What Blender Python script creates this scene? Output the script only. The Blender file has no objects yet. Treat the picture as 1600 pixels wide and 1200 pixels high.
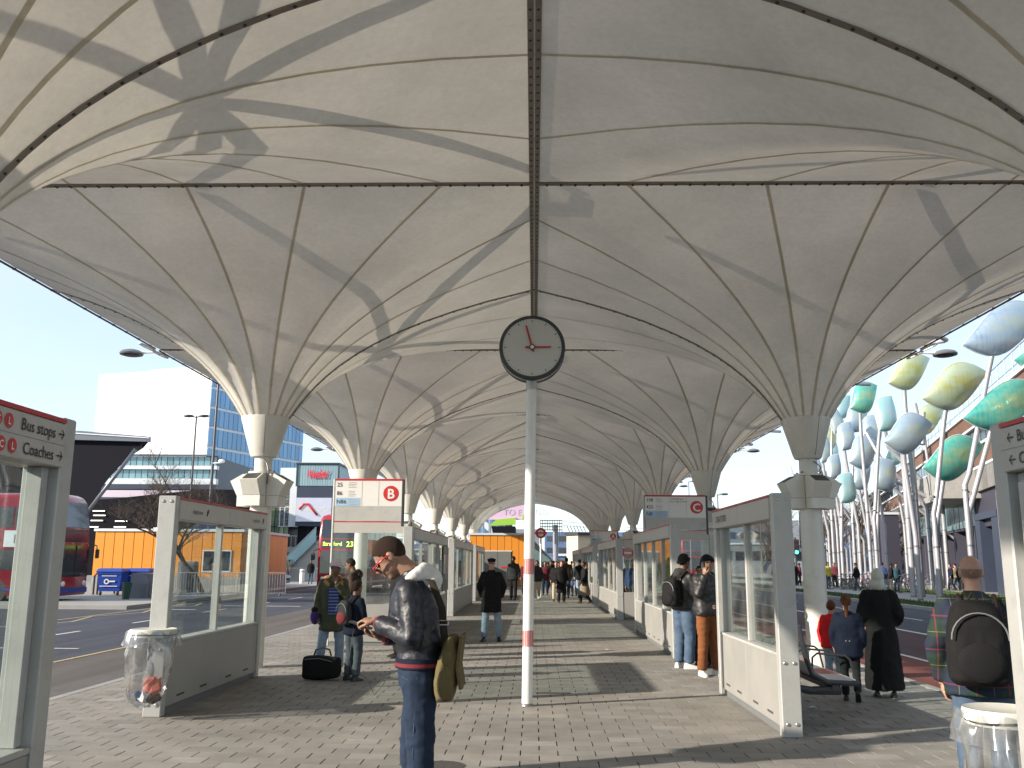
import bpy, bmesh, math, random
from mathutils import Vector, Matrix, noise
from bpy_extras.object_utils import world_to_camera_view
R = math.radians
random.seed(7)
sc = bpy.context.scene
COL = sc.collection

# ------------------------------------------------------------------ camera
CAM_H, FPX, PITCH, YAW, ROLL = 1.62, 1430.0, 11.0, 1.4, 0.35
cam = bpy.data.cameras.new('camera')
cam.sensor_width = 36.0
cam.lens = 36.0 * FPX / 1600.0
cam.clip_start, cam.clip_end = 0.05, 3000
camo = bpy.data.objects.new('camera', cam)
COL.objects.link(camo)
CM = (Matrix.Translation((0, 0, CAM_H)) @ Matrix.Rotation(R(YAW), 4, 'Z') @ Matrix.Rotation(R(90 + PITCH), 4, 'X')
      @ Matrix.Rotation(R(ROLL), 4, 'Z'))
camo.matrix_world = CM
sc.camera = camo
# ------------------------------------------------------------------ sky, sun, exposure
SUN_AZ, SUN_EL = 247.0, 21.0      # compass heading of the sun (0 = +Y, 90 = +X)
W = bpy.data.worlds.new("World"); sc.world = W; W.use_nodes = True
nt = W.node_tree; nt.nodes.clear()
wo = nt.nodes.new('ShaderNodeOutputWorld'); bg = nt.nodes.new('ShaderNodeBackground')
sky = nt.nodes.new('ShaderNodeTexSky'); sky.sky_type = 'NISHITA'; sky.sun_disc = False
sky.sun_elevation = R(SUN_EL); sky.sun_rotation = R(SUN_AZ)
sky.air_density = 0.9; sky.dust_density = 0.1; sky.ozone_density = 2.4
bg.inputs['Strength'].default_value = 0.15
tcw = nt.nodes.new('ShaderNodeTexCoord'); mpw = nt.nodes.new('ShaderNodeMapping'); mpw.inputs['Scale'].default_value = (1.0, 1.0, 3.5); nt.links.new(tcw.outputs['Generated'], mpw.inputs[0])
nw = nt.nodes.new('ShaderNodeTexNoise'); nw.inputs['Scale'].default_value = 2.2; nw.inputs['Detail'].default_value = 7; nt.links.new(mpw.outputs[0], nw.inputs['Vector'])
rw = nt.nodes.new('ShaderNodeMapRange'); rw.inputs[1].default_value = 0.35; rw.inputs[2].default_value = 0.7; rw.inputs[3].default_value = 0.55; rw.inputs[4].default_value = 0.88; nt.links.new(nw.outputs[0], rw.inputs[0])
mw = nt.nodes.new('ShaderNodeMix'); mw.data_type = 'RGBA'; mw.inputs[7].default_value = (2.95, 3.3, 3.6, 1)   # thin high cloud veil
nt.links.new(rw.outputs[0], mw.inputs[0]); nt.links.new(sky.outputs[0], mw.inputs[6])
nt.links.new(mw.outputs[2], bg.inputs[0]); nt.links.new(bg.outputs[0], wo.inputs[0])
sl = bpy.data.lights.new('sun', 'SUN'); sl.energy = 4.0; sl.angle = R(0.5); sl.color = (1.0, 0.89, 0.76)
so = bpy.data.objects.new('sun', sl); COL.objects.link(so)
sd = Vector((math.sin(R(SUN_AZ)) * math.cos(R(SUN_EL)), math.cos(R(SUN_AZ)) * math.cos(R(SUN_EL)), math.sin(R(SUN_EL))))
so.rotation_euler = sd.to_track_quat('Z', 'Y').to_euler(); so.location = (-20, -10, 30)
vs = sc.view_settings
vs.view_transform = 'Standard'; vs.look = 'None'; vs.gamma = 1; vs.use_curve_mapping = False; vs.exposure = 1.05
sc.cycles.max_bounces = 7; sc.cycles.transparent_max_bounces = 16; sc.cycles.diffuse_bounces = 4
sc.cycles.transmission_bounces = 6; sc.cycles.caustics_reflective = False; sc.cycles.caustics_refractive = False

def ray(px, py):
    v = Vector(((px - 800) / FPX, (600 - py) / FPX, -1.0))
    return (CM.to_3x3() @ v)
def at(px, py, Y):
    """world point seen at photograph pixel (px,py) on the vertical plane y = Y"""
    d = ray(px, py); t = Y / d.y
    return Vector((d.x * t, Y, CAM_H + d.z * t))
def gnd(px, py, z=0.0):
    d = ray(px, py); t = (z - CAM_H) / d.z
    return Vector((d.x * t, d.y * t, z))

# ------------------------------------------------------------------ materials
MATS = {}
def mat(name, rgb, rough=0.6, metal=0.0, var=0.08, scale=4.0, bump=0.0, bscale=60.0, spec=0.5, wear=0.0, wear_rgb=(0.2, 0.17, 0.13), coat=0.0, emit=None, obj_random=0.0, rvar=0.0):
    m = bpy.data.materials.new(name); m.use_nodes = True
    n = m.node_tree.nodes; l = m.node_tree.links; b = n['Principled BSDF']
    b.inputs['Roughness'].default_value = rough; b.inputs['Metallic'].default_value = metal
    b.inputs['Specular IOR Level'].default_value = spec
    if coat: b.inputs['Coat Weight'].default_value = coat
    tc = n.new('ShaderNodeTexCoord')
    nz = n.new('ShaderNodeTexNoise'); nz.inputs['Scale'].default_value = scale; nz.inputs['Detail'].default_value = 6; nz.inputs['Roughness'].default_value = 0.65
    l.new(tc.outputs['Object'], nz.inputs['Vector'])
    mr = n.new('ShaderNodeMapRange'); mr.inputs[1].default_value = 0.25; mr.inputs[2].default_value = 0.75
    mr.inputs[3].default_value = 1 - var; mr.inputs[4].default_value = 1 + var
    l.new(nz.outputs[0], mr.inputs[0])
    vm = n.new('ShaderNodeVectorMath'); vm.operation = 'SCALE'; vm.inputs[0].default_value = rgb
    l.new(mr.outputs[0], vm.inputs['Scale'])
    out = vm.outputs[0]
    if obj_random:
        oi = n.new('ShaderNodeObjectInfo'); m2 = n.new('ShaderNodeMapRange')
        m2.inputs[3].default_value = 1 - obj_random; m2.inputs[4].default_value = 1 + obj_random
        l.new(oi.outputs['Random'], m2.inputs[0])
        v2 = n.new('ShaderNodeVectorMath'); v2.operation = 'SCALE'; l.new(out, v2.inputs[0]); l.new(m2.outputs[0], v2.inputs['Scale']); out = v2.outputs[0]
    if wear:
        nw = n.new('ShaderNodeTexNoise'); nw.inputs['Scale'].default_value = scale * 2.3; nw.inputs['Detail'].default_value = 9; nw.inputs['Roughness'].default_value = 0.75
        l.new(tc.outputs['Object'], nw.inputs['Vector'])
        cr = n.new('ShaderNodeMapRange'); cr.inputs[1].default_value = 0.52; cr.inputs[2].default_value = 0.72; cr.inputs[4].default_value = wear
        l.new(nw.outputs[0], cr.inputs[0])
        mx = n.new('ShaderNodeMix'); mx.data_type = 'RGBA'; l.new(cr.outputs[0], mx.inputs[0]); l.new(out, mx.inputs[6]); mx.inputs[7].default_value = (*wear_rgb, 1)
        out = mx.outputs[2]
    l.new(out, b.inputs['Base Color'])
    if rvar:
        rm = n.new('ShaderNodeMapRange'); rm.inputs[3].default_value = rough - rvar; rm.inputs[4].default_value = rough + rvar
        l.new(nz.outputs[0], rm.inputs[0]); l.new(rm.outputs[0], b.inputs['Roughness'])
    if bump:
        nb = n.new('ShaderNodeTexNoise'); nb.inputs['Scale'].default_value = bscale; nb.inputs['Detail'].default_value = 4
        l.new(tc.outputs['Object'], nb.inputs['Vector'])
        bp = n.new('ShaderNodeBump'); bp.inputs['Strength'].default_value = bump; bp.inputs['Distance'].default_value = 0.01
        l.new(nb.outputs[0], bp.inputs['Height']); l.new(bp.outputs[0], b.inputs['Normal'])
    if emit:
        b.inputs['Emission Color'].default_value = (*emit[0], 1); b.inputs['Emission Strength'].default_value = emit[1]
    MATS[name] = m
    return m
def glass_mat(name, tint=(0.86, 0.92, 0.90), dirt=0.05, refl=1.0, rough=0.02, wav=0.0):
    m = bpy.data.materials.new(name); m.use_nodes = True
    n = m.node_tree.nodes; l = m.node_tree.links; n.clear()
    o = n.new('ShaderNodeOutputMaterial'); tr = n.new('ShaderNodeBsdfTransparent'); gl = n.new('ShaderNodeBsdfGlossy'); df = n.new('ShaderNodeBsdfDiffuse')
    tr.inputs[0].default_value = (*tint, 1); gl.inputs['Roughness'].default_value = rough; df.inputs[0].default_value = (0.5, 0.5, 0.47, 1)
    lw = n.new('ShaderNodeLayerWeight'); lw.inputs[0].default_value = 0.5
    pw_ = n.new('ShaderNodeMath'); pw_.operation = 'POWER'; pw_.inputs[1].default_value = 5; l.new(lw.outputs['Facing'], pw_.inputs[0])
    fr = n.new('ShaderNodeMath'); fr.operation = 'MULTIPLY_ADD'; fr.inputs[1].default_value = 0.8; fr.inputs[2].default_value = 0.04; l.new(pw_.outputs[0], fr.inputs[0])
    mu = n.new('ShaderNodeMath'); mu.operation = 'MULTIPLY'; mu.inputs[1].default_value = refl; mu.use_clamp = True; l.new(fr.outputs[0], mu.inputs[0])
    m1 = n.new('ShaderNodeMixShader'); l.new(mu.outputs[0], m1.inputs[0]); l.new(tr.outputs[0], m1.inputs[1]); l.new(gl.outputs[0], m1.inputs[2])
    tc = n.new('ShaderNodeTexCoord'); nz = n.new('ShaderNodeTexNoise'); nz.inputs['Scale'].default_value = 3.5; nz.inputs['Detail'].default_value = 8; l.new(tc.outputs['Object'], nz.inputs['Vector'])
    mr = n.new('ShaderNodeMapRange'); mr.inputs[1].default_value = 0.4; mr.inputs[2].default_value = 0.8; mr.inputs[3].default_value = dirt * 0.3; mr.inputs[4].default_value = dirt * 2
    l.new(nz.outputs[0], mr.inputs[0])
    m2 = n.new('ShaderNodeMixShader'); l.new(mr.outputs[0], m2.inputs[0]); l.new(m1.outputs[0], m2.inputs[1]); l.new(df.outputs[0], m2.inputs[2])
    l.new(m2.outputs[0], o.inputs[0]); MATS[name] = m
    return m
def fabric_mat(name, rgb, trans, stripes=False):
    m = bpy.data.materials.new(name); m.use_nodes = True
    n = m.node_tree.nodes; l = m.node_tree.links; n.clear()
    o = n.new('ShaderNodeOutputMaterial'); df = n.new('ShaderNodeBsdfDiffuse'); tl = n.new('ShaderNodeBsdfTranslucent'); gl = n.new('ShaderNodeBsdfGlossy')
    gl.inputs['Roughness'].default_value = 0.45
    tc = n.new('ShaderNodeTexCoord')
    def nzz(s, det, ro=0.6):
        a = n.new('ShaderNodeTexNoise'); a.inputs['Scale'].default_value = s; a.inputs['Detail'].default_value = det; a.inputs['Roughness'].default_value = ro
        l.new(tc.outputs['Object'], a.inputs['Vector']); return a
    a = nzz(0.7, 8); mr = n.new('ShaderNodeMapRange'); mr.inputs[1].default_value = 0.3; mr.inputs[2].default_value = 0.7; mr.inputs[3].default_value = 0.84; mr.inputs[4].default_value = 1.07; l.new(a.outputs[0], mr.inputs[0])
    b = nzz(14, 8, 0.8); m2 = n.new('ShaderNodeMapRange'); m2.inputs[1].default_value = 0.3; m2.inputs[2].default_value = 0.7; m2.inputs[3].default_value = 0.88; m2.inputs[4].default_value = 1.05; l.new(b.outputs[0], m2.inputs[0])
    mm = n.new('ShaderNodeMath'); mm.operation = 'MULTIPLY'; l.new(mr.outputs[0], mm.inputs[0]); l.new(m2.outputs[0], mm.inputs[1])
    v = n.new('ShaderNodeVectorMath'); v.operation = 'SCALE'; v.inputs[0].default_value = rgb; l.new(mm.outputs[0], v.inputs['Scale'])
    l.new(v.outputs[0], df.inputs[0])
    v2 = n.new('ShaderNodeVectorMath'); v2.operation = 'MULTIPLY'; v2.inputs[1].default_value = (1.0, 0.97, 0.90); l.new(v.outputs[0], v2.inputs[0]); l.new(v2.outputs[0], tl.inputs[0])
    m1 = n.new('ShaderNodeMixShader'); m1.inputs[0].default_value = trans; l.new(df.outputs[0], m1.inputs[1]); l.new(tl.outputs[0], m1.inputs[2])
    m3 = n.new('ShaderNodeMixShader'); m3.inputs[0].default_value = 0.03; l.new(m1.outputs[0], m3.inputs[1]); l.new(gl.outputs[0], m3.inputs[2])
    bp = n.new('ShaderNodeBump'); bp.inputs['Strength'].default_value = 0.15; bp.inputs['Distance'].default_value = 0.02; c = nzz(5, 5); l.new(c.outputs[0], bp.inputs['Height'])
    l.new(bp.outputs[0], df.inputs['Normal']); l.new(bp.outputs[0], gl.inputs['Normal'])
    l.new(m3.outputs[0], o.inputs[0]); MATS[name] = m
    return m

# ------------------------------------------------------------------ mesh builder
class MB:
    def __init__(s): s.v = []; s.f = []; s.M = None
    def add(s, vs, fs):
        k = len(s.v)
        if s.M is not None: vs = [s.M @ Vector(q) for q in vs]
        s.v += [tuple(q) for q in vs]; s.f += [tuple(i + k for i in f) for f in fs]; return s
    def box(s, a, b):
        (x0, y0, z0), (x1, y1, z1) = a, b
        return s.add([(x0, y0, z0), (x1, y0, z0), (x1, y1, z0), (x0, y1, z0), (x0, y0, z1), (x1, y0, z1), (x1, y1, z1), (x0, y1, z1)],
                     [(0, 3, 2, 1), (4, 5, 6, 7), (0, 1, 5, 4), (1, 2, 6, 5), (2, 3, 7, 6), (3, 0, 4, 7)])
    def bbox(s, a, b, c=0.01):   # box with chamfered edges
        x0, y0, z0 = a; x1, y1, z1 = b
        def ring(i, z): return [(x0 + i, y0, z), (x1 - i, y0, z), (x1, y0 + i, z), (x1, y1 - i, z), (x1 - i, y1, z), (x0 + i, y1, z), (x0, y1 - i, z), (x0, y0 + i, z)]
        def inner(z): return [(x0 + c, y0 + c, z), (x1 - c, y0 + c, z), (x1 - c, y0 + c, z), (x1 - c, y1 - c, z), (x1 - c, y1 - c, z), (x0 + c, y1 - c, z), (x0 + c, y1 - c, z), (x0 + c, y0 + c, z)]
        return s.loft([inner(z0), ring(c, z0 + c), ring(c, z1 - c), inner(z1)], caps=True)
    def loft(s, rings, caps=True, close=True):
        n = len(rings[0]); vs = [p for r in rings for p in r]; fs = []
        for i in range(len(rings) - 1):
            for j in range(n if close else n - 1):
                a = i * n + j; b = i * n + (j + 1) % n
                fs.append((a, b, b + n, a + n))
        if caps:
            fs.append(tuple(reversed(range(n)))); fs.append(tuple(range((len(rings) - 1) * n, len(rings) * n)))
        return s.add(vs, fs)
    def tube(s, pts, rad, n=8, caps=True):
        pts = [Vector(p) for p in pts]
        if not hasattr(rad, '__len__'): rad = [rad] * len(pts)
        rings = []; up = None
        for i, p in enumerate(pts):
            t = (pts[min(i + 1, len(pts) - 1)] - pts[max(i - 1, 0)])
            if t.length < 1e-9: t = Vector((0, 0, 1))
            t.normalize()
            if up is None: up = Vector((0, 0, 1)) if abs(t.z) < 0.9 else Vector((0, 1, 0))
            x = t.cross(up)
            if x.length < 1e-6: x = t.orthogonal()
            x.normalize(); y = x.cross(t).normalized(); up = y
            rings.append([p + (x * math.cos(a) + y * math.sin(a)) * rad[i] for a in [-2 * math.pi * k / n for k in range(n)]])
        return s.loft(rings, caps)
    def lathe(s, prof, c=(0, 0, 0), n=20, axis='Z'):
        rings = []
        for r, z in prof:
            q = []
            for k in range(n):
                a = 2 * math.pi * k / n
                if axis == 'Z': q.append((c[0] + r * math.cos(a), c[1] + r * math.sin(a), c[2] + z))
                elif axis == 'Y': q.append((c[0] + r * math.cos(a), c[1] - z, c[2] + r * math.sin(a)))
                else: q.append((c[0] + z, c[1] + r * math.cos(a), c[2] + r * math.sin(a)))
            rings.append(q)
        return s.loft(rings, True)
    def ball(s, c, r, nu=14, nv=9, M=None):
        c = Vector(c)
        if not hasattr(r, '__len__'): r = (r, r, r)
        rings = []
        for j in range(1, nv):
            t = math.pi * j / nv - math.pi / 2
            q = []
            for k in range(nu):
                a = 2 * math.pi * k / nu
                p = Vector((r[0] * math.cos(t) * math.cos(a), r[1] * math.cos(t) * math.sin(a), r[2] * math.sin(t)))
                if M is not None: p = M @ p
                q.append(c + p)
            rings.append(q)
        return s.loft(rings, True)
    def prism(s, poly, d0, d1, plane='XZ'):
        """polygon in plane extruded along the other axis from d0 to d1"""
        def p(a, b, d):
            return (a, d, b) if plane == 'XZ' else ((d, a, b) if plane == 'YZ' else (a, b, d))
        n = len(poly)
        return s.loft([[p(a, b, d0) for a, b in poly], [p(a, b, d1) for a, b in poly]], True)
    def mesh(s, name, m, smooth=False, fixn=True):
        me = bpy.data.meshes.new(name); me.from_pydata(s.v, [], s.f)
        if fixn:
            bm = bmesh.new(); bm.from_mesh(me); bmesh.ops.recalc_face_normals(bm, faces=bm.faces); bm.to_mesh(me); bm.free()
        if m is not None: me.materials.append(m if not isinstance(m, str) else MATS[m])
        if smooth == 'auto':
            me.polygons.foreach_set('use_smooth', [True] * len(me.polygons)); me.set_sharp_from_angle(angle=R(38))
        elif smooth: me.polygons.foreach_set('use_smooth', [True] * len(me.polygons))
        me.update(); return me
    def build(s, name, m, parent=None, smooth=False, world=False, fixn=True):
        return link(name, s.mesh(name, m, smooth, fixn), parent, world)
def link(name, me, parent=None, world=False):
    o = bpy.data.objects.new(name, me); COL.objects.link(o)
    if parent is not None:
        o.parent = parent
        if world: o.matrix_parent_inverse = parent.matrix_basis.inverted()
    return o
def tag(o, label=None, cat=None, group=None, kind=None):
    if label: o['label'] = label
    if cat: o['category'] = cat
    if group: o['group'] = group
    if kind: o['kind'] = kind
    return o
def thing(name, label, cat, loc=(0, 0, 0), rz=0.0, group=None):
    o = bpy.data.objects.new(name, None); COL.objects.link(o); o.location = loc; o.rotation_euler = (0, 0, rz)
    o.empty_display_size = 0.1
    return tag(o, label, cat, group)
CHILD = {}
def copy_tree(o, loc=None, rz=None, label=None, group=None):
    kids = {}
    def rec(a, parent):
        c = a.copy(); COL.objects.link(c)
        if parent is not None: c.parent = parent
        for ch in a.children: rec(ch, c)
        return c
    r = rec(o, o.parent)
    if loc is not None: r.location = loc
    if rz is not None: r.rotation_euler = (0, 0, rz)
    if label: r['label'] = label
    if group: r['group'] = group
    return r
# scratch scene for modifiers and text, so that the main scene is not re-evaluated
TS = bpy.data.scenes.new('scratch'); TVL = TS.view_layers[0]
def evaluated_mesh(o):
    TS.collection.objects.link(o); TVL.update(); dg = TVL.depsgraph
    me = bpy.data.meshes.new_from_object(o.evaluated_get(dg), depsgraph=dg)
    TS.collection.objects.unlink(o); bpy.data.objects.remove(o)
    return me
def remesh(mb, voxel, smooth=3, fac=0.5, sub=0):
    o = bpy.data.objects.new('t', mb.mesh('t', None, fixn=True))
    md = o.modifiers.new('r', 'REMESH'); md.mode = 'VOXEL'; md.voxel_size = voxel
    if smooth: s2 = o.modifiers.new('s', 'SMOOTH'); s2.factor = fac; s2.iterations = smooth
    if sub: s3 = o.modifiers.new('ss', 'SUBSURF'); s3.levels = sub
    return evaluated_mesh(o)
def text_mb(mb, txt, size, origin, xdir, updir, align='LEFT', depth=0.002, bold=0.0, res=2):
    cu = bpy.data.curves.new('t', 'FONT'); cu.body = txt; cu.size = size; cu.align_x = align; cu.extrude = 0; cu.resolution_u = res; cu.offset = bold
    o = bpy.data.objects.new('t', cu); me = evaluated_mesh(o)
    xd = Vector(xdir).normalized(); ud = Vector(updir).normalized(); nn = xd.cross(ud); og = Vector(origin) + nn * depth
    mb.add([og + xd * v.co.x + ud * v.co.y for v in me.vertices], [tuple(p.vertices) for p in me.polygons])
    bpy.data.meshes.remove(me); return mb
def disc_mb(mb, c, r, xdir, updir, depth=0.0, n=28, r0=0.0):
    xd = Vector(xdir).normalized(); ud = Vector(updir).normalized(); nn = xd.cross(ud); c = Vector(c) + nn * depth
    o = [c + (xd * math.cos(2 * math.pi * k / n) + ud * math.sin(2 * math.pi * k / n)) * r for k in range(n)]
    if r0 <= 0: mb.add(o, [tuple(range(n))])
    else:
        i = [c + (xd * math.cos(2 * math.pi * k / n) + ud * math.sin(2 * math.pi * k / n)) * r0 for k in range(n)]
        mb.add(o + i, [(k, (k + 1) % n, n + (k + 1) % n, n + k) for k in range(n)])
    return mb

# ------------------------------------------------------------------ shared materials
mat('paint_grey', (0.46, 0.46, 0.44), 0.42, var=0.07, scale=2, wear=0.5, wear_rgb=(0.30, 0.28, 0.24), rvar=0.08)
mat('panel_grey', (0.32, 0.315, 0.295), 0.4, var=0.1, scale=1.5, wear=0.55, wear_rgb=(0.3, 0.28, 0.25), rvar=0.1)
mat('post_grey', (0.44, 0.445, 0.43), 0.38, metal=0.15, var=0.08, scale=3, wear=0.45, wear_rgb=(0.28, 0.27, 0.24))
mat('header_cream', (0.47, 0.455, 0.42), 0.42, var=0.06, scale=3, wear=0.25, wear_rgb=(0.38, 0.34, 0.28))
mat('sign_white', (0.76, 0.75, 0.72), 0.35, var=0.03)
mat('red_strip', (0.50, 0.035, 0.04), 0.4)
mat('sign_red', (0.55, 0.03, 0.035), 0.35)
mat('black_ink', (0.03, 0.03, 0.035), 0.5)
mat('blue_tab', (0.36, 0.52, 0.68), 0.4)
mat('plinth_dark', (0.16, 0.17, 0.175), 0.5)
mat('slot_dark', (0.06, 0.06, 0.06), 0.7)
mat('steel_bolt', (0.42, 0.41, 0.39), 0.35, metal=0.7)
mat('column_cream', (0.66, 0.655, 0.60), 0.32, var=0.05, scale=2, wear=0.4, wear_rgb=(0.42, 0.40, 0.28), rvar=0.08)
mat('clamp_brown', (0.24, 0.22, 0.19), 0.6, var=0.2, scale=6)
mat('dark_metal', (0.055, 0.058, 0.065), 0.4, metal=0.3)
mat('mid_metal', (0.22, 0.22, 0.225), 0.35, metal=0.5)
mat('steel', (0.52, 0.52, 0.53), 0.3, metal=0.8, var=0.08)
mat('white_paint', (0.74, 0.74, 0.72), 0.4)
mat('black_rubber', (0.03, 0.03, 0.03), 0.7)
glass_mat('shelter_glass', (0.86, 0.91, 0.90), dirt=0.045, refl=1.0)
glass_mat('clear_film', (0.86, 0.88, 0.90), dirt=0.17, refl=2.4, rough=0.16)
fabric_mat('membrane', (0.83, 0.81, 0.755), 0.125)
fabric_mat('membrane_seam', (0.74, 0.71, 0.60), 0.36)
# ================================================================== ground
def sheet(name, x0, x1, y0, y1, z, m, cells=None, label=None):
    mb = MB(); mb.add([(x0, y0, z), (x1, y0, z), (x1, y1, z), (x0, y1, z)], [(0, 1, 2, 3)])
    return tag(mb.build(name, m, fixn=False), kind='structure')
def asphalt(name, rgb, streak=0.12):
    m = mat(name, rgb, 0.85, var=0.10, scale=0.6, bump=0.6, bscale=160, spec=0.25, wear=0.35, wear_rgb=tuple(c * 1.5 for c in rgb))
    n = m.node_tree.nodes; l = m.node_tree.links; b = n['Principled BSDF']
    src = b.inputs['Base Color'].links[0].from_socket
    tc = n.new('ShaderNodeTexCoord'); mp = n.new('ShaderNodeMapping'); mp.inputs['Scale'].default_value = (1.2, 0.06, 1)
    l.new(tc.outputs['Object'], mp.inputs[0]); nz = n.new('ShaderNodeTexNoise'); nz.inputs['Scale'].default_value = 1.6; nz.inputs['Detail'].default_value = 5
    l.new(mp.outputs[0], nz.inputs['Vector']); mr = n.new('ShaderNodeMapRange'); mr.inputs[1].default_value = 0.3; mr.inputs[2].default_value = 0.7; mr.inputs[3].default_value = 1 - streak; mr.inputs[4].default_value = 1 + streak
    l.new(nz.outputs[0], mr.inputs[0]); v = n.new('ShaderNodeVectorMath'); v.operation = 'SCALE'; l.new(src, v.inputs[0]); l.new(mr.outputs[0], v.inputs['Scale']); l.new(v.outputs[0], b.inputs['Base Color'])
    # fine aggregate
    return m
asphalt('asphalt', (0.070, 0.072, 0.082)); asphalt('asphalt_blue', (0.062, 0.066, 0.085), 0.2); asphalt('asphalt_brown', (0.12, 0.108, 0.10), 0.2)
asphalt('asphalt_red', (0.17, 0.060, 0.050), 0.2); asphalt('asphalt_maroon', (0.085, 0.05, 0.053), 0.2)
mat('road_paint', (0.62, 0.62, 0.60), 0.7, var=0.1, wear=0.6, wear_rgb=(0.2, 0.2, 0.2), scale=5)
mat('road_yellow', (0.42, 0.33, 0.16), 0.7, var=0.1, wear=0.6, wear_rgb=(0.14, 0.13, 0.12), scale=5)
mat('kerb_stone', (0.34, 0.33, 0.31), 0.7, var=0.15, bump=0.3, obj_random=0.12)
mat('pavement_far', (0.30, 0.29, 0.27), 0.8, var=0.12, scale=0.8, bump=0.2)
mat('bed_dark', (0.045, 0.042, 0.038), 0.9)
mat('grass_soil', (0.045, 0.075, 0.02), 0.9, var=0.3, scale=1.5, bump=0.8, bscale=40)
ZR = -0.12
tag(sheet('ground', -700, 700, -200, 1400, ZR - 0.012, 'asphalt'), kind='structure')
tag(sheet('road_left', -14.3, -6.4, -30, 140, ZR, 'asphalt_blue'), kind='structure')
tag(sheet('road_left_worn_lane', -8.3, -6.4, -30, 140, ZR + 0.004, 'asphalt_brown'), kind='structure')
tag(sheet('road_right', 9.9, 15.1, -30, 220, ZR, 'asphalt_blue'), kind='structure')
tag(sheet('bus_lane_red', 5.5, 7.2, -30, 220, ZR, 'asphalt_red'), kind='structure')
tag(sheet('bus_lane_maroon', 7.2, 9.9, -30, 220, ZR, 'asphalt_maroon'), kind='structure')
# markings
def mark(boxes, m, name='road_marking', z=ZR + 0.008):
    mb = MB()
    for (x0, x1, y0, y1) in boxes: mb.add([(x0, y0, z), (x1, y0, z), (x1, y1, z), (x0, y1, z)], [(0, 1, 2, 3)])
    return tag(mb.build(name, m, fixn=False), kind='structure')
mark([(7.13, 7.25, 8, 60), (9.83, 9.98, 5, 140)], 'road_paint', 'lane_line')
for k in range(14): mark([(12.2, 12.3, 16 + 7 * k, 19 + 7 * k)], 'road_paint', 'lane_dash')
for k in range(12): mark([(-11.2, -11.1, 15 + 5.5 * k, 17.5 + 5.5 * k)], 'road_paint', 'lane_dash')
mark([(-13.6, -12.0, 33, 33.3), (-12.0, -9.0, 36, 36.25), (-8.8, -7.5, 40, 40.25)], 'road_paint', 'give_way_line')
def zig(x, y0, n, sx=0.35, sy=2.0, w=0.1, m='road_yellow', name='bay_line'):
    mb = MB(); z = ZR + 0.009
    for k in range(n):
        xa = x + (sx if k % 2 else -sx); xb = x - (sx if k % 2 else -sx); ya = y0 + k * sy; yb = ya + sy
        mb.add([(xa, ya, z), (xa + w, ya, z), (xb + w, yb, z), (xb, yb, z)], [(0, 1, 2, 3)])
    return tag(mb.build(name, m, fixn=False), kind='structure')
zig(-13.4, 24, 6, 0.3, 2.4); mark([(-13.9, -13.8, 20, 60)], 'road_yellow', 'bay_line', ZR + 0.006)
mark([(-8.2, -7.0, 22, 22.15), (-8.25, -8.15, 16, 23)], 'road_yellow', 'bay_line', ZR + 0.012)
mark([(-12.3, -9.0, 18.5, 18.62)], 'road_paint', 'stop_line')
# platform slab, setts and kerbs
PX0, PX1 = -5.62, 5.28
mb = MB(); mb.box((PX0, -6, ZR - 0.3), (PX1, 78, -0.062)); tag(mb.build('platform_bed', 'bed_dark'), kind='structure')
kerb_me = MB().bbox((0, 0.004, ZR - 0.2), (0.14, 0.911, 0.004), 0.012).mesh('kerb_stone', 'kerb_stone')
pk = thing('kerb_line', 'pale stone kerb edging the right side of the platform', 'kerb', (PX1, -5.0, 0))
pk['kind'] = 'structure'
for k in range(88):
    o = link('kerb_stone', kerb_me, pk); o.location = (0, k * 0.915, 0)
pk = thing('kerb_line', 'grey stone kerb edging the left side of the platform', 'kerb', (PX0 - 0.14, -5.0, 0)); pk['kind'] = 'structure'
for k in range(88):
    o = link('kerb_stone', kerb_me, pk); o.location = (0, k * 0.915, -0.002)
mb = MB()
for r in range(4):
    for k in range(210):
        y0 = 2 + k * 0.3 + (r % 2) * 0.15; mb.box((-5.77 - (r + 1) * 0.16 + 0.006, y0, ZR - 0.05), (-5.77 - r * 0.16, y0 + 0.288, ZR + 0.02 - r * 0.004))
mat('sett_dark', (0.105, 0.10, 0.10), 0.8, var=0.2, bump=0.3)
tag(mb.build('sett', 'sett_dark'), 'dark grey setts in the gutter along the left kerb', 'setts', kind='stuff')
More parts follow.
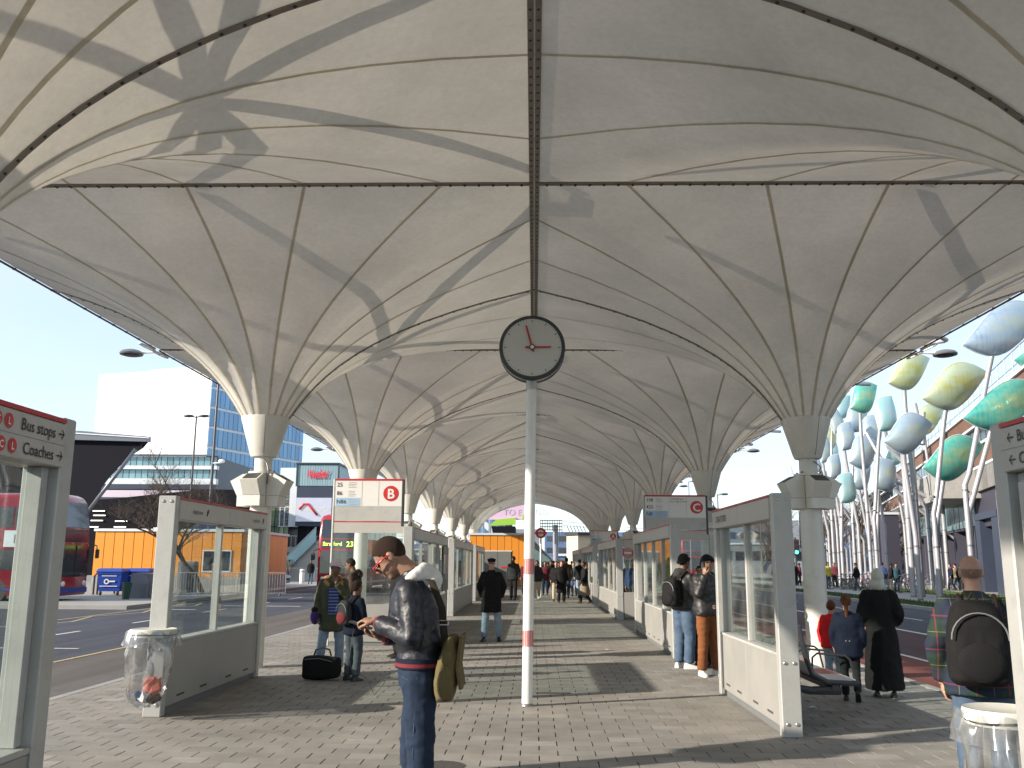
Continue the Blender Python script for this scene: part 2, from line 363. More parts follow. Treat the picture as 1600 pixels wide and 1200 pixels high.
# ---- pavers
def paver_mat():
    m = bpy.data.materials.new('paver'); m.use_nodes = True; MATS['paver'] = m
    n = m.node_tree.nodes; l = m.node_tree.links; b = n['Principled BSDF']
    b.inputs['Roughness'].default_value = 0.72; b.inputs['Specular IOR Level'].default_value = 0.3
    ge = n.new('ShaderNodeNewGeometry')
    sn = n.new('ShaderNodeVectorMath'); sn.operation = 'MULTIPLY'; sn.inputs[1].default_value = (1 / 0.162, 1 / 0.216, 0)
    at_ = n.new('ShaderNodeAttribute'); at_.attribute_name = 'tone'
    oi = n.new('ShaderNodeObjectInfo')
    # one tone per stone: attribute on the joined stones, object random on the single ones
    lt = n.new('ShaderNodeMath'); lt.operation = 'LESS_THAN'; lt.inputs[1].default_value = 0.0001; l.new(at_.outputs['Fac'], lt.inputs[0])
    mt = n.new('ShaderNodeMath'); mt.operation = 'MULTIPLY_ADD'; l.new(lt.outputs[0], mt.inputs[0]); l.new(oi.outputs['Random'], mt.inputs[1]); l.new(at_.outputs['Fac'], mt.inputs[2])
    cr = n.new('ShaderNodeValToRGB'); l.new(mt.outputs[0], cr.inputs[0]); e = cr.color_ramp.elements
    e[0].position = 0; e[0].color = (0.245, 0.237, 0.215, 1); e[1].position = 1; e[1].color = (0.33, 0.32, 0.295, 1)
    for p, c in ((0.25, (0.28, 0.263, 0.237)), (0.5, (0.272, 0.266, 0.247)), (0.8, (0.295, 0.275, 0.25))):
        q = cr.color_ramp.elements.new(p); q.color = (*c, 1)
    tc = n.new('ShaderNodeTexCoord')
    def layer(scale, lo, hi, det=8, ro=0.6, src=None, stretch=None):
        nz = n.new('ShaderNodeTexNoise'); nz.inputs['Scale'].default_value = scale; nz.inputs['Detail'].default_value = det; nz.inputs['Roughness'].default_value = ro
        if stretch:
            mp = n.new('ShaderNodeMapping'); mp.inputs['Scale'].default_value = stretch; l.new(ge.outputs['Position'], mp.inputs[0]); l.new(mp.outputs[0], nz.inputs['Vector'])
        else: l.new(ge.outputs['Position'], nz.inputs['Vector'])
        mr = n.new('ShaderNodeMapRange'); mr.inputs[1].default_value = 0.3; mr.inputs[2].default_value = 0.7; mr.inputs[3].default_value = lo; mr.inputs[4].default_value = hi
        l.new(nz.outputs[0], mr.inputs[0]); return mr.outputs[0]
    out = cr.outputs[0]
    for s in (layer(0.45, 0.76, 1.14), layer(3.0, 0.86, 1.1), layer(90, 0.88, 1.1, 3), layer(1.5, 0.93, 1.07, stretch=(1, 4, 1))):
        v = n.new('ShaderNodeVectorMath'); v.operation = 'SCALE'; l.new(out, v.inputs[0]); l.new(s, v.inputs['Scale']); out = v.outputs[0]
    # gum spots and stains
    vo = n.new('ShaderNodeTexVoronoi'); vo.inputs['Scale'].default_value = 3.2; l.new(ge.outputs['Position'], vo.inputs['Vector'])
    mr = n.new('ShaderNodeMapRange'); mr.inputs[1].default_value = 0.05; mr.inputs[2].default_value = 0.075; mr.inputs[3].default_value = 0.5; mr.inputs[4].default_value = 0.0; l.new(vo.outputs['Distance'], mr.inputs[0])
    mx = n.new('ShaderNodeMix'); mx.data_type = 'RGBA'; l.new(mr.outputs[0], mx.inputs[0]); l.new(out, mx.inputs[6]); mx.inputs[7].default_value = (0.14, 0.13, 0.115, 1)
    l.new(mx.outputs[2], b.inputs['Base Color'])
    nb = n.new('ShaderNodeTexNoise'); nb.inputs['Scale'].default_value = 140; nb.inputs['Detail'].default_value = 4; l.new(ge.outputs['Position'], nb.inputs['Vector'])
    bp = n.new('ShaderNodeBump'); bp.inputs['Strength'].default_value = 0.35; bp.inputs['Distance'].default_value = 0.004; l.new(nb.outputs[0], bp.inputs['Height']); l.new(bp.outputs[0], b.inputs['Normal'])
paver_mat()
PW, PD = 0.324, 0.216
rng = random.Random(3)
single = []; allp = []
y = 4.6; row = 0
while y < 70:
    x = PX0 + (0 if row % 2 else -PW / 2)
    while x < PX1:
        xa = max(x, PX0); xb = min(x + PW, PX1)
        if xb - xa > 0.05: allp.append((xa, xb, y))
        x += PW
    y += PD; row += 1
cand = []
for p in allp:
    cx, cy = (p[0] + p[1]) / 2, p[2] + PD / 2
    ndc = world_to_camera_view(sc, camo, Vector((cx, cy, 0)))
    if abs(p[1] - p[0] - PW) < 1e-6 and -0.02 < ndc.x < 1.02 and ndc.y > -0.02 and ndc.z > 0: cand.append((ndc.z, p))
cand.sort(); chosen = set(id(p) for _, p in cand[:300])
pmes = []
for k in range(4):
    r2 = random.Random(k); g = 0.0052; c = 0.003
    mb = MB(); z1 = 0
    x0, x1, y0, y1 = g, PW - g, 0.0012, PD - 0.0012
    top = [(x0 + c, y0 + c, z1), (x1 - c, y0 + c, z1), (x1 - c, y1 - c, z1), (x0 + c, y1 - c, z1)]
    mid = [(x0, y0, z1 - c), (x1, y0, z1 - c), (x1, y1, z1 - c), (x0, y1, z1 - c)]
    bot = [(a, b_, -0.06) for a, b_, _ in mid]
    mb.loft([bot, mid, top], True); pmes.append(mb.mesh('paver', 'paver'))
paving = thing('paving', 'pale grey and tan block paving of the bus station platform', 'paving', (0, 0, 0)); paving['kind'] = 'structure'
big = MB(); tones = []
for p in allp:
    h = rng.uniform(-0.0012, 0.0012)
    if id(p) in chosen:
        o = link('paver', pmes[rng.randrange(4)], paving); o.location = (p[0], p[2], h)
        o.rotation_euler = (rng.uniform(-.003, .003), rng.uniform(-.003, .003), 0)
    else:
        g = 0.0055 if p[2] < 30 else 0.006
        x0, x1, y0, y1 = p[0] + g, p[1] - g, p[2] + 0.0015, p[2] + PD - 0.0015
        k = len(big.v)
        big.v += [(x0, y0, h), (x1, y0, h), (x1, y1, h), (x0, y1, h), (x0, y0, -.05), (x1, y0, -.05), (x1, y1, -.05), (x0, y1, -.05)]
        big.f += [(k, k + 1, k + 2, k + 3), (k, k + 4, k + 5, k + 1), (k + 1, k + 5, k + 6, k + 2), (k + 2, k + 6, k + 7, k + 3), (k + 3, k + 7, k + 4, k)]
        tones.append(rng.uniform(0.01, 1))
me = big.mesh('paver', 'paver', fixn=False)
a = me.attributes.new('tone', 'FLOAT', 'FACE'); a.data.foreach_set('value', [t for t in tones for _ in range(5)])
o = link('paver', me, paving); o['kind'] = 'stuff'
# drain and cover plates in the paving
mat('iron', (0.10, 0.095, 0.09), 0.6, metal=0.4, var=0.2, scale=20, bump=0.4)
for i, (px, py) in enumerate([(690, 1197), (864, 1083)]):
    g = gnd(px, py); mb = MB()
    if i == 0:
        mb.lathe([(0.19, 0), (0.19, 0.004), (0.0, 0.0045)], (g.x, g.y, 0), 28); tag(mb.build('drain_cover', 'iron', smooth='auto'), 'round iron cover set in the paving beside the man with the phone', 'drain cover')
    else:
        mb.box((g.x - .22, g.y - .05, 0.0015), (g.x + .22, g.y + .06, 0.003)); tag(mb.build('drain_cover', 'iron'), 'small rectangular cover plate right of the clock pole foot', 'drain cover')
mat('litter', (0.7, 0.7, 0.68), 0.6)
for (px, py, lab) in [(1270, 1106, 'white scrap of litter on the shaded paving beside the bench'), (948, 1016, 'tiny white scrap of litter on the open paving right of the clock pole')]:
    g = gnd(px, py); mb = MB(); mb.add([(g.x - .05, g.y, .003), (g.x, g.y - .03, .012), (g.x + .055, g.y + .01, .004), (g.x + .01, g.y + .03, .018)], [(0, 1, 2, 3)])
    tag(mb.build('litter_scrap', 'litter'), lab, 'litter')
# left far island and right verge
mb = MB(); mb.box((-70, 39.5, ZR - .2), (-14.5, 44, 0.0)); mb.box((-70, 44, ZR - .2), (-14.5, 120, 0.002)); mb.box((-40, 33.2, ZR - .2), (-14.5, 39.5, 0.004)); tag(mb.build('pavement_left', 'pavement_far'), kind='structure')
mb = MB(); mb.box((-14.5, 66, ZR - .2), (5.0, 120, 0.0)); tag(mb.build('pavement_far', 'pavement_far'), kind='structure')
mb = MB(); mb.box((15.1, -20, ZR - .2), (15.28, 220, 0.01)); tag(mb.build('verge_kerb', 'kerb_stone'), kind='structure')
mb = MB(); mb.box((15.28, -20, ZR - .2), (75, 220, 0.0)); tag(mb.build('verge', 'grass_soil'), kind='structure')
sheet('verge_path', 17.3, 21.8, -20, 220, 0.006, 'pavement_far')
sheet('shop_pavement', 25.5, 75, -20, 220, 0.006, 'pavement_far')
# grass blades
mb = MB(); rg = random.Random(11)
for k in range(26000):
    t = rg.random(); y = 22 + 55 * t * t; x = rg.choice((rg.uniform(15.32, 17.25), rg.uniform(21.9, 25.4)))
    h = rg.uniform(.04, .1); a = rg.uniform(0, 6.28); w = rg.uniform(.006, .014) * (1 + y / 40)
    mb.v += [(x - w * math.cos(a), y - w * math.sin(a), 0), (x + w * math.cos(a), y + w * math.sin(a), 0), (x + rg.uniform(-.03, .03), y + rg.uniform(-.03, .03), h)]
    mb.f.append((3 * k, 3 * k + 1, 3 * k + 2))
mat('grass_blade', (0.065, 0.105, 0.03), 0.7, var=0.3, scale=2)
tag(mb.build('grass', 'grass_blade', fixn=False), 'short green grass on the verge under the leaf sculpture', 'grass', kind='stuff')

# ================================================================== canopy
CS, CY0, CX, ZH, ZR0, RR = 8.7, 5.9, 4.35, 6.06, 3.88, 0.37
HXO = 3.70   # half width of an umbrella on its outer side
ANG = [0, 19.5, 36.4, 53.1, 69.8, 88, 106, 124, 142, 161, 180]
def edge_r(a):
    c, s_ = math.cos(a), abs(math.sin(a)); return 1 / max(c / (CS / 2), -c / HXO, s_ / (CS / 2))
def cpt(a, t, off=0.0, sag=0.0, side=1):
    """canopy surface: a = angle from the ridge direction, side +1 = column right of the ridge"""
    Re = edge_r(a); r = RR * (Re / RR) ** t; z = ZR0 + (ZH - ZR0) * t ** 1.17
    z += sag * math.sin(math.pi * min(t, 1)) + off
    return Vector((-side * r * math.cos(a), -r * math.sin(a), z))
def strip(mb, fn, ts, w, up=0.0, th=0.012):
    """ribbon of width w following fn(t), pressed against the underside"""
    rings = []
    for i, t in enumerate(ts):
        p = fn(t); q = fn(ts[min(i + 1, len(ts) - 1)]) - fn(ts[max(i - 1, 0)]); q.normalize()
        sd_ = q.cross(Vector((0, 0, 1))).normalized() * (w / 2); nn = q.cross(sd_).normalized()
        if nn.z > 0: nn = -nn
        rings.append([p + sd_ + nn * up, p - sd_ + nn * up, p - sd_ + nn * (up + th), p + sd_ + nn * (up + th)])
    mb.loft(rings, True)
def ribbon(mb, fn, ts, w, up):
    vs = []
    for i, t in enumerate(ts):
        p = fn(t); q = fn(ts[min(i + 1, len(ts) - 1)]) - fn(ts[max(i - 1, 0)]); q.normalize()
        sd_ = q.cross(Vector((0, 0, 1))).normalized() * (w / 2); nn = q.cross(sd_).normalized()
        if nn.z > 0: nn = -nn
        vs += [p + sd_ + nn * up, p - sd_ + nn * up]
    mb.add(vs, [(2 * i, 2 * i + 1, 2 * i + 3, 2 * i + 2) for i in range(len(ts) - 1)])
TS_ = [0, .04, .09, .15, .22, .3, .38, .46, .54, .62, .7, .78, .85, .92, 1.0]
def make_umbrella(side):
    t_ = thing('canopy_umbrella', 'canopy', 'canopy', (side * CX, 0, 0))
    for hs in (1, -1):
        for i in range(10):
            a0, a1 = R(ANG[i]), R(ANG[i + 1]); rows = []
            aa = [a0 + (a1 - a0) * k / 5 for k in range(6)]
            for q in (R(45), R(180) - math.atan2(CS / 2, HXO)):
                if a0 < q < a1:
                    j = min(range(1, 5), key=lambda k: abs(aa[k] - q)); aa[j] = q
            mb = MB()
            for k, a in enumerate(aa):
                rows.append([cpt(hs * a, t, sag=0.03 * math.sin(math.pi * k / 5), side=side) for t in TS_])
            n = len(TS_)
            mb.add([p for r_ in rows for p in r_], [(k * n + j, (k + 1) * n + j, (k + 1) * n + j + 1, k * n + j + 1) for k in range(5) for j in range(n - 1)])
            mb.build('fabric_panel', 'membrane', t_, smooth=True)
            if 0 < i:
                mb = MB(); ribbon(mb, lambda t, a=a0: cpt(hs * a, t, side=side), TS_, 0.042, 0.005); mb.build('seam', 'membrane_seam', t_, fixn=False)
    # bolted seam along the short axis
    for a, w in ((0, .055), (math.pi, .055)):
        mb = MB(); strip(mb, lambda t: cpt(a, t, side=side), TS_, w, 0.004, 0.012); cl = mb.build('bolted_seam', 'clamp_brown', t_)
        mb = MB()
        for k in range(26):
            t = 0.1 + 0.89 * (k / 25) ** 0.75; p = cpt(a, t, side=side); mb.ball((p.x, p.y, p.z - .02), .016, 6, 4)
        o = mb.build('bolt', 'dark_metal', cl); o['kind'] = 'stuff'
    # ridge clamp plate and the two cross clamps
    hx = CS / 2
    ridge_x = -side * (hx - .034)
    mb = MB(); mb.bbox((ridge_x - .026, -hx + .004, ZH - .03), (ridge_x + .026, hx - .004, ZH + .01), .004); cl = mb.build('ridge_clamp', 'clamp_brown', t_)
    mb = MB()
    for k in range(58): mb.ball((ridge_x, -hx + .075 + k * .15, ZH - .03), (.014, .014, .012), 6, 4)
    o = mb.build('bolt', 'dark_metal', cl); o['kind'] = 'stuff'
    for s in (1, -1):
        mb = MB(); yy = s * (hx - .018); mb.bbox((min(-side * hx, side * HXO) + .04, yy - .014, ZH - .032), (max(-side * hx, side * HXO) - .04, yy + .014, ZH + .01), .004); cl = mb.build('cross_clamp', 'clamp_brown', t_)
        mb = MB()
        for k in range(46): mb.ball((-side * (hx - .15) + side * k * .17, yy, ZH - .034), (.018, .010, .012), 6, 4)
        o = mb.build('bolt', 'dark_metal', cl); o['kind'] = 'stuff'
    # outer edge rope with lugs
    xo = side * (HXO + .03)
    mb = MB(); mb.tube([(xo, -hx + .1 + (CS - .2) * k / 12, ZH - .015) for k in range(13)], .018, 6); mb.build('edge_cable', 'dark_metal', t_, smooth=True)
    mb = MB()
    for k in range(15):
        y_ = -hx + .35 + k * .57; mb.box((xo - .025, y_ - .02, ZH - .028), (xo + .02, y_ + .02, ZH + .005))
    o = mb.build('edge_lug', 'dark_metal', t_); o['kind'] = 'stuff'
    # corner eyelet loops
    for s in (1, -1):
        mb = MB(); c = (side * (HXO + .10), s * (hx - .35), ZH - .04)
        mb.tube([(c[0] + side * .10 * math.cos(q), c[1] + .34 * math.sin(q), c[2] + .03 * math.cos(q)) for q in [2 * math.pi * k / 14 for k in range(15)]], .02, 6); mb.build('corner_loop', 'white_paint', t_, smooth=True)
    # steel structure above the membrane
    mb = MB(); mb.tube([(0, 0, 3.2), (0, 0, 5.95)], [.08, .07], 12); mb.build('mast', 'white_paint', t_, smooth='auto')
    for k in range(8):
        a = R(22.5 + 45 * k) if False else R(45 * k); Re = edge_r(a) - .05
        pts = [(Re * u * math.cos(a), Re * u * math.sin(a), 5.9 + .5 * math.sin(u * 1.9) * (1 if k % 2 else .8) - .12 * u) for u in (0, .12, .25, .4, .55, .7, .85, 1)]
        mb = MB(); mb.tube(pts, [.07, .085, .09, .085, .08, .07, .06, .05], 8); mb.build('canopy_arm', 'white_paint', t_, smooth=True)
    # column: tapered collar, neck, flange, shaft
    mb = MB(); mb.lathe([(RR + .012, 3.90), (RR + .015, 3.86), (.215, 3.275), (.20, 3.25), (.14, 3.25)], n=32); c = mb.build('collar', 'column_cream', t_, smooth='auto')
    mb = MB()
    for q in (0.3, 2.4, 4.5):
        for (z0, z1) in ((3.29, 3.88),):
            r0, r1 = .2185, RR + .018; mb.tube([(r0 * math.cos(q - 1.6), r0 * math.sin(q - 1.6), z0), (r1 * math.cos(q - 1.6), r1 * math.sin(q - 1.6), z1)], .004, 5)
    mb.build('collar_joint', 'slot_dark', c)
    mb = MB(); mb.lathe([(.14, 2.9), (.14, 3.26)], n=24); mb.build('neck', 'column_cream', t_, smooth='auto')
    mb = MB(); mb.lathe([(.16, 2.975), (.225, 2.98), (.225, 3.01), (.16, 3.015)], n=28); mb.build('flange', 'column_cream', t_, smooth='auto')
    mb = MB()
    for k in range(4):
        a = R(45 + 90 * k); mb.ball((.2 * math.cos(a), .2 * math.sin(a), 3.03), .02, 8, 5)
    mb.tube([(.05, -.14, 3.2), (.12, -.2, 3.12), (.15, -.21, 3.0), (.13, -.2, 2.8)], .01, 6); mb.build('flange_fixing', 'mid_metal', t_, smooth=True)
    mb = MB(); mb.lathe([(.20, 0), (.20, .02), (.172, .03), (.172, 2.0), (.165, 2.98)], n=32); mb.build('column', 'column_cream', t_, smooth='auto')
    # four uplight housings
    fm = MB(); prof = [(.15, 2.46), (.35, 2.46), (.35, 2.62), (.48, 2.86), (.27, 2.97), (.15, 2.97)]
    fm.loft([[(r_ , -w_, z_) for (r_, z_) in prof] for w_ in (-.145, .145)], True)
    fme = fm.mesh('uplight_box', 'column_cream'); gm = MB(); gm.add([(.28, -.12, 2.970), (.46, -.12, 2.874), (.46, .12, 2.874), (.28, .12, 2.970)], [(0, 1, 2, 3)]); gme = gm.mesh('uplight_lens', 'dark_metal')
    sm_ = MB(); sm_.box((.18, -.1465, 2.622), (.353, .1465, 2.627)); sme = sm_.mesh('uplight_seam', 'slot_dark')
    for k in range(4):
        b_ = link('uplight', fme, t_); b_.rotation_euler = (0, 0, R(-90 + 10 * side + 90 * k)); l_ = link('lens', gme, b_); s2 = link('joint', sme, b_)
    return t_
protos = {s: make_umbrella(s) for s in (-1, 1)}
ordn = ['', 'first', 'second', 'third', 'fourth', 'fifth', 'sixth', 'seventh', 'eighth']
for s in (-1, 1):
    sd_n = 'left' if s < 0 else 'right'
    for r_ in range(0, 8):
        if r_ == 0:
            lab = f'nearest white membrane umbrella overhead on the {sd_n}, its column out of view'
            o = protos[s]; o['label'] = lab; o.location = (s * CX, CY0, 0)
            o['group'] = 'membrane umbrellas of the canopy'
        else:
            lab = f'white membrane umbrella on the {ordn[r_]} visible column of the {sd_n} row'
            copy_tree(protos[s], (s * CX, CY0 + CS * r_, 0), label=lab)
    copy_tree(protos[s], (s * CX, CY0 - CS, 0), label=f'unseen white membrane umbrella added for shadow behind the viewer on the {sd_n}')  # unseen rear pair, added for the shadows they cast
# disc lamps on the outer canopy edge
def make_lamp(side):
    t_ = thing('canopy_lamp', 'lamp', 'lamp', (0, 0, 0), 0, 'disc lamps along the canopy edge')
    mb = MB(); mb.lathe([(0.02, .09), (.10, .085), (.21, .05), (.25, .0), (.24, -.03), (.19, -.035)], (side * .62, 0, 0), 28); mb.build('lamp_head', 'mid_metal', t_, smooth='auto')
    mb = MB(); mb.lathe([(.18, -.034), (.17, -.05), (.02, -.055)], (side * .62, 0, 0), 24); mb.build('lens', 'dark_metal', t_, smooth='auto')
    mb = MB(); mb.tube([(0, 0, .03), (side * .25, 0, .02), (side * .42, 0, .03)], [.02, .02, .045], 8); mb.box((-.05, -.06, -.02), (.05, .06, .04)); mb.build('bracket', 'white_paint', t_, smooth='auto')
    return t_
lp = {s: make_lamp(s) for s in (-1, 1)}
for s in (-1, 1):
    for r_ in range(0, 7):
        lab = f'dark disc lamp on the {"left" if s < 0 else "right"} canopy edge, {["out of view nearby", "nearest of the row", "second of the row", "third of the row", "fourth of the row", "fifth of the row", "sixth of the row"][r_]}'
        y_ = CY0 + CS * (r_ + .5) + .35
        if r_ == 0: continue
        if r_ == 1: o = lp[s]; o.location = (s * (CX + HXO + .12), y_, ZH - .02); o['label'] = lab
        else: copy_tree(lp[s], (s * (CX + HXO + .12), y_, ZH - .02), label=lab)
# ================================================================== wind screens
def joint_x(L, n): return [L * k / n for k in range(n + 1)]
def make_screen(label, x, y0, y1, side, panes, full_near=True, full_far=False, group=None, name='wind_screen', texts=None, hz=2.06, panel_mat='panel_grey', rows=1, adverts=()):
    """screen along +Y from y0 to y1 at x. side = +1/-1: which x-side faces the walkway"""
    t_ = thing(name, label, 'wind screen', (x, y0, 0), 0, group)
    L = y1 - y0; D = 0.12
    for k, (yy, full) in enumerate(((0, full_near), (L - D, full_far))):
        mb = MB(); mb.bbox((-.095, yy, 0.0), (.095, yy + D, 2.31 if full else hz), .008); p = mb.build('post', 'post_grey', t_)
        mb = MB()
        for zz in ((2.25, .68, .12) if full else (.12,)):
            for xx in (-.045, .045):
                fy = yy if k == 0 else yy + D
                sgn = -1 if k == 0 else 1
                mb.lathe([(.018, 0), (.018, .004), (.012, .009), (.0, .009)] if sgn < 0 else [(.018, 0), (.018, -.004), (.012, -.009), (0, -.009)], (xx, fy, zz), 12, 'Y')
        mb.build('bolt_head', 'steel_bolt', p, smooth='auto')
    a = D if full_near else 0; b = L - (D if full_far else 0)
    mb = MB(); mb.bbox((-.105, a + .001, hz), (.105, b - .001, 2.275), .006); hd = mb.build('header', 'header_cream', t_)
    mb = MB(); mb.box((-.107, a + .001, 2.277), (.107, b - .001, 2.298)); mb.build('red_strip', 'red_strip', t_)
    if rows > 1:
        mb = MB(); mb.box((side * .104 if side > 0 else -.1065, a, 2.165), (side * .1065 if side > 0 else -.104, b, 2.168)); mb.build('row_line', 'mid_metal', hd)
    else:
        mb = MB()
        for k in range(1, max(2, panes)):
            yy = a + (b - a) * k / max(2, panes); mb.box((-.1058, yy - .002, hz + .002), (.1058, yy + .002, 2.274))
        mb.build('joint', 'mid_metal', hd)
    # lower panels, rails, plinth
    mb = MB(); mb.box((-.05, D, .0), (.05, L - D, .075)); mb.build('plinth', 'plinth_dark', t_)
    n = panes
    ya = [D + (L - 2 * D) * k / n for k in range(n + 1)]
    for k in range(n):
        mb = MB(); mb.bbox((-.08, ya[k] + .002, .08), (.08, ya[k + 1] - .002, .735), .006); pn = mb.build('lower_panel', panel_mat, t_)
        mb = MB()
        for q in range(2):
            yc = ya[k] + (ya[k + 1] - ya[k]) * (.28 + .44 * q)
            for s in (-1, 1):
                xs = sorted((s * .079, s * .0825)); mb.box((xs[0], yc - .11, .15), (xs[1], yc + .11, .172))
        mb.build('vent_slot', 'slot_dark', pn)
        mb = MB(); mb.box((-.006, ya[k] + .02, .76), (.006, ya[k + 1] - .02, hz - .01)); mb.build('glass_pane', 'shelter_glass', t_)
    mb = MB(); mb.bbox((-.085, D, .736), (.085, L - D, .765), .004); mb.build('sill', 'paint_grey', t_)
    for k in range(n + 1):
        w = .03
        yc = ya[k] + (w if k == 0 else (-w if k == n else 0))
        mb = MB(); mb.bbox((-.04, yc - w + .001, .766), (.04, yc + w - .001, hz - .001), .004); mb.build('mullion', 'paint_grey', t_)
    return t_
def side_text(parent, txt, y, z, size, x, side, align='LEFT', m='black_ink', dx=.107, bold=0.0, name='lettering'):
    """text on a face looking to x-side `side`; y,z world"""
    mb = MB(); xd = (0, 1, 0) if side > 0 else (0, -1, 0)
    text_mb(mb, txt, size, (x + side * dx, y, z), xd, (0, 0, 1), align, 0.0025, bold)
    if name != 'letter': return mb.build(name, m, parent, world=True, fixn=False)
    par = list(range(len(mb.v)))
    def fd(i):
        while par[i] != i: par[i] = par[par[i]]; i = par[i]
        return i
    for f in mb.f:
        for q in f[1:]: par[fd(q)] = fd(f[0])
    isl = {}
    for f in mb.f: isl.setdefault(fd(f[0]), []).append(f)
    for fs in isl.values():
        ids = sorted({q for f in fs for q in f}); mp = {q: i for i, q in enumerate(ids)}; m2 = MB(); m2.add([mb.v[q] for q in ids], [tuple(mp[q] for q in f) for f in fs]); m2.build('letter', m, parent, world=True, fixn=False)
def arrow_mb(mb, o, xd, s):
    xd = Vector(xd); up = Vector((0, 0, 1)); o = Vector(o)
    def q(a, b): return o + xd * a * s + up * b * s
    nn = Vector((-xd.y, xd.x, 0))
    for poly in ([(-.5, -.07), (.45, -.07), (.45, .07), (-.5, .07)], [(.5, .0), (.12, .42), (-.02, .42), (.34, 0)], [(.5, 0), (.34, 0), (-.02, -.42), (.12, -.42)]):
        mb.add([q(*p) for p in poly], [tuple(range(len(poly)))])
grp = 'wind screens along the platform'
# left row
SL = make_screen('direction screen at the left edge, its header reading Bus stops and Coaches', -2.415, 1.9, 4.55, 1, 2, True, True, grp, rows=2)
SA = make_screen('glazed wind screen at left with a clear rubbish bag hung on its near post', -4.0, 9.97, 13.45, 1, 2, True, False, grp, panel_mat='panel_grey')
SB2 = make_screen('long glazed wind screen running away behind the B stop sign', -2.52, 18.7, 26.3, 1, 4, True, True, grp)
SC2 = make_screen('glazed wind screen left of the man in the flat cap', -2.52, 28.4, 37.2, 1, 4, True, True, grp)
SD2 = make_screen('farthest left wind screen, in front of the orange kiosk', -2.52, 39.2, 46.0, 1, 3, True, True, grp)
# right row
SR = make_screen('direction screen at the right edge beside the tartan jacket, with a timetable case', 2.385, 1.6, 4.62, -1, 2, True, True, grp, rows=2)
R1 = make_screen('wind screen with Stratford on its header, nearest complete one on the right', 2.46, 9.2, 12.25, -1, 2, True, False, grp)
R2 = make_screen('wind screen with a yellow poster in it, behind the youths in black jackets', 2.5, 16.4, 22.5, -1, 4, True, False, grp)
R3 = make_screen('wind screen just past the C stop, with the white post end lit', 2.5, 27.2, 34.8, -1, 4, True, False, grp)
R4 = make_screen('wind screen beside the A stop sign on the right', 2.5, 38.0, 46.5, -1, 4, True, False, grp)
R5 = make_screen('most distant wind screen in the right row', 2.5, 49.5, 58.0, -1, 4, True, False, grp)
# header writing
def roundlet(parent, y, z, r, x, side, ch):
    mb = MB(); xd = (0, 1, 0) if side > 0 else (0, -1, 0); c = (x + side * .1075, y, z)
    disc_mb(mb, c, r, xd, (0, 0, 1), .001, 24); d = mb.build('route_disc', 'sign_red', parent, world=True, fixn=False)
    mb = MB(); text_mb(mb, ch, r * 1.35, (c[0], c[1], c[2] - r * .48), xd, (0, 0, 1), 'CENTER', .0035, .001); mb.build('letter', 'sign_white', parent, world=True, fixn=False)
for row, zc, txt, letters in ((0, 2.218, 'Bus stops', 'BCL'), (1, 2.112, 'Coaches', 'CL')):
    mb = MB(); arrow_mb(mb, (-2.415 + .1095, 4.385, zc), (0, 1, 0), .055); mb.build('arrow', 'black_ink', SL, world=True, fixn=False)
    side_text(SL, txt, 4.33, zc - .025, .078, -2.415, 1, 'RIGHT', bold=.0006, name='letter')
    w = .40 if row == 0 else .355
    for i, ch in enumerate(reversed(letters)): roundlet(SL, 4.33 - w - i * .088, zc, .034, -2.415, 1, ch)
    mb = MB(); arrow_mb(mb, (2.385 - .1095, 4.40, zc), (0, 1, 0), .055); mb.build('arrow', 'black_ink', SR, world=True, fixn=False)
    side_text(SR, txt, 4.34, zc - .025, .078, 2.385, -1, 'LEFT', bold=.0006, name='letter')
side_text(R1, 'STRATFORD', 12.02, 2.125, .115, 2.46, -1, 'LEFT', bold=.0004)
side_text(SA, 'telephones', 10.62, 2.14, .075, -4.0, 1, 'CENTER'); side_text(SA, 'telephones', 12.9, 2.14, .075, -4.0, 1, 'CENTER')
for yy in (10.92, 13.2):
    mb = MB(); mb.box((-4.0 + .105, yy, 2.13), (-4.0 + .1085, yy + .03, 2.19)); mb.box((-4.0 + .105, yy + .02, 2.16), (-4.0 + .109, yy + .06, 2.21)); mb.build('pictogram', 'black_ink', SA, world=True)
# timetable case on the right direction screen
mb = MB(); mb.bbox((2.385 - .16, 2.3, .55), (2.385 - .112, 4.28, 2.0), .01); cs = mb.build('timetable_case', 'post_grey', SR, world=True)
mb = MB(); mb.add([(2.2235, 2.4, .65), (2.2235, 4.18, .65), (2.2235, 4.18, 1.93), (2.2235, 2.4, 1.93)], [(0, 3, 2, 1)]); mb.build('timetable_sheet', 'sign_white', cs, world=True, fixn=False)
mb = MB(); mb.add([(2.2225, 2.4, 1.84), (2.2225, 4.18, 1.84), (2.2225, 4.18, 1.93), (2.2225, 2.4, 1.93)], [(0, 3, 2, 1)]); mb.build('timetable_heading', 'sign_red', cs, world=True, fixn=False)
mb = MB(); text_mb(mb, 'Where to', .05, (2.222, 4.14, 1.868), (0, -1, 0), (0, 0, 1), 'LEFT', .001, .0004); mb.build('heading_lettering', 'sign_white', cs, world=True, fixn=False)
mb = MB(); rr = random.Random(5)
mb.box((2.221, 3.9, 1.80), (2.223, 4.14, 1.818))
for k in range(24):
    z_ = 1.77 - k * .045
    mb.box((2.2215, 4.10, z_), (2.223, 4.14, z_ + .012)); y_ = 4.05
    while y_ > 3.4:
        w = rr.uniform(.03, .09); mb.box((2.2215, y_ - w, z_), (2.223, y_, z_ + .010)); y_ -= w + .02
o = mb.build('timetable_rows', 'black_ink', cs, world=True)
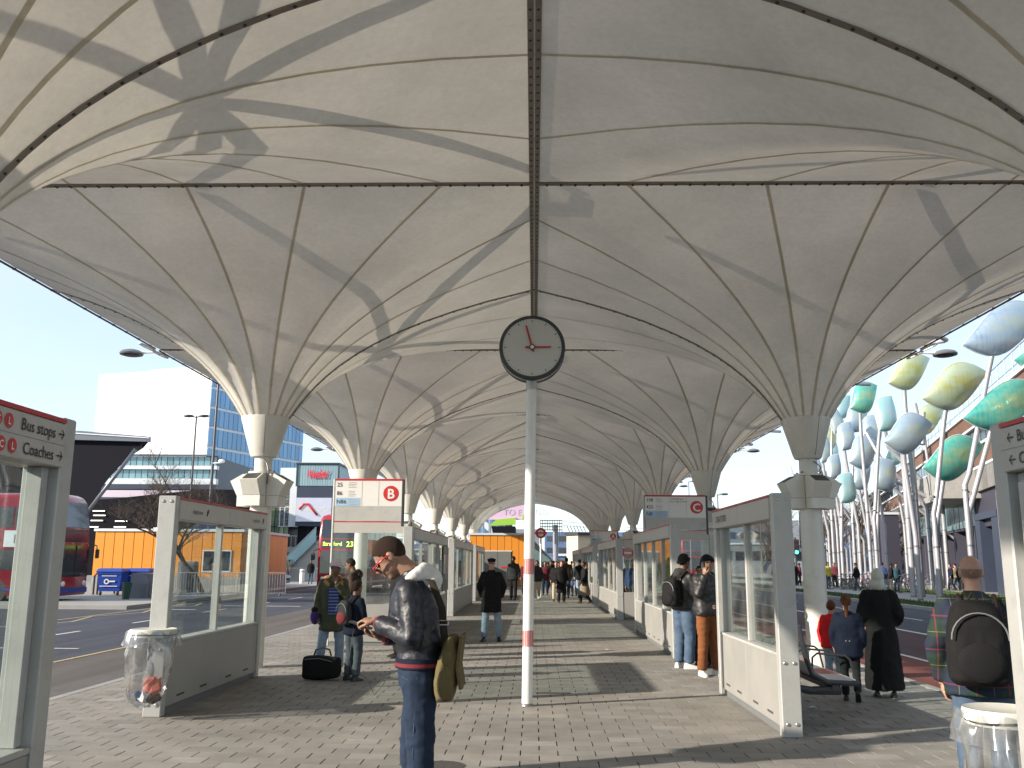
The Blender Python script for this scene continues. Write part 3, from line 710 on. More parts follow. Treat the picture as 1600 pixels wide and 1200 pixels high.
# yellow poster inside R2 and coloured boards
mat('poster_yellow', (0.72, 0.62, 0.08), 0.5); mat('poster_orange', (0.75, 0.25, 0.03), 0.5); mat('poster_blue', (0.25, 0.42, 0.55), 0.5)
mb = MB(); mb.bbox((2.52, 16.75, .80), (2.56, 17.9, 2.0), .008); ps = mb.build('poster_case', 'sign_white', R2, world=True)
mb = MB(); mb.add([(2.5165, 16.8, .85), (2.5165, 17.85, .85), (2.5165, 17.85, 1.8), (2.5165, 16.8, 1.8)], [(0, 3, 2, 1)]); mb.build('poster', 'poster_yellow', ps, world=True)
mb = MB(); mb.add([(2.5155, 16.8, 1.8), (2.5155, 17.85, 1.8), (2.5155, 17.85, 1.97), (2.5155, 16.8, 1.97)], [(0, 3, 2, 1)]); mb.build('poster_heading', 'poster_orange', ps, world=True)
mb = MB(); mb.add([(2.515, 17.0, .9), (2.515, 17.35, .9), (2.515, 17.25, 1.4), (2.515, 17.1, 1.45)], [(0, 3, 2, 1)]); mb.build('poster_figure', 'poster_blue', ps, world=True)
mb = MB(); mb.bbox((-2.43, 24.5, .85), (-2.38, 26.0, 2.0), .008); nb_ = mb.build('notice_case', 'dark_metal', SB2, world=True)
for k, (m_, y_) in enumerate((('sign_white', 24.65), ('poster_blue', 25.1), ('poster_orange', 25.55))): mb = MB(); mb.box((-2.379, y_, 1.3 - .15 * (k % 2)), (-2.374, y_ + .36, 1.8)); mb.build('notice', m_, nb_, world=True)
# ================================================================== bus stop signs across the platform
def stop_sign(label, x0, x1, Y, letter, routes, hi, scale_z=1.0, note=None, thin_left=True):
    t_ = thing('bus_stop_sign', label, 'bus stop sign', ((x0 + x1) / 2, Y, 0), 0, 'lettered bus stop signs across the platform')
    z = lambda q: q
    H = 3.24; w = x1 - x0
    mb = MB(); mb.tube([(x0 + .03, Y, 0), (x0 + .03, Y, H)], .028, 10); mb.build('pole', 'post_grey', t_, world=True, smooth='auto')
    mb = MB(); mb.bbox((x1 + .01, Y - .06, 0), (x1 + .19, Y + .06, 2.30), .008); mb.build('post', 'post_grey', t_, world=True)
    mb = MB(); mb.bbox((x1 - .05, Y - .04, 2.30), (x1 + .0, Y + .04, H), .006); mb.build('upper_post', 'dark_metal', t_, world=True)
    za, zb, zc_, zd = H - .03, 2.70, 2.40, 2.17
    mb = MB(); mb.box((x0 + .06, Y - .035, zb), (x1 - .05, Y + .035, za)); rb = mb.build('route_board', 'sign_white', t_, world=True)
    mb = MB(); mb.box((x0 + .06, Y - .04, za + .001), (x1 - .05, Y + .04, H + .01)); mb.build('red_strip', 'red_strip', t_, world=True)
    mb = MB(); mb.box((x0 + .06, Y - .034, 2.405), (x1 - .05, Y + .034, zb - .002)); mb.build('speaker_board', 'paint_grey', t_, world=True)
    mb = MB(); mb.box((x0 + .06, Y - .036, 2.38), (x1 - .01, Y + .036, 2.40)); mb.build('red_line', 'red_strip', t_, world=True)
    mb = MB(); mb.box((x0 + .06, Y - .035, zd), (x1 + .005, Y + .035, 2.378)); mb.build('header', 'header_cream', t_, world=True)
    mb = MB(); mb.box((x0 + .06, Y - .006, .80), (x1 + .005, Y + .006, zd - .002)); mb.build('glass_pane', 'shelter_glass', t_, world=True)
    mb = MB(); mb.bbox((x0 + .06, Y - .05, .07), (x1 + .005, Y + .05, .78), .006); mb.build('lower_panel', 'panel_grey', t_, world=True)
    mb = MB(); mb.box((x0 + .06, Y - .03, 0), (x1 + .005, Y + .03, .068)); mb.build('plinth', 'plinth_dark', t_, world=True)
    # disc
    f = Y - .037; r = .155
    cx = x1 - .27; czz = (zb + za) / 2
    mb = MB(); disc_mb(mb, (cx, f, czz), r, (1, 0, 0), (0, 0, 1), .002, 36); mb.build('stop_disc', 'sign_red', rb, world=True, fixn=False)
    mb = MB(); text_mb(mb, letter, .27, (cx, f, czz - .098), (1, 0, 0), (0, 0, 1), 'CENTER', .005, .006); mb.build('stop_letter', 'sign_white', rb, world=True, fixn=False)
    n = len(routes); hh = (za - zb) / 3
    mb = MB(); small = MB(); rr = random.Random(hash(letter) % 97)
    for i, rt in enumerate(routes):
        zz = za - (i + 1) * hh
        if rt.startswith('N'):
            tb = MB(); tb.add([(x0 + .07, f - .001, zz + .003), (x0 + .07 + w * .34, f - .001, zz + .003), (x0 + .07 + w * .34, f - .001, zz + hh - .004), (x0 + .07, f - .001, zz + hh - .004)], [(0, 1, 2, 3)]); tb.build('night_tab', 'blue_tab', rb, world=True)
        text_mb(mb, rt, .115, (x0 + .085, f, zz + .05), (1, 0, 0), (0, 0, 1), 'LEFT', .004, .0005)
        for q in range(4):
            lw = rr.uniform(.12, .23); small.box((x0 + .32, f - .003, zz + .125 - q * .032), (x0 + .32 + lw, f - .001, zz + .133 - q * .032))
    mb.build('route_numbers', 'black_ink', rb, world=True, fixn=False)
    mat_n = 'grey_print'
    if mat_n not in MATS: mat(mat_n, (0.35, 0.35, 0.36), 0.6)
    small.build('route_list', mat_n, rb, world=True)
    mb = MB()
    for xx in (x0 + .07 + w * .36, x1 - .52): mb.box((xx, f - .0015, zb + .01), (xx + .004, f, za - .01))
    mb.build('board_joint', mat_n, rb, world=True)
    if note:
        mb = MB(); 
        for i, ln in enumerate(note): text_mb(mb, ln, .05, (x0 + .09 + w * .37, f, za - .07 - i * .065), (1, 0, 0), (0, 0, 1), 'LEFT', .004)
        mb.build('notice_lettering', 'black_ink', rb, world=True, fixn=False)
    return t_
stop_sign('bus stop sign with the large letter B behind the phone user', -4.05, -2.6, 18.45, 'B', ['25', '86', 'N86'], 0)
stop_sign('bus stop sign with the large letter C above the youths', 2.66, 4.24, 22.62, 'C', ['108', '425', 'N8'], 0, note=['Cambridge and', 'East Anglia Coaches'])
stop_sign('bus stop sign with the large letter A far down the right side', 2.95, 4.4, 48.4, 'A', ['25', '69', 'N8'], 0)
stop_sign('plain cross screen past the lit post, a seated person behind its glass', 2.72, 3.9, 26.6, '', [], 0) if False else None
def cross_screen(label, x0, x1, Y):
    t_ = thing('cross_screen', label, 'wind screen', ((x0 + x1) / 2, Y, 0), 0, 'short cross screens between the long screens')
    mb = MB(); mb.bbox((x0, Y - .04, 2.06), (x1, Y + .04, 2.28), .006); mb.build('header', 'header_cream', t_, world=True)
    mb = MB(); mb.box((x0, Y - .042, 2.282), (x1, Y + .042, 2.30)); mb.build('red_strip', 'red_strip', t_, world=True)
    mb = MB(); mb.box((x0 + .02, Y - .006, .78), (x1 - .02, Y + .006, 2.058)); mb.build('glass_pane', 'shelter_glass', t_, world=True)
    mb = MB(); mb.bbox((x0, Y - .05, .07), (x1, Y + .05, .775), .006); mb.build('lower_panel', 'panel_grey', t_, world=True)
    mb = MB(); mb.box((x0, Y - .03, 0), (x1, Y + .03, .068)); mb.build('plinth', 'plinth_dark', t_, world=True)
    mb = MB(); mb.bbox((x1, Y - .05, 0), (x1 + .1, Y + .05, 2.3), .006); mb.build('post', 'post_grey', t_, world=True)
    return t_
cross_screen('cross screen with a seated person behind its glass on the right', 2.62, 3.9, 27.26)
# ================================================================== clock
cb = gnd(823.5, 1103); CYk = cb.y; cc = at(831.5, 546.5, CYk); ctop = cc.copy()
ck = thing('platform_clock', 'round white faced clock with red hands on a tall striped pole', 'clock', (cb.x, CYk, 0))
zr = .403
mb = MB(); lean = Vector((cc.x - cb.x, 0, cc.z)).normalized()
def pp(z): return Vector((cb.x + (cc.x - cb.x) * z / cc.z, CYk, z))
mb.tube([pp(0), pp(cc.z - zr * .9)], .062, 24); mb.build('pole', 'white_paint', ck, world=True, smooth='auto')
mb = MB(); mb.lathe([(.075, 0), (.072, .02), (.0625, .03)], (cb.x, CYk, 0), 24); mb.build('base_ring', 'mid_metal', ck, world=True, smooth='auto')
mb = MB(); mb.tube([pp(cc.z - zr - .10), pp(cc.z - zr * .9)], .067, 24); mb.build('sleeve', 'post_grey', ck, world=True, smooth='auto')
mat('clock_ring', (0.05, 0.06, 0.062), 0.3, metal=0.3); mat('clock_face', (0.56, 0.57, 0.55), 0.5, var=0.03); mat('hand_red', (0.42, 0.035, 0.03), 0.45)
mat('faded_red', (0.58, 0.19, 0.19), 0.6, var=0.2, wear=.4, wear_rgb=(.6, .45, .43), scale=12)
for zz0, zz1 in ((CAM_H - (895 - 877) / FPX * CYk, CAM_H + (877 - 872) / FPX * CYk), (.66, .84)):
    mb = MB(); n = 14
    for k in range(n):
        a0 = 2 * math.pi * k / n; a1 = a0 + 2 * math.pi / n * .72; rp = .0645
        q = []
        for zz in (zz0, zz1):
            c = pp(zz)
            for a in (a0, (a0 + a1) / 2, a1): q.append((c.x + rp * math.cos(a), c.y + rp * math.sin(a), zz))
        mb.add(q, [(0, 1, 4, 3), (1, 2, 5, 4)])
    mb.build('red_stripe_band', 'faded_red', ck, world=True)
th = .13
mb = MB(); mb.lathe([(zr - .03, -th), (zr, -th + .01), (zr, -th + .05), (zr - .012, -th + .055), (zr - .012, th - .055), (zr, th - .05), (zr, th - .01), (zr - .03, th)], tuple(cc), 56, 'Y')
drum = mb.build('drum', 'clock_ring', ck, world=True, smooth='auto')
mb = MB(); mb.lathe([(zr - .010, -th + .056), (zr - .008, -th + .06), (zr - .008, th - .06), (zr - .010, th - .056)], tuple(cc), 56, 'Y'); mb.build('drum_band', 'steel', ck, world=True, smooth='auto')
for s in (-1, 1):
    fy = cc.y + s * (th + .0015); xd = (-s, 0, 0)   # s=-1 faces the viewer
    mb = MB(); disc_mb(mb, (cc.x, fy, cc.z), zr - .045, xd, (0, 0, 1), 0, 48); face = mb.build('face', 'clock_face', ck, world=True, fixn=False)
    mb = MB()
    for k in range(60):
        a = 2 * math.pi * k / 60; big_ = k % 5 == 0; r1 = zr - .055; r0 = r1 - (.034 if big_ else .009); w = .0045 if big_ else .0028
        u = Vector((-s * math.sin(a), 0, math.cos(a))); v = Vector((-s * math.cos(a), 0, -math.sin(a))); c = Vector((cc.x, fy + s * .002, cc.z))
        mb.add([c + u * r0 - v * w, c + u * r1 - v * w, c + u * r1 + v * w, c + u * r0 + v * w], [(0, 1, 2, 3)])
    mb.build('tick_mark', 'black_ink', face, world=True)
    for nm, ang, ln, tl, w in (('minute_hand', -15.5, .275, .06, .013), ('hour_hand', 89.5, .225, .085, .012)):
        a = R(ang); u = Vector((-s * math.sin(a), 0, math.cos(a))); v = Vector((-s * math.cos(a), 0, -math.sin(a))); d = .010 if nm[0] == 'h' else .016
        c = Vector((cc.x, fy + s * d, cc.z)); mb = MB()
        q = [c - u * tl - v * w, c + u * ln - v * w * .8, c + u * (ln + .012), c + u * ln + v * w * .8, c - u * tl + v * w]
        mb.loft([q, [p + Vector((0, s * .004, 0)) for p in q]], True); mb.build(nm, 'hand_red', face, world=True)
    mb = MB(); disc_mb(mb, (cc.x, fy + s * .024, cc.z), .036, xd, (0, 0, 1), 0, 28, .022); mb.build('hub_ring', 'black_ink', face, world=True)
    mb = MB(); disc_mb(mb, (cc.x, fy + s * .0245, cc.z), .023, xd, (0, 0, 1), 0, 24); mb.build('hub', 'sign_white', face, world=True)
# ================================================================== litter bag hoops
mat('bag_red', (0.55, 0.12, 0.08), 0.6); mat('bag_dark', (0.06, 0.03, 0.025), 0.6); mat('bag_blue', (0.05, 0.18, 0.45), 0.5); mat('hoop_cream', (0.62, 0.62, 0.56), 0.4, var=0.08, wear=0.3, scale=9, wear_rgb=(.25, .22, .17))
def bag_hoop(label, c, r, seed, full=True, ln=.74):
    t_ = thing('litter_bag_hoop', label, 'litter bag', c, 0, 'clear litter bags on hoops')
    mb = MB(); mb.lathe([(r - .045, .0), (r + .005, .018), (r + .012, .0), (r, -.06), (r - .008, -.06), (r - .02, -.012), (r - .045, -.002)], (0, 0, 0), 36); h = mb.build('hoop', 'hoop_cream', t_, smooth='auto')
    rn = random.Random(seed)
    def surf(n_u, zs, rs, amp, sx=0.0):
        rings = []
        for z, rad in zip(zs, rs):
            q = []
            for k in range(n_u):
                a = 2 * math.pi * k / n_u
                f = noise.noise(Vector((math.cos(a) * 2.2 + seed, math.sin(a) * 2.2, z * 2.5))) + .55 * abs(noise.noise(Vector((math.cos(a) * 6 + seed, math.sin(a) * 6, z * 4)))) - .45 * abs(noise.noise(Vector((math.cos(a) * 13 + z * 5, math.sin(a) * 13, z * 8 + seed))))
                rr_ = rad * (1 + amp * f); q.append((rr_ * math.cos(a) + sx * z * z, rr_ * math.sin(a), z + .02 * f))
            rings.append(q)
        return rings
    zs = [-.02 - ln * k / 16 for k in range(17)]; rs = [r * (1.0 - .20 * abs(k / 16 - .35)) * (1 if k < 13 else (.95, .85, .65, .3)[k - 13]) for k in range(17)]
    mb = MB(); rings = surf(56, zs, rs, .30, -.10); mb.loft(rings, False); mb.add(rings[-1], [tuple(range(56))]); mb.build('clear_bag', 'clear_film', t_, smooth=True, fixn=False)
    mb = MB(); mb.loft(surf(48, [-.0 - .03 * k for k in range(6)], [r * (1.05 + .045 * k) for k in range(6)], .22), False); mb.build('bag_cuff', 'clear_film', t_, smooth=True, fixn=False)
    if full:
        for nm, m_, p, s_ in (('red_litter', 'bag_red', (.02, .02, -ln + .17), (.10, .08, .11)), ('dark_litter', 'bag_dark', (.05, .0, -ln + .07), (.09, .07, .05)), ('blue_litter', 'bag_blue', (-.09, -.03, -ln + .09), (.05, .03, .04)), ('white_litter', 'litter', (-.02, -.04, -ln + .08), (.05, .05, .06))):
            mb = MB(); mb.ball(p, s_, 12, 8)
            mb.v = [tuple(Vector(v) + Vector((noise.noise(Vector(v) * 22), noise.noise(Vector(v) * 22 + Vector((5, 5, 5))), noise.noise(Vector(v) * 22 + Vector((9, 1, 3))))) * .045) for v in mb.v]
            mb.build(nm, m_, t_)
    mb = MB(); mb.tube([(r * .2, r * .9, -.03), (r * .5, r + .12, -.03)], .012, 6); mb.build('bracket', 'mid_metal', t_)
    mb = MB(); mb.tube([((r + .016) * math.cos(a), (r + .016) * math.sin(a), -.035 + .006 * math.sin(3 * a)) for a in [2 * math.pi * k / 40 for k in range(41)]], .004, 5); mb.build('tie_cord', 'black_ink', t_)
    return t_
rc = at(240, 985, 9.78); bag_hoop('clear rubbish bag with red litter on the left screen post', (rc.x, 9.78, rc.z), .225, 3)
rc = at(1568, 1112, 4.95); bag_hoop('empty clear rubbish bag on a hoop at the bottom right corner', (rc.x, 4.95, rc.z), .185, 8, False, .8)
# ================================================================== bench behind R1
t_ = thing('bench', 'black framed bench with wire armrests behind the Stratford screen', 'bench', (3.0, 10.6, 0))
mb = MB()
for yy in (9.75, 11.9):
    mb2 = MB(); mb2.tube([(2.72, yy, 1.0), (2.76, yy, .72), (2.83, yy, .52), (2.98, yy, .44), (3.3, yy, .43)], [.022, .026, .03, .03, .026], 8); mb2.tube([(2.5, yy, .42), (2.8, yy, .36), (3.1, yy, .37)], [.03, .04, .05], 8); mb2.build('seat_frame', 'dark_metal', t_, world=True, smooth='auto')
mb = MB(); mb.bbox((3.0, 9.7, .36), (3.08, 12.0, .42), .01); mb.build('beam', 'dark_metal', t_, world=True)
for k, (m_, n_) in enumerate((('sign_white', 'seat'), ('faded_red', 'seat'), ('sign_white', 'seat'), ('faded_red', 'seat'))):
    y0 = 9.8 + k * .52; mb = MB(); rings = []
    prof = [(2.80, .62), (2.84, .53), (2.92, .475), (3.1, .46), (3.28, .465)]
    mb.add([(a, y0 + .01, b) for a, b in prof] + [(a, y0 + .5, b) for a, b in prof] + [(a, y0 + .01, b - .012) for a, b in prof] + [(a, y0 + .5, b - .012) for a, b in prof],
           [(i, i + 1, i + 6, i + 5) for i in range(4)] + [(10 + i, 15 + i, 16 + i, 11 + i) for i in range(4)] + [(0, 10, 11, 1), (1, 11, 12, 2), (2, 12, 13, 3), (3, 13, 14, 4), (5, 6, 16, 15), (6, 7, 17, 16), (7, 8, 18, 17), (8, 9, 19, 18), (4, 14, 19, 9), (0, 5, 15, 10)])
    mb.build(n_, m_, t_, world=True)
for k in range(5):
    yy = 9.79 + k * .52; mb = MB(); mb.tube([(2.84, yy, .53), (2.85, yy, .68), (2.9, yy, .72), (3.18, yy, .70), (3.23, yy, .66), (3.27, yy, .47)], .011, 6); mb.build('armrest', 'dark_metal', t_, world=True, smooth='auto')
# ================================================================== people
mat('eye_white', (0.6, 0.58, 0.55), 0.3); mat('eye_dark', (0.02, 0.015, 0.012), 0.2)
def skin(name, rgb):
    m = mat(name, rgb, 0.5, var=0.08, scale=12, bump=0.12, bscale=180, spec=0.4); b = m.node_tree.nodes['Principled BSDF']
    b.inputs['Subsurface Weight'].default_value = 0.0
skin('skin_tan', (0.29, 0.165, 0.115)); skin('skin_dark', (0.10, 0.050, 0.032)); skin('skin_fair', (0.50, 0.29, 0.21)); skin('skin_brown', (0.18, 0.092, 0.058))
def cloth(name, rgb, rough=0.85, bump=0.35, bscale=120, spec=0.2, var=0.15, coat=0.0): return mat(name, rgb, rough, var=var, scale=7, bump=bump, bscale=bscale, spec=spec, coat=coat)
cloth('hair_black', (0.018, 0.013, 0.011), 0.6, 0.9, 200); cloth('hair_brown', (0.042, 0.024, 0.016), 0.75, 1.0, 420, var=.4); cloth('hair_grey', (0.22, 0.19, 0.17), .7, .8, 220); cloth('hair_fringe', (0.30, 0.19, 0.14), .8, .4, 220); cloth('hair_auburn', (0.12, 0.045, 0.02), .6, .8, 200)
cloth('leather_navy', (0.011, 0.013, 0.021), 0.46, 0.3, 45, 0.5, 0.1); cloth('leather_black', (0.014, 0.013, 0.013), 0.48, 0.3, 50, 0.6); cloth('wool_black', (0.012, 0.012, 0.013)); cloth('wool_charcoal', (0.035, 0.035, 0.038))
cloth('wool_navy', (0.010, 0.014, 0.030)); cloth('wool_brown', (0.05, 0.035, 0.025)); cloth('hood_white', (0.66, 0.65, 0.62)); cloth('denim_dark', (0.020, 0.033, 0.062), bscale=260); cloth('denim_mid', (0.075, 0.115, 0.175), bscale=260, var=.3); cloth('denim_pale', (0.27, 0.35, 0.44), bscale=260, var=.25)
cloth('denim_grey', (0.07, 0.085, 0.10), bscale=260, var=.3); cloth('chino_orange', (0.20, 0.075, 0.028)); cloth('parka_green', (0.075, 0.08, 0.05)); cloth('fur_tan', (0.45, 0.27, 0.12), 0.95, 1.0, 90); cloth('red_coat', (0.60, 0.02, 0.025)); cloth('purple_cloth', (0.06, 0.03, 0.16))
cloth('cap_pink', (0.62, 0.52, 0.55)); cloth('scarf_pale', (0.52, 0.53, 0.48)); cloth('khaki_canvas', (0.14, 0.112, 0.052), bscale=200); cloth('strap_dark', (0.035, 0.03, 0.022)); cloth('skirt_taupe', (0.22, 0.18, 0.13)); cloth('trouser_cream', (0.45, 0.40, 0.30)); cloth('trouser_dark', (0.02, 0.02, 0.022)); cloth('coat_teal', (0.03, 0.08, 0.10)); cloth('coat_maroon', (0.10, 0.02, 0.03)); cloth('coat_blue', (0.04, 0.07, 0.16)); cloth('coat_beige', (0.33, 0.25, 0.16)); cloth('knit_maroon', (0.18, 0.03, 0.035))
mat('shoe_white', (0.70, 0.70, 0.68), 0.5); mat('shoe_black', (0.018, 0.017, 0.016), 0.4); mat('shoe_brown', (0.12, 0.05, 0.03), 0.5); mat('glasses_red', (0.5, 0.02, 0.03), 0.25); mat('glasses_black', (0.02, 0.02, 0.02), 0.25)
def stripes_mat():
    m = mat('striped_top', (0.04, 0.06, 0.22), 0.85); n = m.node_tree.nodes; l = m.node_tree.links; b = n['Principled BSDF']
    tc = n.new('ShaderNodeTexCoord'); sx = n.new('ShaderNodeSeparateXYZ'); l.new(tc.outputs['Object'], sx.inputs[0])
    a = n.new('ShaderNodeMath'); a.operation = 'MULTIPLY'; a.inputs[1].default_value = 22; l.new(sx.outputs['Z'], a.inputs[0]); f = n.new('ShaderNodeMath'); f.operation = 'FRACT'; l.new(a.outputs[0], f.inputs[0])
    g = n.new('ShaderNodeMath'); g.operation = 'GREATER_THAN'; g.inputs[1].default_value = 0.72; l.new(f.outputs[0], g.inputs[0])
    mx = n.new('ShaderNodeMix'); mx.data_type = 'RGBA'; mx.inputs[6].default_value = (0.03, 0.045, 0.20, 1); mx.inputs[7].default_value = (0.22, 0.28, 0.48, 1); l.new(g.outputs[0], mx.inputs[0]); l.new(mx.outputs[2], b.inputs['Base Color'])
stripes_mat()
def tartan_mat():
    m = mat('tartan', (0.02, 0.05, 0.035), 0.85, bump=0.3, bscale=160); n = m.node_tree.nodes; l = m.node_tree.links; b = n['Principled BSDF']
    tc = n.new('ShaderNodeTexCoord'); sx = n.new('ShaderNodeSeparateXYZ'); l.new(tc.outputs['Object'], sx.inputs[0])
    def band(sock, period, off, w):
        a = n.new('ShaderNodeMath'); a.operation = 'MULTIPLY_ADD'; a.inputs[1].default_value = 1 / period; a.inputs[2].default_value = off + 10; l.new(sock, a.inputs[0])
        f = n.new('ShaderNodeMath'); f.operation = 'FRACT'; l.new(a.outputs[0], f.inputs[0]); g = n.new('ShaderNodeMath'); g.operation = 'LESS_THAN'; g.inputs[1].default_value = w; l.new(f.outputs[0], g.inputs[0]); return g.outputs[0]
    def mixc(fac, base, col, k):
        mu = n.new('ShaderNodeMath'); mu.operation = 'MULTIPLY'; mu.inputs[1].default_value = k; l.new(fac, mu.inputs[0])
        mx = n.new('ShaderNodeMix'); mx.data_type = 'RGBA'; l.new(mu.outputs[0], mx.inputs[0]); l.new(base, mx.inputs[6]); mx.inputs[7].default_value = (*col, 1); return mx.outputs[2]
    rgb = n.new('ShaderNodeRGB'); rgb.outputs[0].default_value = (0.010, 0.030, 0.020, 1); c = rgb.outputs[0]
    c = mixc(band(sx.outputs['Z'], .22, .3, .5), c, (0.008, 0.012, 0.032), .75); c = mixc(band(sx.outputs['X'], .2, .1, .5), c, (0.010, 0.016, 0.055), .55)
    for s_, o_ in ((sx.outputs['Z'], .2), (sx.outputs['X'], .35)):
        c = mixc(band(s_, .22 if s_ == sx.outputs['Z'] else .2, o_, .04), c, (0.22, 0.03, 0.03), .5); c = mixc(band(s_, .22 if s_ == sx.outputs['Z'] else .2, o_ + .47, .02), c, (0.34, 0.28, 0.12), .4)
    l.new(c, b.inputs['Base Color'])
tartan_mat()

def hand_mb(mb, w, d, n, s=1.0, curl=0.5, thumb=1, seg=6):
    """palm and five fingers. w wrist, d pointing direction, n palm normal; thumb = side sign"""
    d = Vector(d).normalized(); n = Vector(n); n = (n - d * n.dot(d)).normalized(); x = d.cross(n) * thumb
    w = Vector(w); M = Matrix((x, d, n)).transposed()
    mb.tube([w - d * .02 * s, w + d * .03 * s], [.026 * s, .030 * s], 8)
    mb.ball(w + d * .05 * s, (.040 * s, .052 * s, .017 * s), 12, 8, M)
    for k, (off, ln, r) in enumerate(((.030, .072, .0088), (.010, .080, .0092), (-.010, .075, .0088), (-.029, .058, .0078))):
        b = w + d * .088 * s + x * off * s; c1 = curl * (0.7 + .1 * k); c2 = curl * 1.5
        d1 = (d * math.cos(c1) + n * math.sin(c1)); d2 = (d * math.cos(c1 + c2) + n * math.sin(c1 + c2)); d3 = (d * math.cos(c1 + c2 * 1.5) + n * math.sin(c1 + c2 * 1.5))
        p1 = b + d1 * ln * .45 * s; p2 = p1 + d2 * ln * .33 * s; p3 = p2 + d3 * ln * .25 * s
        mb.tube([b - d * .02 * s, b, p1, p2, p3, p3 + d3 * .004 * s], [r * s * 1.05, r * s, r * s * .97, r * s * .9, r * s * .78, r * s * .35], seg)
    b = w + d * .03 * s + x * .032 * s; td = (d * .6 + x * .65 + n * .35).normalized(); t2 = (d * .85 + x * .1 + n * .5).normalized()
    mb.tube([b - td * .015 * s, b + td * .028 * s, b + td * .028 * s + t2 * .03 * s, b + td * .028 * s + t2 * .052 * s], [.014 * s, .0115 * s, .010 * s, .006 * s], seg)

def displace(me, amp, freq, seed=0.0, aniso=(1, 1, 1), mask=None):
    ns = [v.normal.copy() for v in me.vertices]; cs = [v.co.copy() for v in me.vertices]; out = []; off = Vector((seed, seed * 1.7, seed * .3))
    for c, nn in zip(cs, ns):
        p = Vector((c.x * aniso[0], c.y * aniso[1], c.z * aniso[2])) * freq + off
        f = noise.noise(p) + .5 * noise.noise(p * 2.1)
        out.extend(c + nn * (amp * f))
    me.vertices.foreach_set('co', out); me.update()
def person(label, loc, face, H=1.75, top='wool_black', hem=.86, bulk=1.0, pants='denim_dark', pw=1.0, shoes='shoe_black', skinm='skin_fair', hair='hair_black', hairstyle='short', hat=None, hatm=None,
           pose=None, head=(0, 0), lean=0.0, robe=None, skirt=None, voxel=.022, group=None, hood=None, collar=True, seated=False, width=1.0, seed=0, detail=False, belly=0.0, sleeve=True):
    """face: compass heading the figure looks along (0 = away from viewer, 90 = right)"""
    S = H / 1.75; t_ = thing('person', label, 'person', loc, -R(face), group)
    J = dict(hipL=(-.09, 0, .92), kneeL=(-.105, .02, .5), ankL=(-.11, -.02, .085), hipR=(.09, 0, .92), kneeR=(.105, .02, .5), ankR=(.11, -.02, .085),
             shL=(-.163 * width, 0, 1.385), elL=(-.24, -.03, 1.13), wrL=(-.235, .06, .89), shR=(.163 * width, 0, 1.385), elR=(.24, -.03, 1.13), wrR=(.235, .06, .89),
             dL=(0, .15, -1), dR=(0, .15, -1), nL=(1, 0, 0), nR=(-1, 0, 0), curlL=.45, curlR=.45, footL=0, footR=0, pelvis=(0, 0, 0))
    if pose: J.update(pose)
    def V(k): return Vector(J[k]) * S
    def bend(p):   # forward lean of everything above the hips
        p = Vector(p)
        if lean and p.z > .95 * S:
            a = -lean * min(1, (p.z - .95 * S) / (.25 * S)); q = Matrix.Rotation(a, 3, 'X') @ (p - Vector((0, 0, .95 * S))); return q + Vector((0, 0, .95 * S))
        return p
    sh = {k: bend(V(k)) for k in ('shL', 'shR')}
    neck0 = bend(Vector((0, -.01, 1.44)) * S); hc = bend(Vector((0, .012, 1.50)) * S)
    HM = Matrix.Rotation(R(-head[1]), 3, 'Z') @ Matrix.Rotation(-lean - R(head[0]), 3, 'X')
    hcen = hc + HM @ (Vector((0, .028, .135)) * S)
    hs = S if H > 1.45 else S * (1 + (1.45 - H) * .55)
    def hp(x, y, z): return hcen + HM @ (Vector((x, y, z)) * hs)
    # ---- body (one continuous mesh)
    bm_ = MB()
    bm_.ball(hp(0, -.012, .022), (.074 * hs, .094 * hs, .094 * hs), 18, 12, HM); bm_.ball(hp(0, .026, -.035), (.061 * hs, .066 * hs, .078 * hs), 16, 10, HM); bm_.ball(hp(0, .05, -.088), (.038 * hs, .036 * hs, .028 * hs), 12, 8, HM)
    bm_.tube([hp(0, .088, .016), hp(0, .104, -.012), hp(0, .110, -.026)], [.009 * hs, .013 * hs, .015 * hs], 8); bm_.ball(hp(0, .098, -.03), (.02 * hs, .012 * hs, .010 * hs), 8, 6, HM)
    bm_.ball(hp(0, .086, -.058), (.025 * hs, .012 * hs, .007 * hs), 10, 6, HM); bm_.ball(hp(0, .084, -.069), (.021 * hs, .012 * hs, .008 * hs), 10, 6, HM)
    bm_.ball(hp(0, .075, .022), (.05 * hs, .016 * hs, .010 * hs), 10, 6, HM)
    for s in (-1, 1): bm_.ball(hp(s * .074, -.012, -.008), (.013 * hs, .020 * hs, .031 * hs), 8, 8, HM)
    bm_.tube([neck0 - Vector((0, 0, .05 * S)), neck0, hc, hp(0, -.02, -.05)], [.07 * S, .060 * S, .056 * S, .055 * S], 12)
    def torso(mb, k=1.0, z0=.84, extra=0.0, chest=1.0):
        prof = [(.86, .155, .115), (.95, .168, .128), (1.06, .150, .115), (1.16, .156, .118), (1.28, .170, .128), (1.36, .160, .115), (1.42, .115, .085), (1.475, .058, .056)]
        rings = []
        if z0 > .87: prof = [(z0, .158, .122)] + [q_ for q_ in prof if q_[0] > z0 + .03]
        for (z, rx, ry) in prof:
            q = []
            for j in range(20):
                a = 2 * math.pi * j / 20; c, s_ = math.cos(a), math.sin(a); e = .8
                bx = math.copysign(abs(c) ** e, c) * (rx * (width if z > 1.1 else 1) * k + extra); by = math.copysign(abs(s_) ** e, s_) * (ry * k + extra)
                if s_ > 0 and belly and z < 1.25: by += belly
                q.append(bend(Vector((bx, by, z)) * S))
            rings.append(q)
        mb.loft(rings, True)
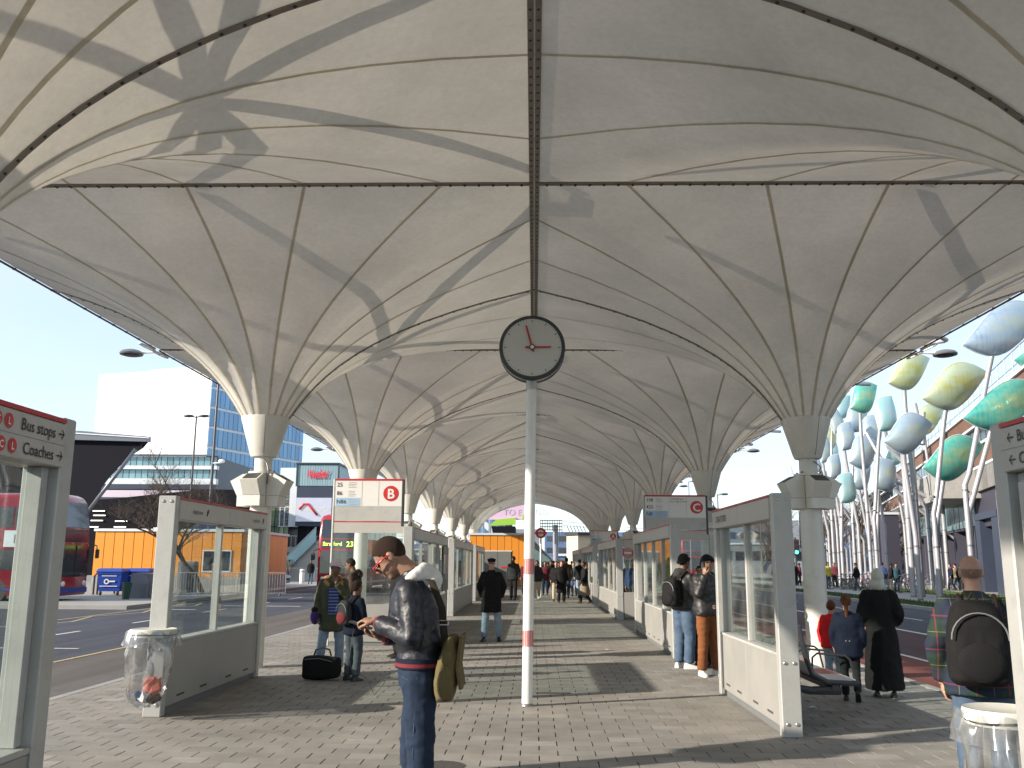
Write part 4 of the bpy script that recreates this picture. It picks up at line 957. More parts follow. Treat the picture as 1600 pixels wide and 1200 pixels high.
    def leg(mb, k=1.0, rr=(.085, .058, .040), extra=0.0):
        for s in 'LR':
            a, b, c = V('hip' + s), V('knee' + s), V('ank' + s); rad = [(q * k + extra) * S for q in rr]
            m1 = a.lerp(b, .5); m2 = b.lerp(c, .35)
            mb.tube([a + Vector((0, 0, .02 * S)), m1, b, m2, c], [rad[0], (rad[0] + rad[1]) / 2 + .004, rad[1], rad[1] * .97, rad[2]], 14); mb.ball(a, rad[0], 12, 8); mb.ball(b, rad[1] * 1.01, 12, 8)
    def arm(mb, k=1.0, rr=(.050, .040, .030), extra=0.0, end=1.0):
        for s in 'LR':
            a, b, c = sh['sh' + s], V('el' + s), V('wr' + s); rad = [(q * k + extra) * S for q in rr]; c = b.lerp(c, end)
            mb.tube([a, a.lerp(b, .5), b], [rad[0], (rad[0] + rad[1]) / 2, rad[1]], 12); mb.tube([b, b.lerp(c, .4), c], [rad[1], rad[1] * .98, rad[2]], 12); mb.ball(a, rad[0] * 1.02, 12, 8); mb.ball(b, rad[1], 12, 8)
    torso(bm_, .86); leg(bm_, .85); arm(bm_, .85); 
    bm_.ball(Vector((0, 0, .93)) * S, (.14 * S, .10 * S, .09 * S), 12, 8)
    if detail:
        for s in 'LR': hand_mb(bm_, V('wr' + s), J['d' + s], J['n' + s], S, J['curl' + s], 1 if s == 'L' else -1, 8)
    me = remesh(bm_, voxel * .62 if not detail else .0065, 3 if not detail else 2)
    if not detail:
        hm = MB()
        for s in 'LR': hand_mb(hm, V('wr' + s), J['d' + s], J['n' + s], S * 1.02, J['curl' + s], 1 if s == 'L' else -1, 5)
        k0 = len(me.vertices); a = MB(); a.v = [tuple(v.co) for v in me.vertices]; a.f = [tuple(p.vertices) for p in me.polygons]; a.add(hm.v, hm.f); bpy.data.meshes.remove(me); me = a.mesh('body', skinm, True, fixn=False)
    else:
        me.materials.clear(); me.materials.append(MATS[skinm]); me.polygons.foreach_set('use_smooth', [True] * len(me.polygons))
    me.name = 'body'; link('body', me, t_)
    if voxel < .03:
        mb = MB()
        for s in (-1, 1): mb.ball(hp(s * .03, .080, .004), .0105 * hs, 8, 6)
        mb.build('eyes', 'eye_dark', t_, smooth=True)
        mb = MB()
        for s in (-1, 1): mb.tube([hp(s * .014, .094, .026), hp(s * .032, .092, .031), hp(s * .05, .080, .024)], .0035 * hs, 5)
        mb.build('eyebrows', hair, t_, smooth=True)
    # ---- hair / hat
    def shell(mb, k, lim, th=.0, c0=(0, -.012, .022), rad=(.074, .094, .094), nz=0.0, fr=30):
        nu, nv = (72, 50) if detail else (26, 18); g = {}
        vs = []; fs = []
        for j in range(nv + 1):
            for i in range(nu):
                t = math.pi * j / nv - math.pi / 2; a = 2 * math.pi * i / nu; p = Vector((rad[0] * math.cos(t) * math.cos(a), rad[1] * math.cos(t) * math.sin(a), rad[2] * math.sin(t)))
                kk = k
                if nz: kk = k + nz * noise.noise(p * fr + Vector((seed, 0, 0)))
                p = p * kk + Vector(c0); l_ = lim(p) + (.007 * noise.noise(p * 120) if detail else 0)
                if p.z < l_: p = Vector((p.x * .9, p.y * .9, l_ + (p.z - l_) * .1)) if p.z > l_ - .03 else None
                g[(j, i)] = p
        idx = {}
        for key, p in g.items():
            if p is not None: idx[key] = len(vs); vs.append(hcen + HM @ (p * hs))
        for j in range(nv):
            for i in range(nu):
                q = [(j, i), (j, (i + 1) % nu), (j + 1, (i + 1) % nu), (j + 1, i)]
                if all(z in idx for z in q): fs.append(tuple(idx[z] for z in q))
        mb.add(vs, fs)
    if hairstyle != 'none' and hairstyle != 'bald':
        mb = MB()
        kk = {'short': 1.07, 'crop': 1.03, 'long': 1.14, 'ponytail': 1.1, 'afro': 1.12}[hairstyle]
        shell(mb, kk, (lambda p: (-.008 + (.98 if p.y > 0 else .85) * (p.y + .008)) - (.022 if abs(p.x) > .055 and -.02 < p.y < .02 else 0)) if hairstyle != 'long' else (lambda p: -.10 + 1.6 * (p.y + .02) if p.y > -.02 else -.10), nz=.022 if detail else .03, fr=170 if detail else 30)
        if hairstyle == 'long': mb.tube([hp(0, -.06, .03), hp(0, -.085, -.06), hp(0, -.095, -.16), hp(0, -.08, -.25)], [.07 * hs, .075 * hs, .065 * hs, .03 * hs], 12)
        mb.build('hair', hair, t_, smooth=True)
        if hairstyle == 'ponytail': mb = MB(); mb.tube([hp(0, -.095, .03), hp(0, -.135, 0), hp(.005, -.145, -.09), hp(0, -.13, -.22), hp(.01, -.12, -.30)], [.022 * hs, .03 * hs, .032 * hs, .024 * hs, .008 * hs], 10); mb.build('ponytail', hair, t_, smooth=True)
    if hairstyle == 'bald':
        mb = MB(); shell(mb, 1.0, lambda p: (-.05 + .9 * (p.y + .01)) if p.z < .03 else 9, nz=.04, fr=150); 
        mb.build('hair_fringe', hair, t_, smooth=True)
    if hat == 'beanie':
        mb = MB(); shell(mb, 1.13, lambda p: .0 + .35 * p.y, nz=.03); mb.tube([hp(.088 * math.cos(a), -.012 + .108 * math.sin(a), .012 + .04 * math.sin(a)) for a in [2 * math.pi * k / 20 for k in range(21)]], .014 * hs, 8); mb.build('beanie', hatm or 'wool_black', t_, smooth=True)
    if hat == 'cap':
        mb = MB(); shell(mb, 1.14, lambda p: .012 + .1 * p.y, nz=.01); q = [hp(.075 * math.cos(a), .05 + .13 * math.sin(a), .028 - .02 * math.sin(a)) for a in [math.pi * k / 10 for k in range(11)]]; q2 = [p + HM @ Vector((0, 0, .006)) for p in q]; mb.loft([q, q2], True); mb.build('cap', hatm or 'cap_pink', t_, smooth='auto')
    if hat == 'flat':
        mb = MB(); mb.ball(hp(0, .012, .075), (.098 * hs, .125 * hs, .034 * hs), 20, 10, HM); mb.ball(hp(0, .105, .045), (.062 * hs, .045 * hs, .010 * hs), 14, 6, HM); mb.ball(hp(0, -.01, .05), (.085 * hs, .1 * hs, .05 * hs), 16, 10, HM); mb.build('flat_cap', hatm or 'wool_black', t_, smooth=True)
    if hat == 'scarf':
        mb = MB(); shell(mb, 1.12, lambda p: -.2 if p.y < .035 else .045, rad=(.08, .1, .105), nz=.02); mb.tube([hp(0, -.02, -.02), hp(0, -.03, -.09), hp(0, -.02, -.14)], [.09 * hs, .085 * hs, .11 * hs], 14); mb.build('headscarf', hatm or 'scarf_pale', t_, smooth=True)
    if hood:
        mb = MB(); c = bend(Vector((0, -.08, 1.475)) * S); rings = []
        for k in range(13):
            a = R(-105 + 210 * k / 12); rings.append(bend(Vector((.105 * math.sin(a), -.03 - .085 * math.cos(a) + .03, 1.46 + .03 * math.cos(a))) * S))
        mb.tube(rings, [(.022 + .028 * math.sin(math.pi * k / 12)) * S for k in range(13)], 10)
        mb.ball(bend(Vector((0, -.115, 1.43)) * S), (.10 * S, .06 * S, .075 * S), 16, 10)
        me = remesh(mb, .012 if detail else .018, 3); displace(me, .006, 18, seed + 3); me.materials.append(MATS[hood]); me.polygons.foreach_set('use_smooth', [True] * len(me.polygons)); link('hood', me, t_)
    # ---- clothing
    def finish(mb, name, m, vx, amp=.007, fr=9, an=(1, 1, 1.8), sm=3):
        me = remesh(mb, vx, sm); displace(me, amp * S, fr, seed, an); displace(me, amp * .5 * S, fr * 2.6, seed + 5, (1, 1, 1.3)); me.materials.append(MATS[m]); me.polygons.foreach_set('use_smooth', [True] * len(me.polygons)); me.name = name
        return link(name, me, t_)
    vx = voxel if not detail else .011
    if not robe:
        mb = MB(); leg(mb, 1.0 * pw, (.090, .070, .062), .006); mb.ball(Vector((0, 0, .92)) * S, (.165 * S, .125 * S, .10 * S), 16, 10)
        mb.loft([[Vector((rx * math.cos(2 * math.pi * j / 16), ry * math.sin(2 * math.pi * j / 16), z)) * S for j in range(16)] for (z, rx, ry) in ((.86, .165, .125), (.95, .168, .130), (1.02, .158, .122))], True)
        finish(mb, 'trousers', pants, vx, .008, 7, (1, 1, 2.2))
    # shoes
    mb = MB()
    for s in 'LR':
        a = V('ank' + s); ya = R(J['foot' + s]); d = Vector((math.sin(ya), math.cos(ya), 0)); pit = J.get('pitch' + s, 0)
        d3 = Vector((d.x * math.cos(pit), d.y * math.cos(pit), -math.sin(pit))); up = Vector((d.x * math.sin(pit), d.y * math.sin(pit), math.cos(pit))); xr = Vector((d.y, -d.x, 0)); c = a - up * .085 * S
        rings = []
        for (u, w, h) in ((-.085, .022, .05), (-.075, .036, .085), (-.03, .040, .10), (.03, .042, .085), (.09, .047, .058), (.14, .044, .045), (.175, .026, .032), (.185, .01, .02)):
            rings.append([c + (d3 * u + xr * x * w + up * (z * h)) * S for (x, z) in ((-1, .0), (-1.02, .3), (-.75, .8), (0, 1.0), (.75, .8), (1.02, .3), (1, 0), (0, 0))])
        mb.loft(rings, True)
    mb.build('shoes', shoes, t_, smooth='auto')
    if top:
        mb = MB(); torso(mb, 1.06 * bulk, z0=hem, extra=.010); arm(mb, 1.1 * bulk, (.062, .052, .045), .004, .97)
        if hem < .86:
            rings = []
            for k in range(6):
                z = .98 + (hem - .98) * k / 5; fl = .018 * k / 5 + .0
                rings.append([Vector(((.178 * bulk + fl + .01) * math.cos(2 * math.pi * j / 20), (.138 * bulk + fl + .008) * math.sin(2 * math.pi * j / 20) + (belly if math.sin(2 * math.pi * j / 20) > 0 else 0) * .5, z)) * S for j in range(20)])
            mb.loft(rings, True)
        else:
            mb.loft([[Vector(((.172 * bulk + .008) * math.cos(2 * math.pi * j / 20), (.134 * bulk + .008) * math.sin(2 * math.pi * j / 20) + (belly if math.sin(2 * math.pi * j / 20) > 0 else 0), z)) * S for j in range(20)] for z in (hem, 1.02)], True)
        if collar: mb.tube([bend(Vector((0, -.015, 1.43)) * S), bend(Vector((0, -.012, 1.505)) * S)], [.085 * S, .072 * S], 14)
        finish(mb, 'jacket', top, vx, .0065 if detail else .008, 8, (1, 1, 1.9), 4)
    if robe:
        mb = MB(); rings = []
        for (z, rx, ry) in ((.10, .27, .23), (.4, .25, .21), (.8, .21, .17), (1.05, .185, .15), (1.3, .20, .145), (1.40, .18, .12), (1.47, .08, .08)):
            rings.append([Vector((rx * math.cos(2 * math.pi * j / 24), ry * math.sin(2 * math.pi * j / 24), z)) * S for j in range(24)])
        mb.loft(rings, True); arm(mb, 1.25, (.07, .07, .065), .005, .95); finish(mb, 'robe', robe, vx, .018, 5, (1.6, 1.6, .5))
    if skirt:
        mb = MB(); rings = [[Vector((rx * math.cos(2 * math.pi * j / 20), rx * .85 * math.sin(2 * math.pi * j / 20), z)) * S for j in range(20)] for (z, rx) in ((skirt[1], .27), (.6, .24), (.95, .17))]
        mb.loft(rings, True); finish(mb, 'skirt', skirt[0], vx, .015, 6, (1.6, 1.6, .5))
    t_['S'] = S
    del t_['S']
    return t_, hp, bend, S, HM
def sub(t_, mb, name, m, vx=None, amp=.004, smooth=True, fr=12):
    if vx:
        me = remesh(mb, vx, 3); displace(me, amp, fr, 2.0); me.materials.append(MATS[m]); me.polygons.foreach_set('use_smooth', [True] * len(me.polygons)); return link(name, me, t_)
    return mb.build(name, m, t_, smooth=smooth)
def held(name, label, cat, t_, mb, m, vx=None, amp=.005, fr=12, group=None, parts=()):
    """a separate thing carried by a person: built in the person's frame, placed in the world"""
    o = thing(name, label, cat, t_.location, t_.rotation_euler[2], group)
    sub(o, mb, 'bag_body' if cat in ('bag', 'backpack', 'suitcase') else cat + '_body', m, vx, amp, fr=fr)
    for (nm, b2, m2) in parts: b2.build(nm, m2, o, smooth='auto')
    return o
def backpack(label, t_, S, bend, m='wool_black', m2=None, w=.15, h=.23, d=.09, zc=1.2, yc=-.24, group=None, xc=0.0):
    mb = MB(); c = bend(Vector((xc, yc, zc)) * S); rings = []
    for (z, kx, ky) in ((-1, .75, .6), (-.85, 1, 1), (-.2, 1.02, 1.1), (.4, .95, .95), (.8, .8, .75), (1, .5, .4)):
        rings.append([c + Vector((math.copysign(abs(math.cos(2 * math.pi * j / 16)) ** .6, math.cos(2 * math.pi * j / 16)) * w * kx, math.copysign(abs(math.sin(2 * math.pi * j / 16)) ** .6, math.sin(2 * math.pi * j / 16)) * d * ky, z * h)) * S if False else
                      c + Vector((math.copysign(abs(math.cos(2 * math.pi * j / 16)) ** .6, math.cos(2 * math.pi * j / 16)) * w * kx * S, math.copysign(abs(math.sin(2 * math.pi * j / 16)) ** .6, math.sin(2 * math.pi * j / 16)) * d * ky * S, z * h * S)) for j in range(16)])
    mb.loft(rings, True)
    pk = MB(); pc = c + Vector((0, -d * S * .95, -h * .42 * S)); pk.ball(pc, (w * .8 * S, .04 * S, h * .48 * S), 16, 10)
    zp = MB(); zp.tube([c + Vector((w * .92 * math.cos(a) * S, -d * 1.02 * S, h * (.1 + .62 * math.sin(a)) * S)) for a in [math.pi * k / 14 for k in range(15)]], .006 * S, 5)
    st = MB()
    for s in (-1, 1): st.tube([bend(Vector((s * .10, yc + d * .6, 1.36)) * S), bend(Vector((s * .115, -.06, 1.475)) * S), bend(Vector((s * .125, .05, 1.44)) * S), bend(Vector((s * .13, .135, 1.32)) * S), bend(Vector((s * .15, .12, 1.15)) * S), bend(Vector((s * .165, -.02, 1.05)) * S), bend(Vector((s * .12, yc + d * .5, 1.02)) * S)], .017 * S, 6)
    st.tube([c + Vector((-.03 * S, .02, h * S)), c + Vector((0, .02, (h + .05) * S)), c + Vector((.03 * S, .02, h * S))], .009, 6)
    return held('backpack', label, 'backpack', t_, mb, m, .016, .006, 14, group, (('front_pocket', pk, m2 or m), ('zip', zp, 'plinth_dark'), ('strap', st, 'strap_dark')))

# ---- the man with the phone
D0 = dict(elL=(-.235, .02, 1.13), wrL=(-.07, .24, 1.21), elR=(.235, .0, 1.13), wrR=(.09, .235, 1.12), dL=(.35, 1, .15), nL=(.2, .1, -1), dR=(-.3, 1, .25), nR=(-.2, -.3, 1), curlL=.9, curlR=.75,
          hipR=(.09, 0, .93), kneeR=(.10, .05, .5), hipL=(-.09, 0, .93), kneeL=(-.10, -.02, .5), ankL=(-.1, -.05, .085))
hero, hp, bend, S, HM = person('man in navy leather jacket looking down at his phone', (-.665, 5.62, 0), 270, 1.83, 'leather_navy', 1.005, .97, 'denim_dark', 1.0, 'shoe_white', 'skin_tan', 'hair_brown', 'crop', pose=D0, head=(36, 0), lean=.13, detail=True, hood='hood_white', seed=4)
mb = MB(); a = hp
for s in (-1, 1):
    q = [a(s * .031 + .024 * math.cos(t), .106, .002 + .017 * math.sin(t)) for t in [2 * math.pi * k / 12 for k in range(13)]]; mb.tube(q, .003, 5)
    mb.tube([a(s * .055, .104, .008), a(s * .076, .08, .010), a(s * .083, .0, .008), a(s * .083, -.015, -.004)], [.004, .0055, .0045, .003], 6)
mb.tube([a(-.008, .109, .006), a(.008, .109, .006)], .003, 5); gl_ = sub(hero, mb, 'glasses', 'glasses_red')
mb = MB()
for s in (-1, 1): mb.ball(a(s * .031, .105, .002), (.022, .003, .015), 12, 6, HM)
mb.build('lens', 'glasses_black', gl_, smooth=True)
mb = MB()
for k, (z0, z1, mm) in enumerate(()): pass
for nm, z0, z1, mm, ex in (('waistband', .965, 1.02, 'wool_navy', -.002), ('red_band', .975, .995, 'knit_maroon', .0005)):
    mb = MB(); mb.loft([[Vector(((.188 + ex) * math.cos(2 * math.pi * j / 36), (.148 + ex) * math.sin(2 * math.pi * j / 36), z)) * S for j in range(36)] for z in (z0, z1)], True); mb.build(nm, mm, hero, smooth='auto')
mb = MB()
for s in 'LR':
    w = Vector(D0['wr' + s]) * S; e = Vector(D0['el' + s]) * S; d = (w - e).normalized(); mb.tube([w - d * .05, w + d * .0], [.046 * S, .040 * S], 16)
mb.build('cuff', 'knit_maroon', hero, smooth='auto')
mb = MB(); mb.tube([a(.082, .005, -.02), a(.075, .0, -.08), Vector((.10, .13, 1.36)) * S, Vector((.12, .19, 1.22)) * S, Vector((.10, .22, 1.10)) * S], .0018, 4); mb.build('earphone_wire', 'sign_white', hero)
# belt loops and pocket line on the jeans
mb = MB(); mb.tube([Vector((-.155, -.06, .90)) * S, Vector((-.172, .03, .905)) * S, Vector((-.16, .09, .93)) * S], .003, 5); mb.tube([Vector((-.178, .0, .93)) * S, Vector((-.176, .01, .75)) * S, Vector((-.168, .015, .5)) * S], .0025, 5); mb.build('seam', 'denim_mid', hero)
pw_ = hero.matrix_basis @ (Vector((0.02, .40, 1.135)) * S) if False else None
hero_M = Matrix.Translation(hero.location) @ Matrix.Rotation(hero.rotation_euler[2], 4, 'Z')
ph = thing('phone', 'slim black phone held by the man in the navy jacket', 'phone', hero.location, hero.rotation_euler[2])
mb = MB(); mb.M = Matrix.Translation(Vector((.05, .355, 1.185)) * S) @ Matrix.Rotation(R(18), 4, 'X'); mb.bbox((-.035, -.065, -.005), (.035, .075, .005), .002); mb.build('phone_case', 'black_ink', ph)
mb = MB(); mb.M = Matrix.Translation(Vector((.05, .355, 1.185)) * S) @ Matrix.Rotation(R(18), 4, 'X'); mb.add([(-.03, -.05, .0058), (.03, -.05, .0058), (.03, .06, .0058), (-.03, .06, .0058)], [(0, 1, 2, 3)]); mb.build('screen', 'glasses_black', ph)
wire = thing('phone_cable', 'thin black earphone cable hanging from the phone', 'cable', hero.location, hero.rotation_euler[2])
mb = MB(); mb.tube([Vector(q) * S for q in ((.05, .40, 1.17), (.05, .42, 1.0), (.05, .40, .93), (.06, .33, .90), (.05, .30, .86), (.06, .27, .80), (.04, .22, .86), (.0, .17, .93))], .0022, 5); mb.build('wire', 'black_ink', wire, smooth=True)
# messenger bag
mb = MB(); c = Vector((-.07, -.165, .985)) * S; rings = []
for (z, kx, ky) in ((-.20, .7, .5), (-.18, .95, .85), (-.08, 1.05, 1.12), (.05, 1.0, 1.0), (.14, .95, .7), (.17, .9, .3)):
    rings.append([c + Vector((math.copysign(abs(math.cos(2 * math.pi * j / 16)) ** .5, math.cos(2 * math.pi * j / 16)) * .16 * kx, math.copysign(abs(math.sin(2 * math.pi * j / 16)) ** .6, math.sin(2 * math.pi * j / 16)) * .062 * ky - z * .12, z)) for j in range(16)])
mb.loft(rings, True)
fl = MB(); fl.loft([[c + Vector((x, -.035 - z * .12 + y - .05 * (1 if z < 0 else .3), z)) for (x, y) in ((-.16, 0), (.16, 0), (.16, -.016), (-.16, -.016))] for z in (.17, .1, -.0, -.12)], True)
pk = MB(); pk.ball(c + Vector((-.155, .01, -.09)), (.025, .05, .09), 12, 8); pk.ball(c + Vector((-.15, -.0, .05)), (.02, .035, .05), 10, 8)
st = MB(); st_pts = [Vector(q) * S for q in ((-.13, -.155, 1.06), (-.155, -.14, 1.16), (-.15, -.125, 1.30), (-.11, -.06, 1.44), (-.02, .02, 1.485), (.1, .14, 1.33), (.19, .12, 1.1), (.15, -.1, 1.02))]
for p_, q_ in zip(st_pts, st_pts[1:]): st.loft([[p_ + Vector((0, -.022, 0)), p_ + Vector((-.007, 0, 0)), p_ + Vector((0, .022, 0)), p_ + Vector((.007, 0, 0))], [q_ + Vector((0, -.022, 0)), q_ + Vector((-.007, 0, 0)), q_ + Vector((0, .022, 0)), q_ + Vector((.007, 0, 0))]], True)
bk = MB(); b0 = st_pts[1] + Vector((-.012, 0, .06)); bk.tube([b0 + Vector((0, -.025, -.012)), b0 + Vector((0, .025, -.012)), b0 + Vector((0, .025, .012)), b0 + Vector((0, -.025, .012)), b0 + Vector((0, -.025, -.012))], .003, 5)
held('messenger_bag', 'khaki canvas messenger bag slung behind the man with the phone', 'bag', hero, mb, 'khaki_canvas', .011, .010, 9, None, (('flap', fl, 'khaki_canvas'), ('side_pocket', pk, 'khaki_canvas'), ('strap', st, 'strap_dark'), ('buckle', bk, 'steel')))

# ---- woman in the parka, boy with backpack, suitcase
w1, hp, bend, S, HM = person('woman in green parka with fur hood and pale cap, hand at her mouth', (-2.98, 13.9, 0), 165, 1.64, 'parka_green', .64, 1.02, 'denim_pale', 1.0, 'shoe_white', 'skin_brown', 'hair_black', 'short', 'cap', 'cap_pink',
    dict(elL=(-.22, .12, 1.12), wrL=(-.03, .20, 1.38), dL=(.15, -.2, 1), nL=(0, -1, 0), curlL=.6, kneeR=(.14, .03, .5), ankR=(.19, -.02, .085), kneeL=(-.12, .02, .5), ankL=(-.13, 0, .085)), head=(5, -35), seed=9, voxel=.018)
mb = MB(); pts = [bend(Vector(((.125) * math.sin(a_), -.02 - .10 * math.cos(a_) + .04 * (1 - math.cos(a_)) * .5, 1.44 - .055 * (1 - math.cos(a_)) * .9)) * S) for a_ in [R(-150 + 300 * k / 18) for k in range(19)]]
mb.tube(pts, [(.045 + .034 * math.sin(math.pi * k / 18)) * S for k in range(19)], 10); me = remesh(mb, .014, 2); displace(me, .016, 38, 1.0); me.materials.append(MATS['fur_tan']); link('fur_trim', me, w1)
mb = MB(); mb.loft([[Vector(((x_) * 1.0, y_, z_)) * S for (x_, y_) in ((-.075 - .01, .13), (.075, .13), (.075, .195), (0, .205), (-.075, .195))] for z_ in (.90, 1.1, 1.3)], True); me = remesh(mb, .014, 3); me.materials.append(MATS['striped_top']); me.polygons.foreach_set('use_smooth', [True] * len(me.polygons)); link('striped_top', me, w1)
mb = MB(); mb.ball(Vector((.27, .02, .86)) * S, (.07, .10, .11), 14, 10); st = MB(); st.tube([Vector((.25, .0, .95)) * S, Vector((.21, .0, 1.2)) * S, Vector((.13, -.02, 1.46)) * S], .012, 6)
pt = MB(); pt.ball(Vector((.27, .02, .97)) * S, (.06, .08, .05), 12, 8)
held('shoulder_bag', 'small purple shoulder bag at the parka woman hip', 'bag', w1, mb, 'purple_cloth', .014, .006, 12, None, (('strap', st, 'strap_dark'), ('top_flap', pt, 'wool_black')))
b1, hp, bend, S, HM = person('boy in grey jacket and jeans with a backpack, standing by the parka woman', (-2.50, 13.1, 0), 40, 1.34, 'wool_navy', .80, 1.15, 'denim_grey', 1.08, 'shoe_black', 'skin_brown', 'hair_brown', 'afro', None, None, dict(elR=(.24, .02, 1.12), wrR=(.22, .12, .95), kneeR=(.10, .04, .5)), seed=12, voxel=.018)
backpack('grey and maroon school backpack worn by the boy', b1, S, bend, 'wool_charcoal', 'knit_maroon', .15, .22, .085, 1.2, -.23)
t_ = thing('suitcase', 'black holdall standing on the paving at the parka woman feet', 'suitcase', (gnd(502, 1062).x, gnd(502, 1062).y, 0), R(-8))
mb = MB(); rings = []
for (x, kz, ky) in ((-.25, .75, .7), (-.235, .98, .95), (-.05, 1.02, 1.05), (.1, .93, 1.0), (.235, .85, .9), (.25, .65, .7)):
    rings.append([(x, .14 * ky * math.copysign(abs(math.cos(2 * math.pi * j / 16)) ** .5, math.cos(2 * math.pi * j / 16)), .165 + .16 * kz * math.copysign(abs(math.sin(2 * math.pi * j / 16)) ** .5, math.sin(2 * math.pi * j / 16))) for j in range(16)])
mb.loft(rings, True); sub(t_, mb, 'case_body', 'wool_black', .016, .010, fr=8)
mb = MB(); mb.tube([(-.12, 0, .32), (-.1, .01, .40), (0, .01, .43), (.1, .01, .40), (.13, 0, .32)], .013, 6); mb.build('handle', 'strap_dark', t_, smooth=True)
mb = MB(); mb.tube([(-.2, -.15, .28), (0, -.16, .30), (.2, -.148, .26)], .006, 5); mb.build('zip', 'mid_metal', t_)
# ---- two figures behind the B glass
person('youth in dark hooded jacket in profile behind the parka woman', (-3.32, 17.2, 0), 275, 1.68, 'wool_brown', .80, 1.05, 'trouser_dark', 1.0, 'shoe_black', 'skin_brown', 'hair_black', 'short', hood='wool_brown', seed=20, head=(18, 0), voxel=.026)
person('figure in black short sleeved top half hidden behind the phone user', (-2.34, 16.2, 0), 250, 1.66, 'wool_black', .70, 1.1, 'trouser_dark', 1.0, 'shoe_black', 'skin_fair', 'hair_black', 'short', seed=22, pose=dict(elL=(-.24, .04, 1.14), wrL=(-.2, .1, .92)), head=(15, 0), voxel=.026)
# ---- man in coat and flat cap
g = gnd(767, 1002)
m1, hp, bend, S, HM = person('older man in long black coat and flat cap facing the viewer, hands behind him', (g.x, g.y, 0), 180, 1.70, 'wool_black', .60, 1.12, 'denim_pale', 1.05, 'shoe_black', 'skin_fair', 'hair_grey', 'short', 'flat', 'wool_black',
    dict(elL=(-.27, -.05, 1.14), wrL=(-.20, -.14, .90), elR=(.27, -.05, 1.14), wrR=(.20, -.14, .90), kneeL=(-.14, .02, .5), ankL=(-.17, 0, .085), kneeR=(.12, .02, .5), ankR=(.15, 0, .085), footL=-12, footR=12), seed=31, voxel=.02)
mb = MB()
for s in (-1, 1): mb.tube([hp(s * .031 + .022 * math.cos(t), .098, .003 + .014 * math.sin(t)) for t in [2 * math.pi * k / 10 for k in range(11)]], .003, 5)
mb.build('glasses', 'glasses_black', m1)
g = gnd(803, 936); person('man in dark zipped jacket walking in front of the grey door', (g.x, 40.5, 0), 190, 1.86, 'wool_charcoal', .80, 1.15, 'trouser_dark', 1.05, 'shoe_black', 'skin_dark', 'hair_black', 'short', 'beanie', 'wool_black', dict(kneeL=(-.1, .08, .5), ankL=(-.1, .1, .1), kneeR=(.1, -.02, .5), ankR=(.1, -.12, .1)), seed=33, voxel=.03)
# ---- youths in front of the right screen
g = gnd(1071, 1044)
y1, hp, bend, S, HM = person('youth in black leather jacket and blue jeans with rucksack, back half turned', (g.x, g.y, 0), 55, 1.76, 'leather_black', .88, 1.15, 'denim_mid', 1.22, 'shoe_white', 'skin_brown', 'hair_black', 'short', 'beanie', 'wool_black',
    dict(elR=(.26, .04, 1.13), wrR=(.2, .2, 1.0), elL=(-.26, -.02, 1.12), wrL=(-.2, .12, .93), dR=(-.3, 1, 0), footR=35, footL=-10), hood='wool_charcoal', seed=41, voxel=.02)
backpack('black rucksack worn by the youth in blue jeans', y1, S, bend, 'wool_black', None, .16, .22, .10, 1.16, -.25)
g = gnd(1108, 1056)
y2, hp, bend, S, HM = person('youth in quilted black jacket and rust trousers talking on a phone', (g.x, g.y, 0), 150, 1.74, 'leather_black', .86, 1.2, 'chino_orange', 1.05, 'shoe_white', 'skin_tan', 'hair_black', 'short', 'beanie', 'wool_black',
    dict(elR=(.25, .12, 1.18), wrR=(.12, .12, 1.46), dR=(-.1, -.1, 1), nR=(-1, -.2, 0), curlR=.8, elL=(-.26, .02, 1.12), wrL=(-.12, .16, 1.0), dL=(1, .3, 0), ankL=(-.14, .02, .085), footL=-20, footR=20), head=(0, 15), seed=43, voxel=.018)
for k in range(5):
    mb = MB(); z = .93 + k * .095; mb.tube([Vector(((.200) * math.cos(t), (.158) * math.sin(t), z)) * S for t in [2 * math.pi * j / 24 for j in range(25)]], .007, 5); mb.build('quilt_ring', 'leather_black', y2, smooth=True)
ph = thing('phone', 'dark phone at the ear of the youth in rust trousers', 'phone', y2.location, y2.rotation_euler[2]); mb = MB(); mb.M = Matrix.Translation(Vector((.092, .045, 1.60)) * S); mb.bbox((-.006, -.03, -.06), (.006, .03, .06), .002); mb.build('phone_case', 'black_ink', ph)
g = gnd(1097, 1030); person('youth in dark beanie looking out between the two others', (2.90, 15.6, 0), 170, 1.74, 'wool_black', .8, 1.1, 'trouser_dark', 1, 'shoe_black', 'skin_fair', 'hair_black', 'short', 'beanie', 'wool_black', seed=45, voxel=.024, head=(0, -15))
person('shorter youth in black between the rucksack and the rust trousers', (2.70, 15.2, 0), 200, 1.58, 'wool_black', .8, 1.05, 'trouser_dark', 1, 'shoe_black', 'skin_tan', 'hair_black', 'short', seed=46, voxel=.024)
# ---- right hand group
g = gnd(1331, 1096)
g1, hp, bend, S, HM = person('girl in navy coat with long ponytail walking away', (g.x, g.y, 0), 20, 1.24, 'wool_navy', .72, 1.18, 'trouser_dark', .95, 'shoe_black', 'skin_fair', 'hair_auburn', 'ponytail', None, None,
    dict(kneeR=(.10, .06, .5), ankR=(.11, -.16, .17), pitchR=.7, kneeL=(-.09, .08, .5), ankL=(-.09, .1, .085)), seed=51, voxel=.017)
mb = MB()
for s in (-1, 1): mb.ball(Vector((s * .03, -.168, 1.0)) * S, .01, 8, 5)
mb.build('coat_button', 'steel', g1)
g = gnd(1309, 1076); person('small child in bright red coat beside the girl with the ponytail', (g.x, g.y + .1, 0), 30, 1.12, 'red_coat', .80, 1.25, 'denim_pale', 1.1, 'shoe_white', 'skin_fair', 'hair_auburn', 'short', pose=dict(kneeR=(.1, .1, .5), ankR=(.1, -.05, .12)), seed=52, voxel=.017)
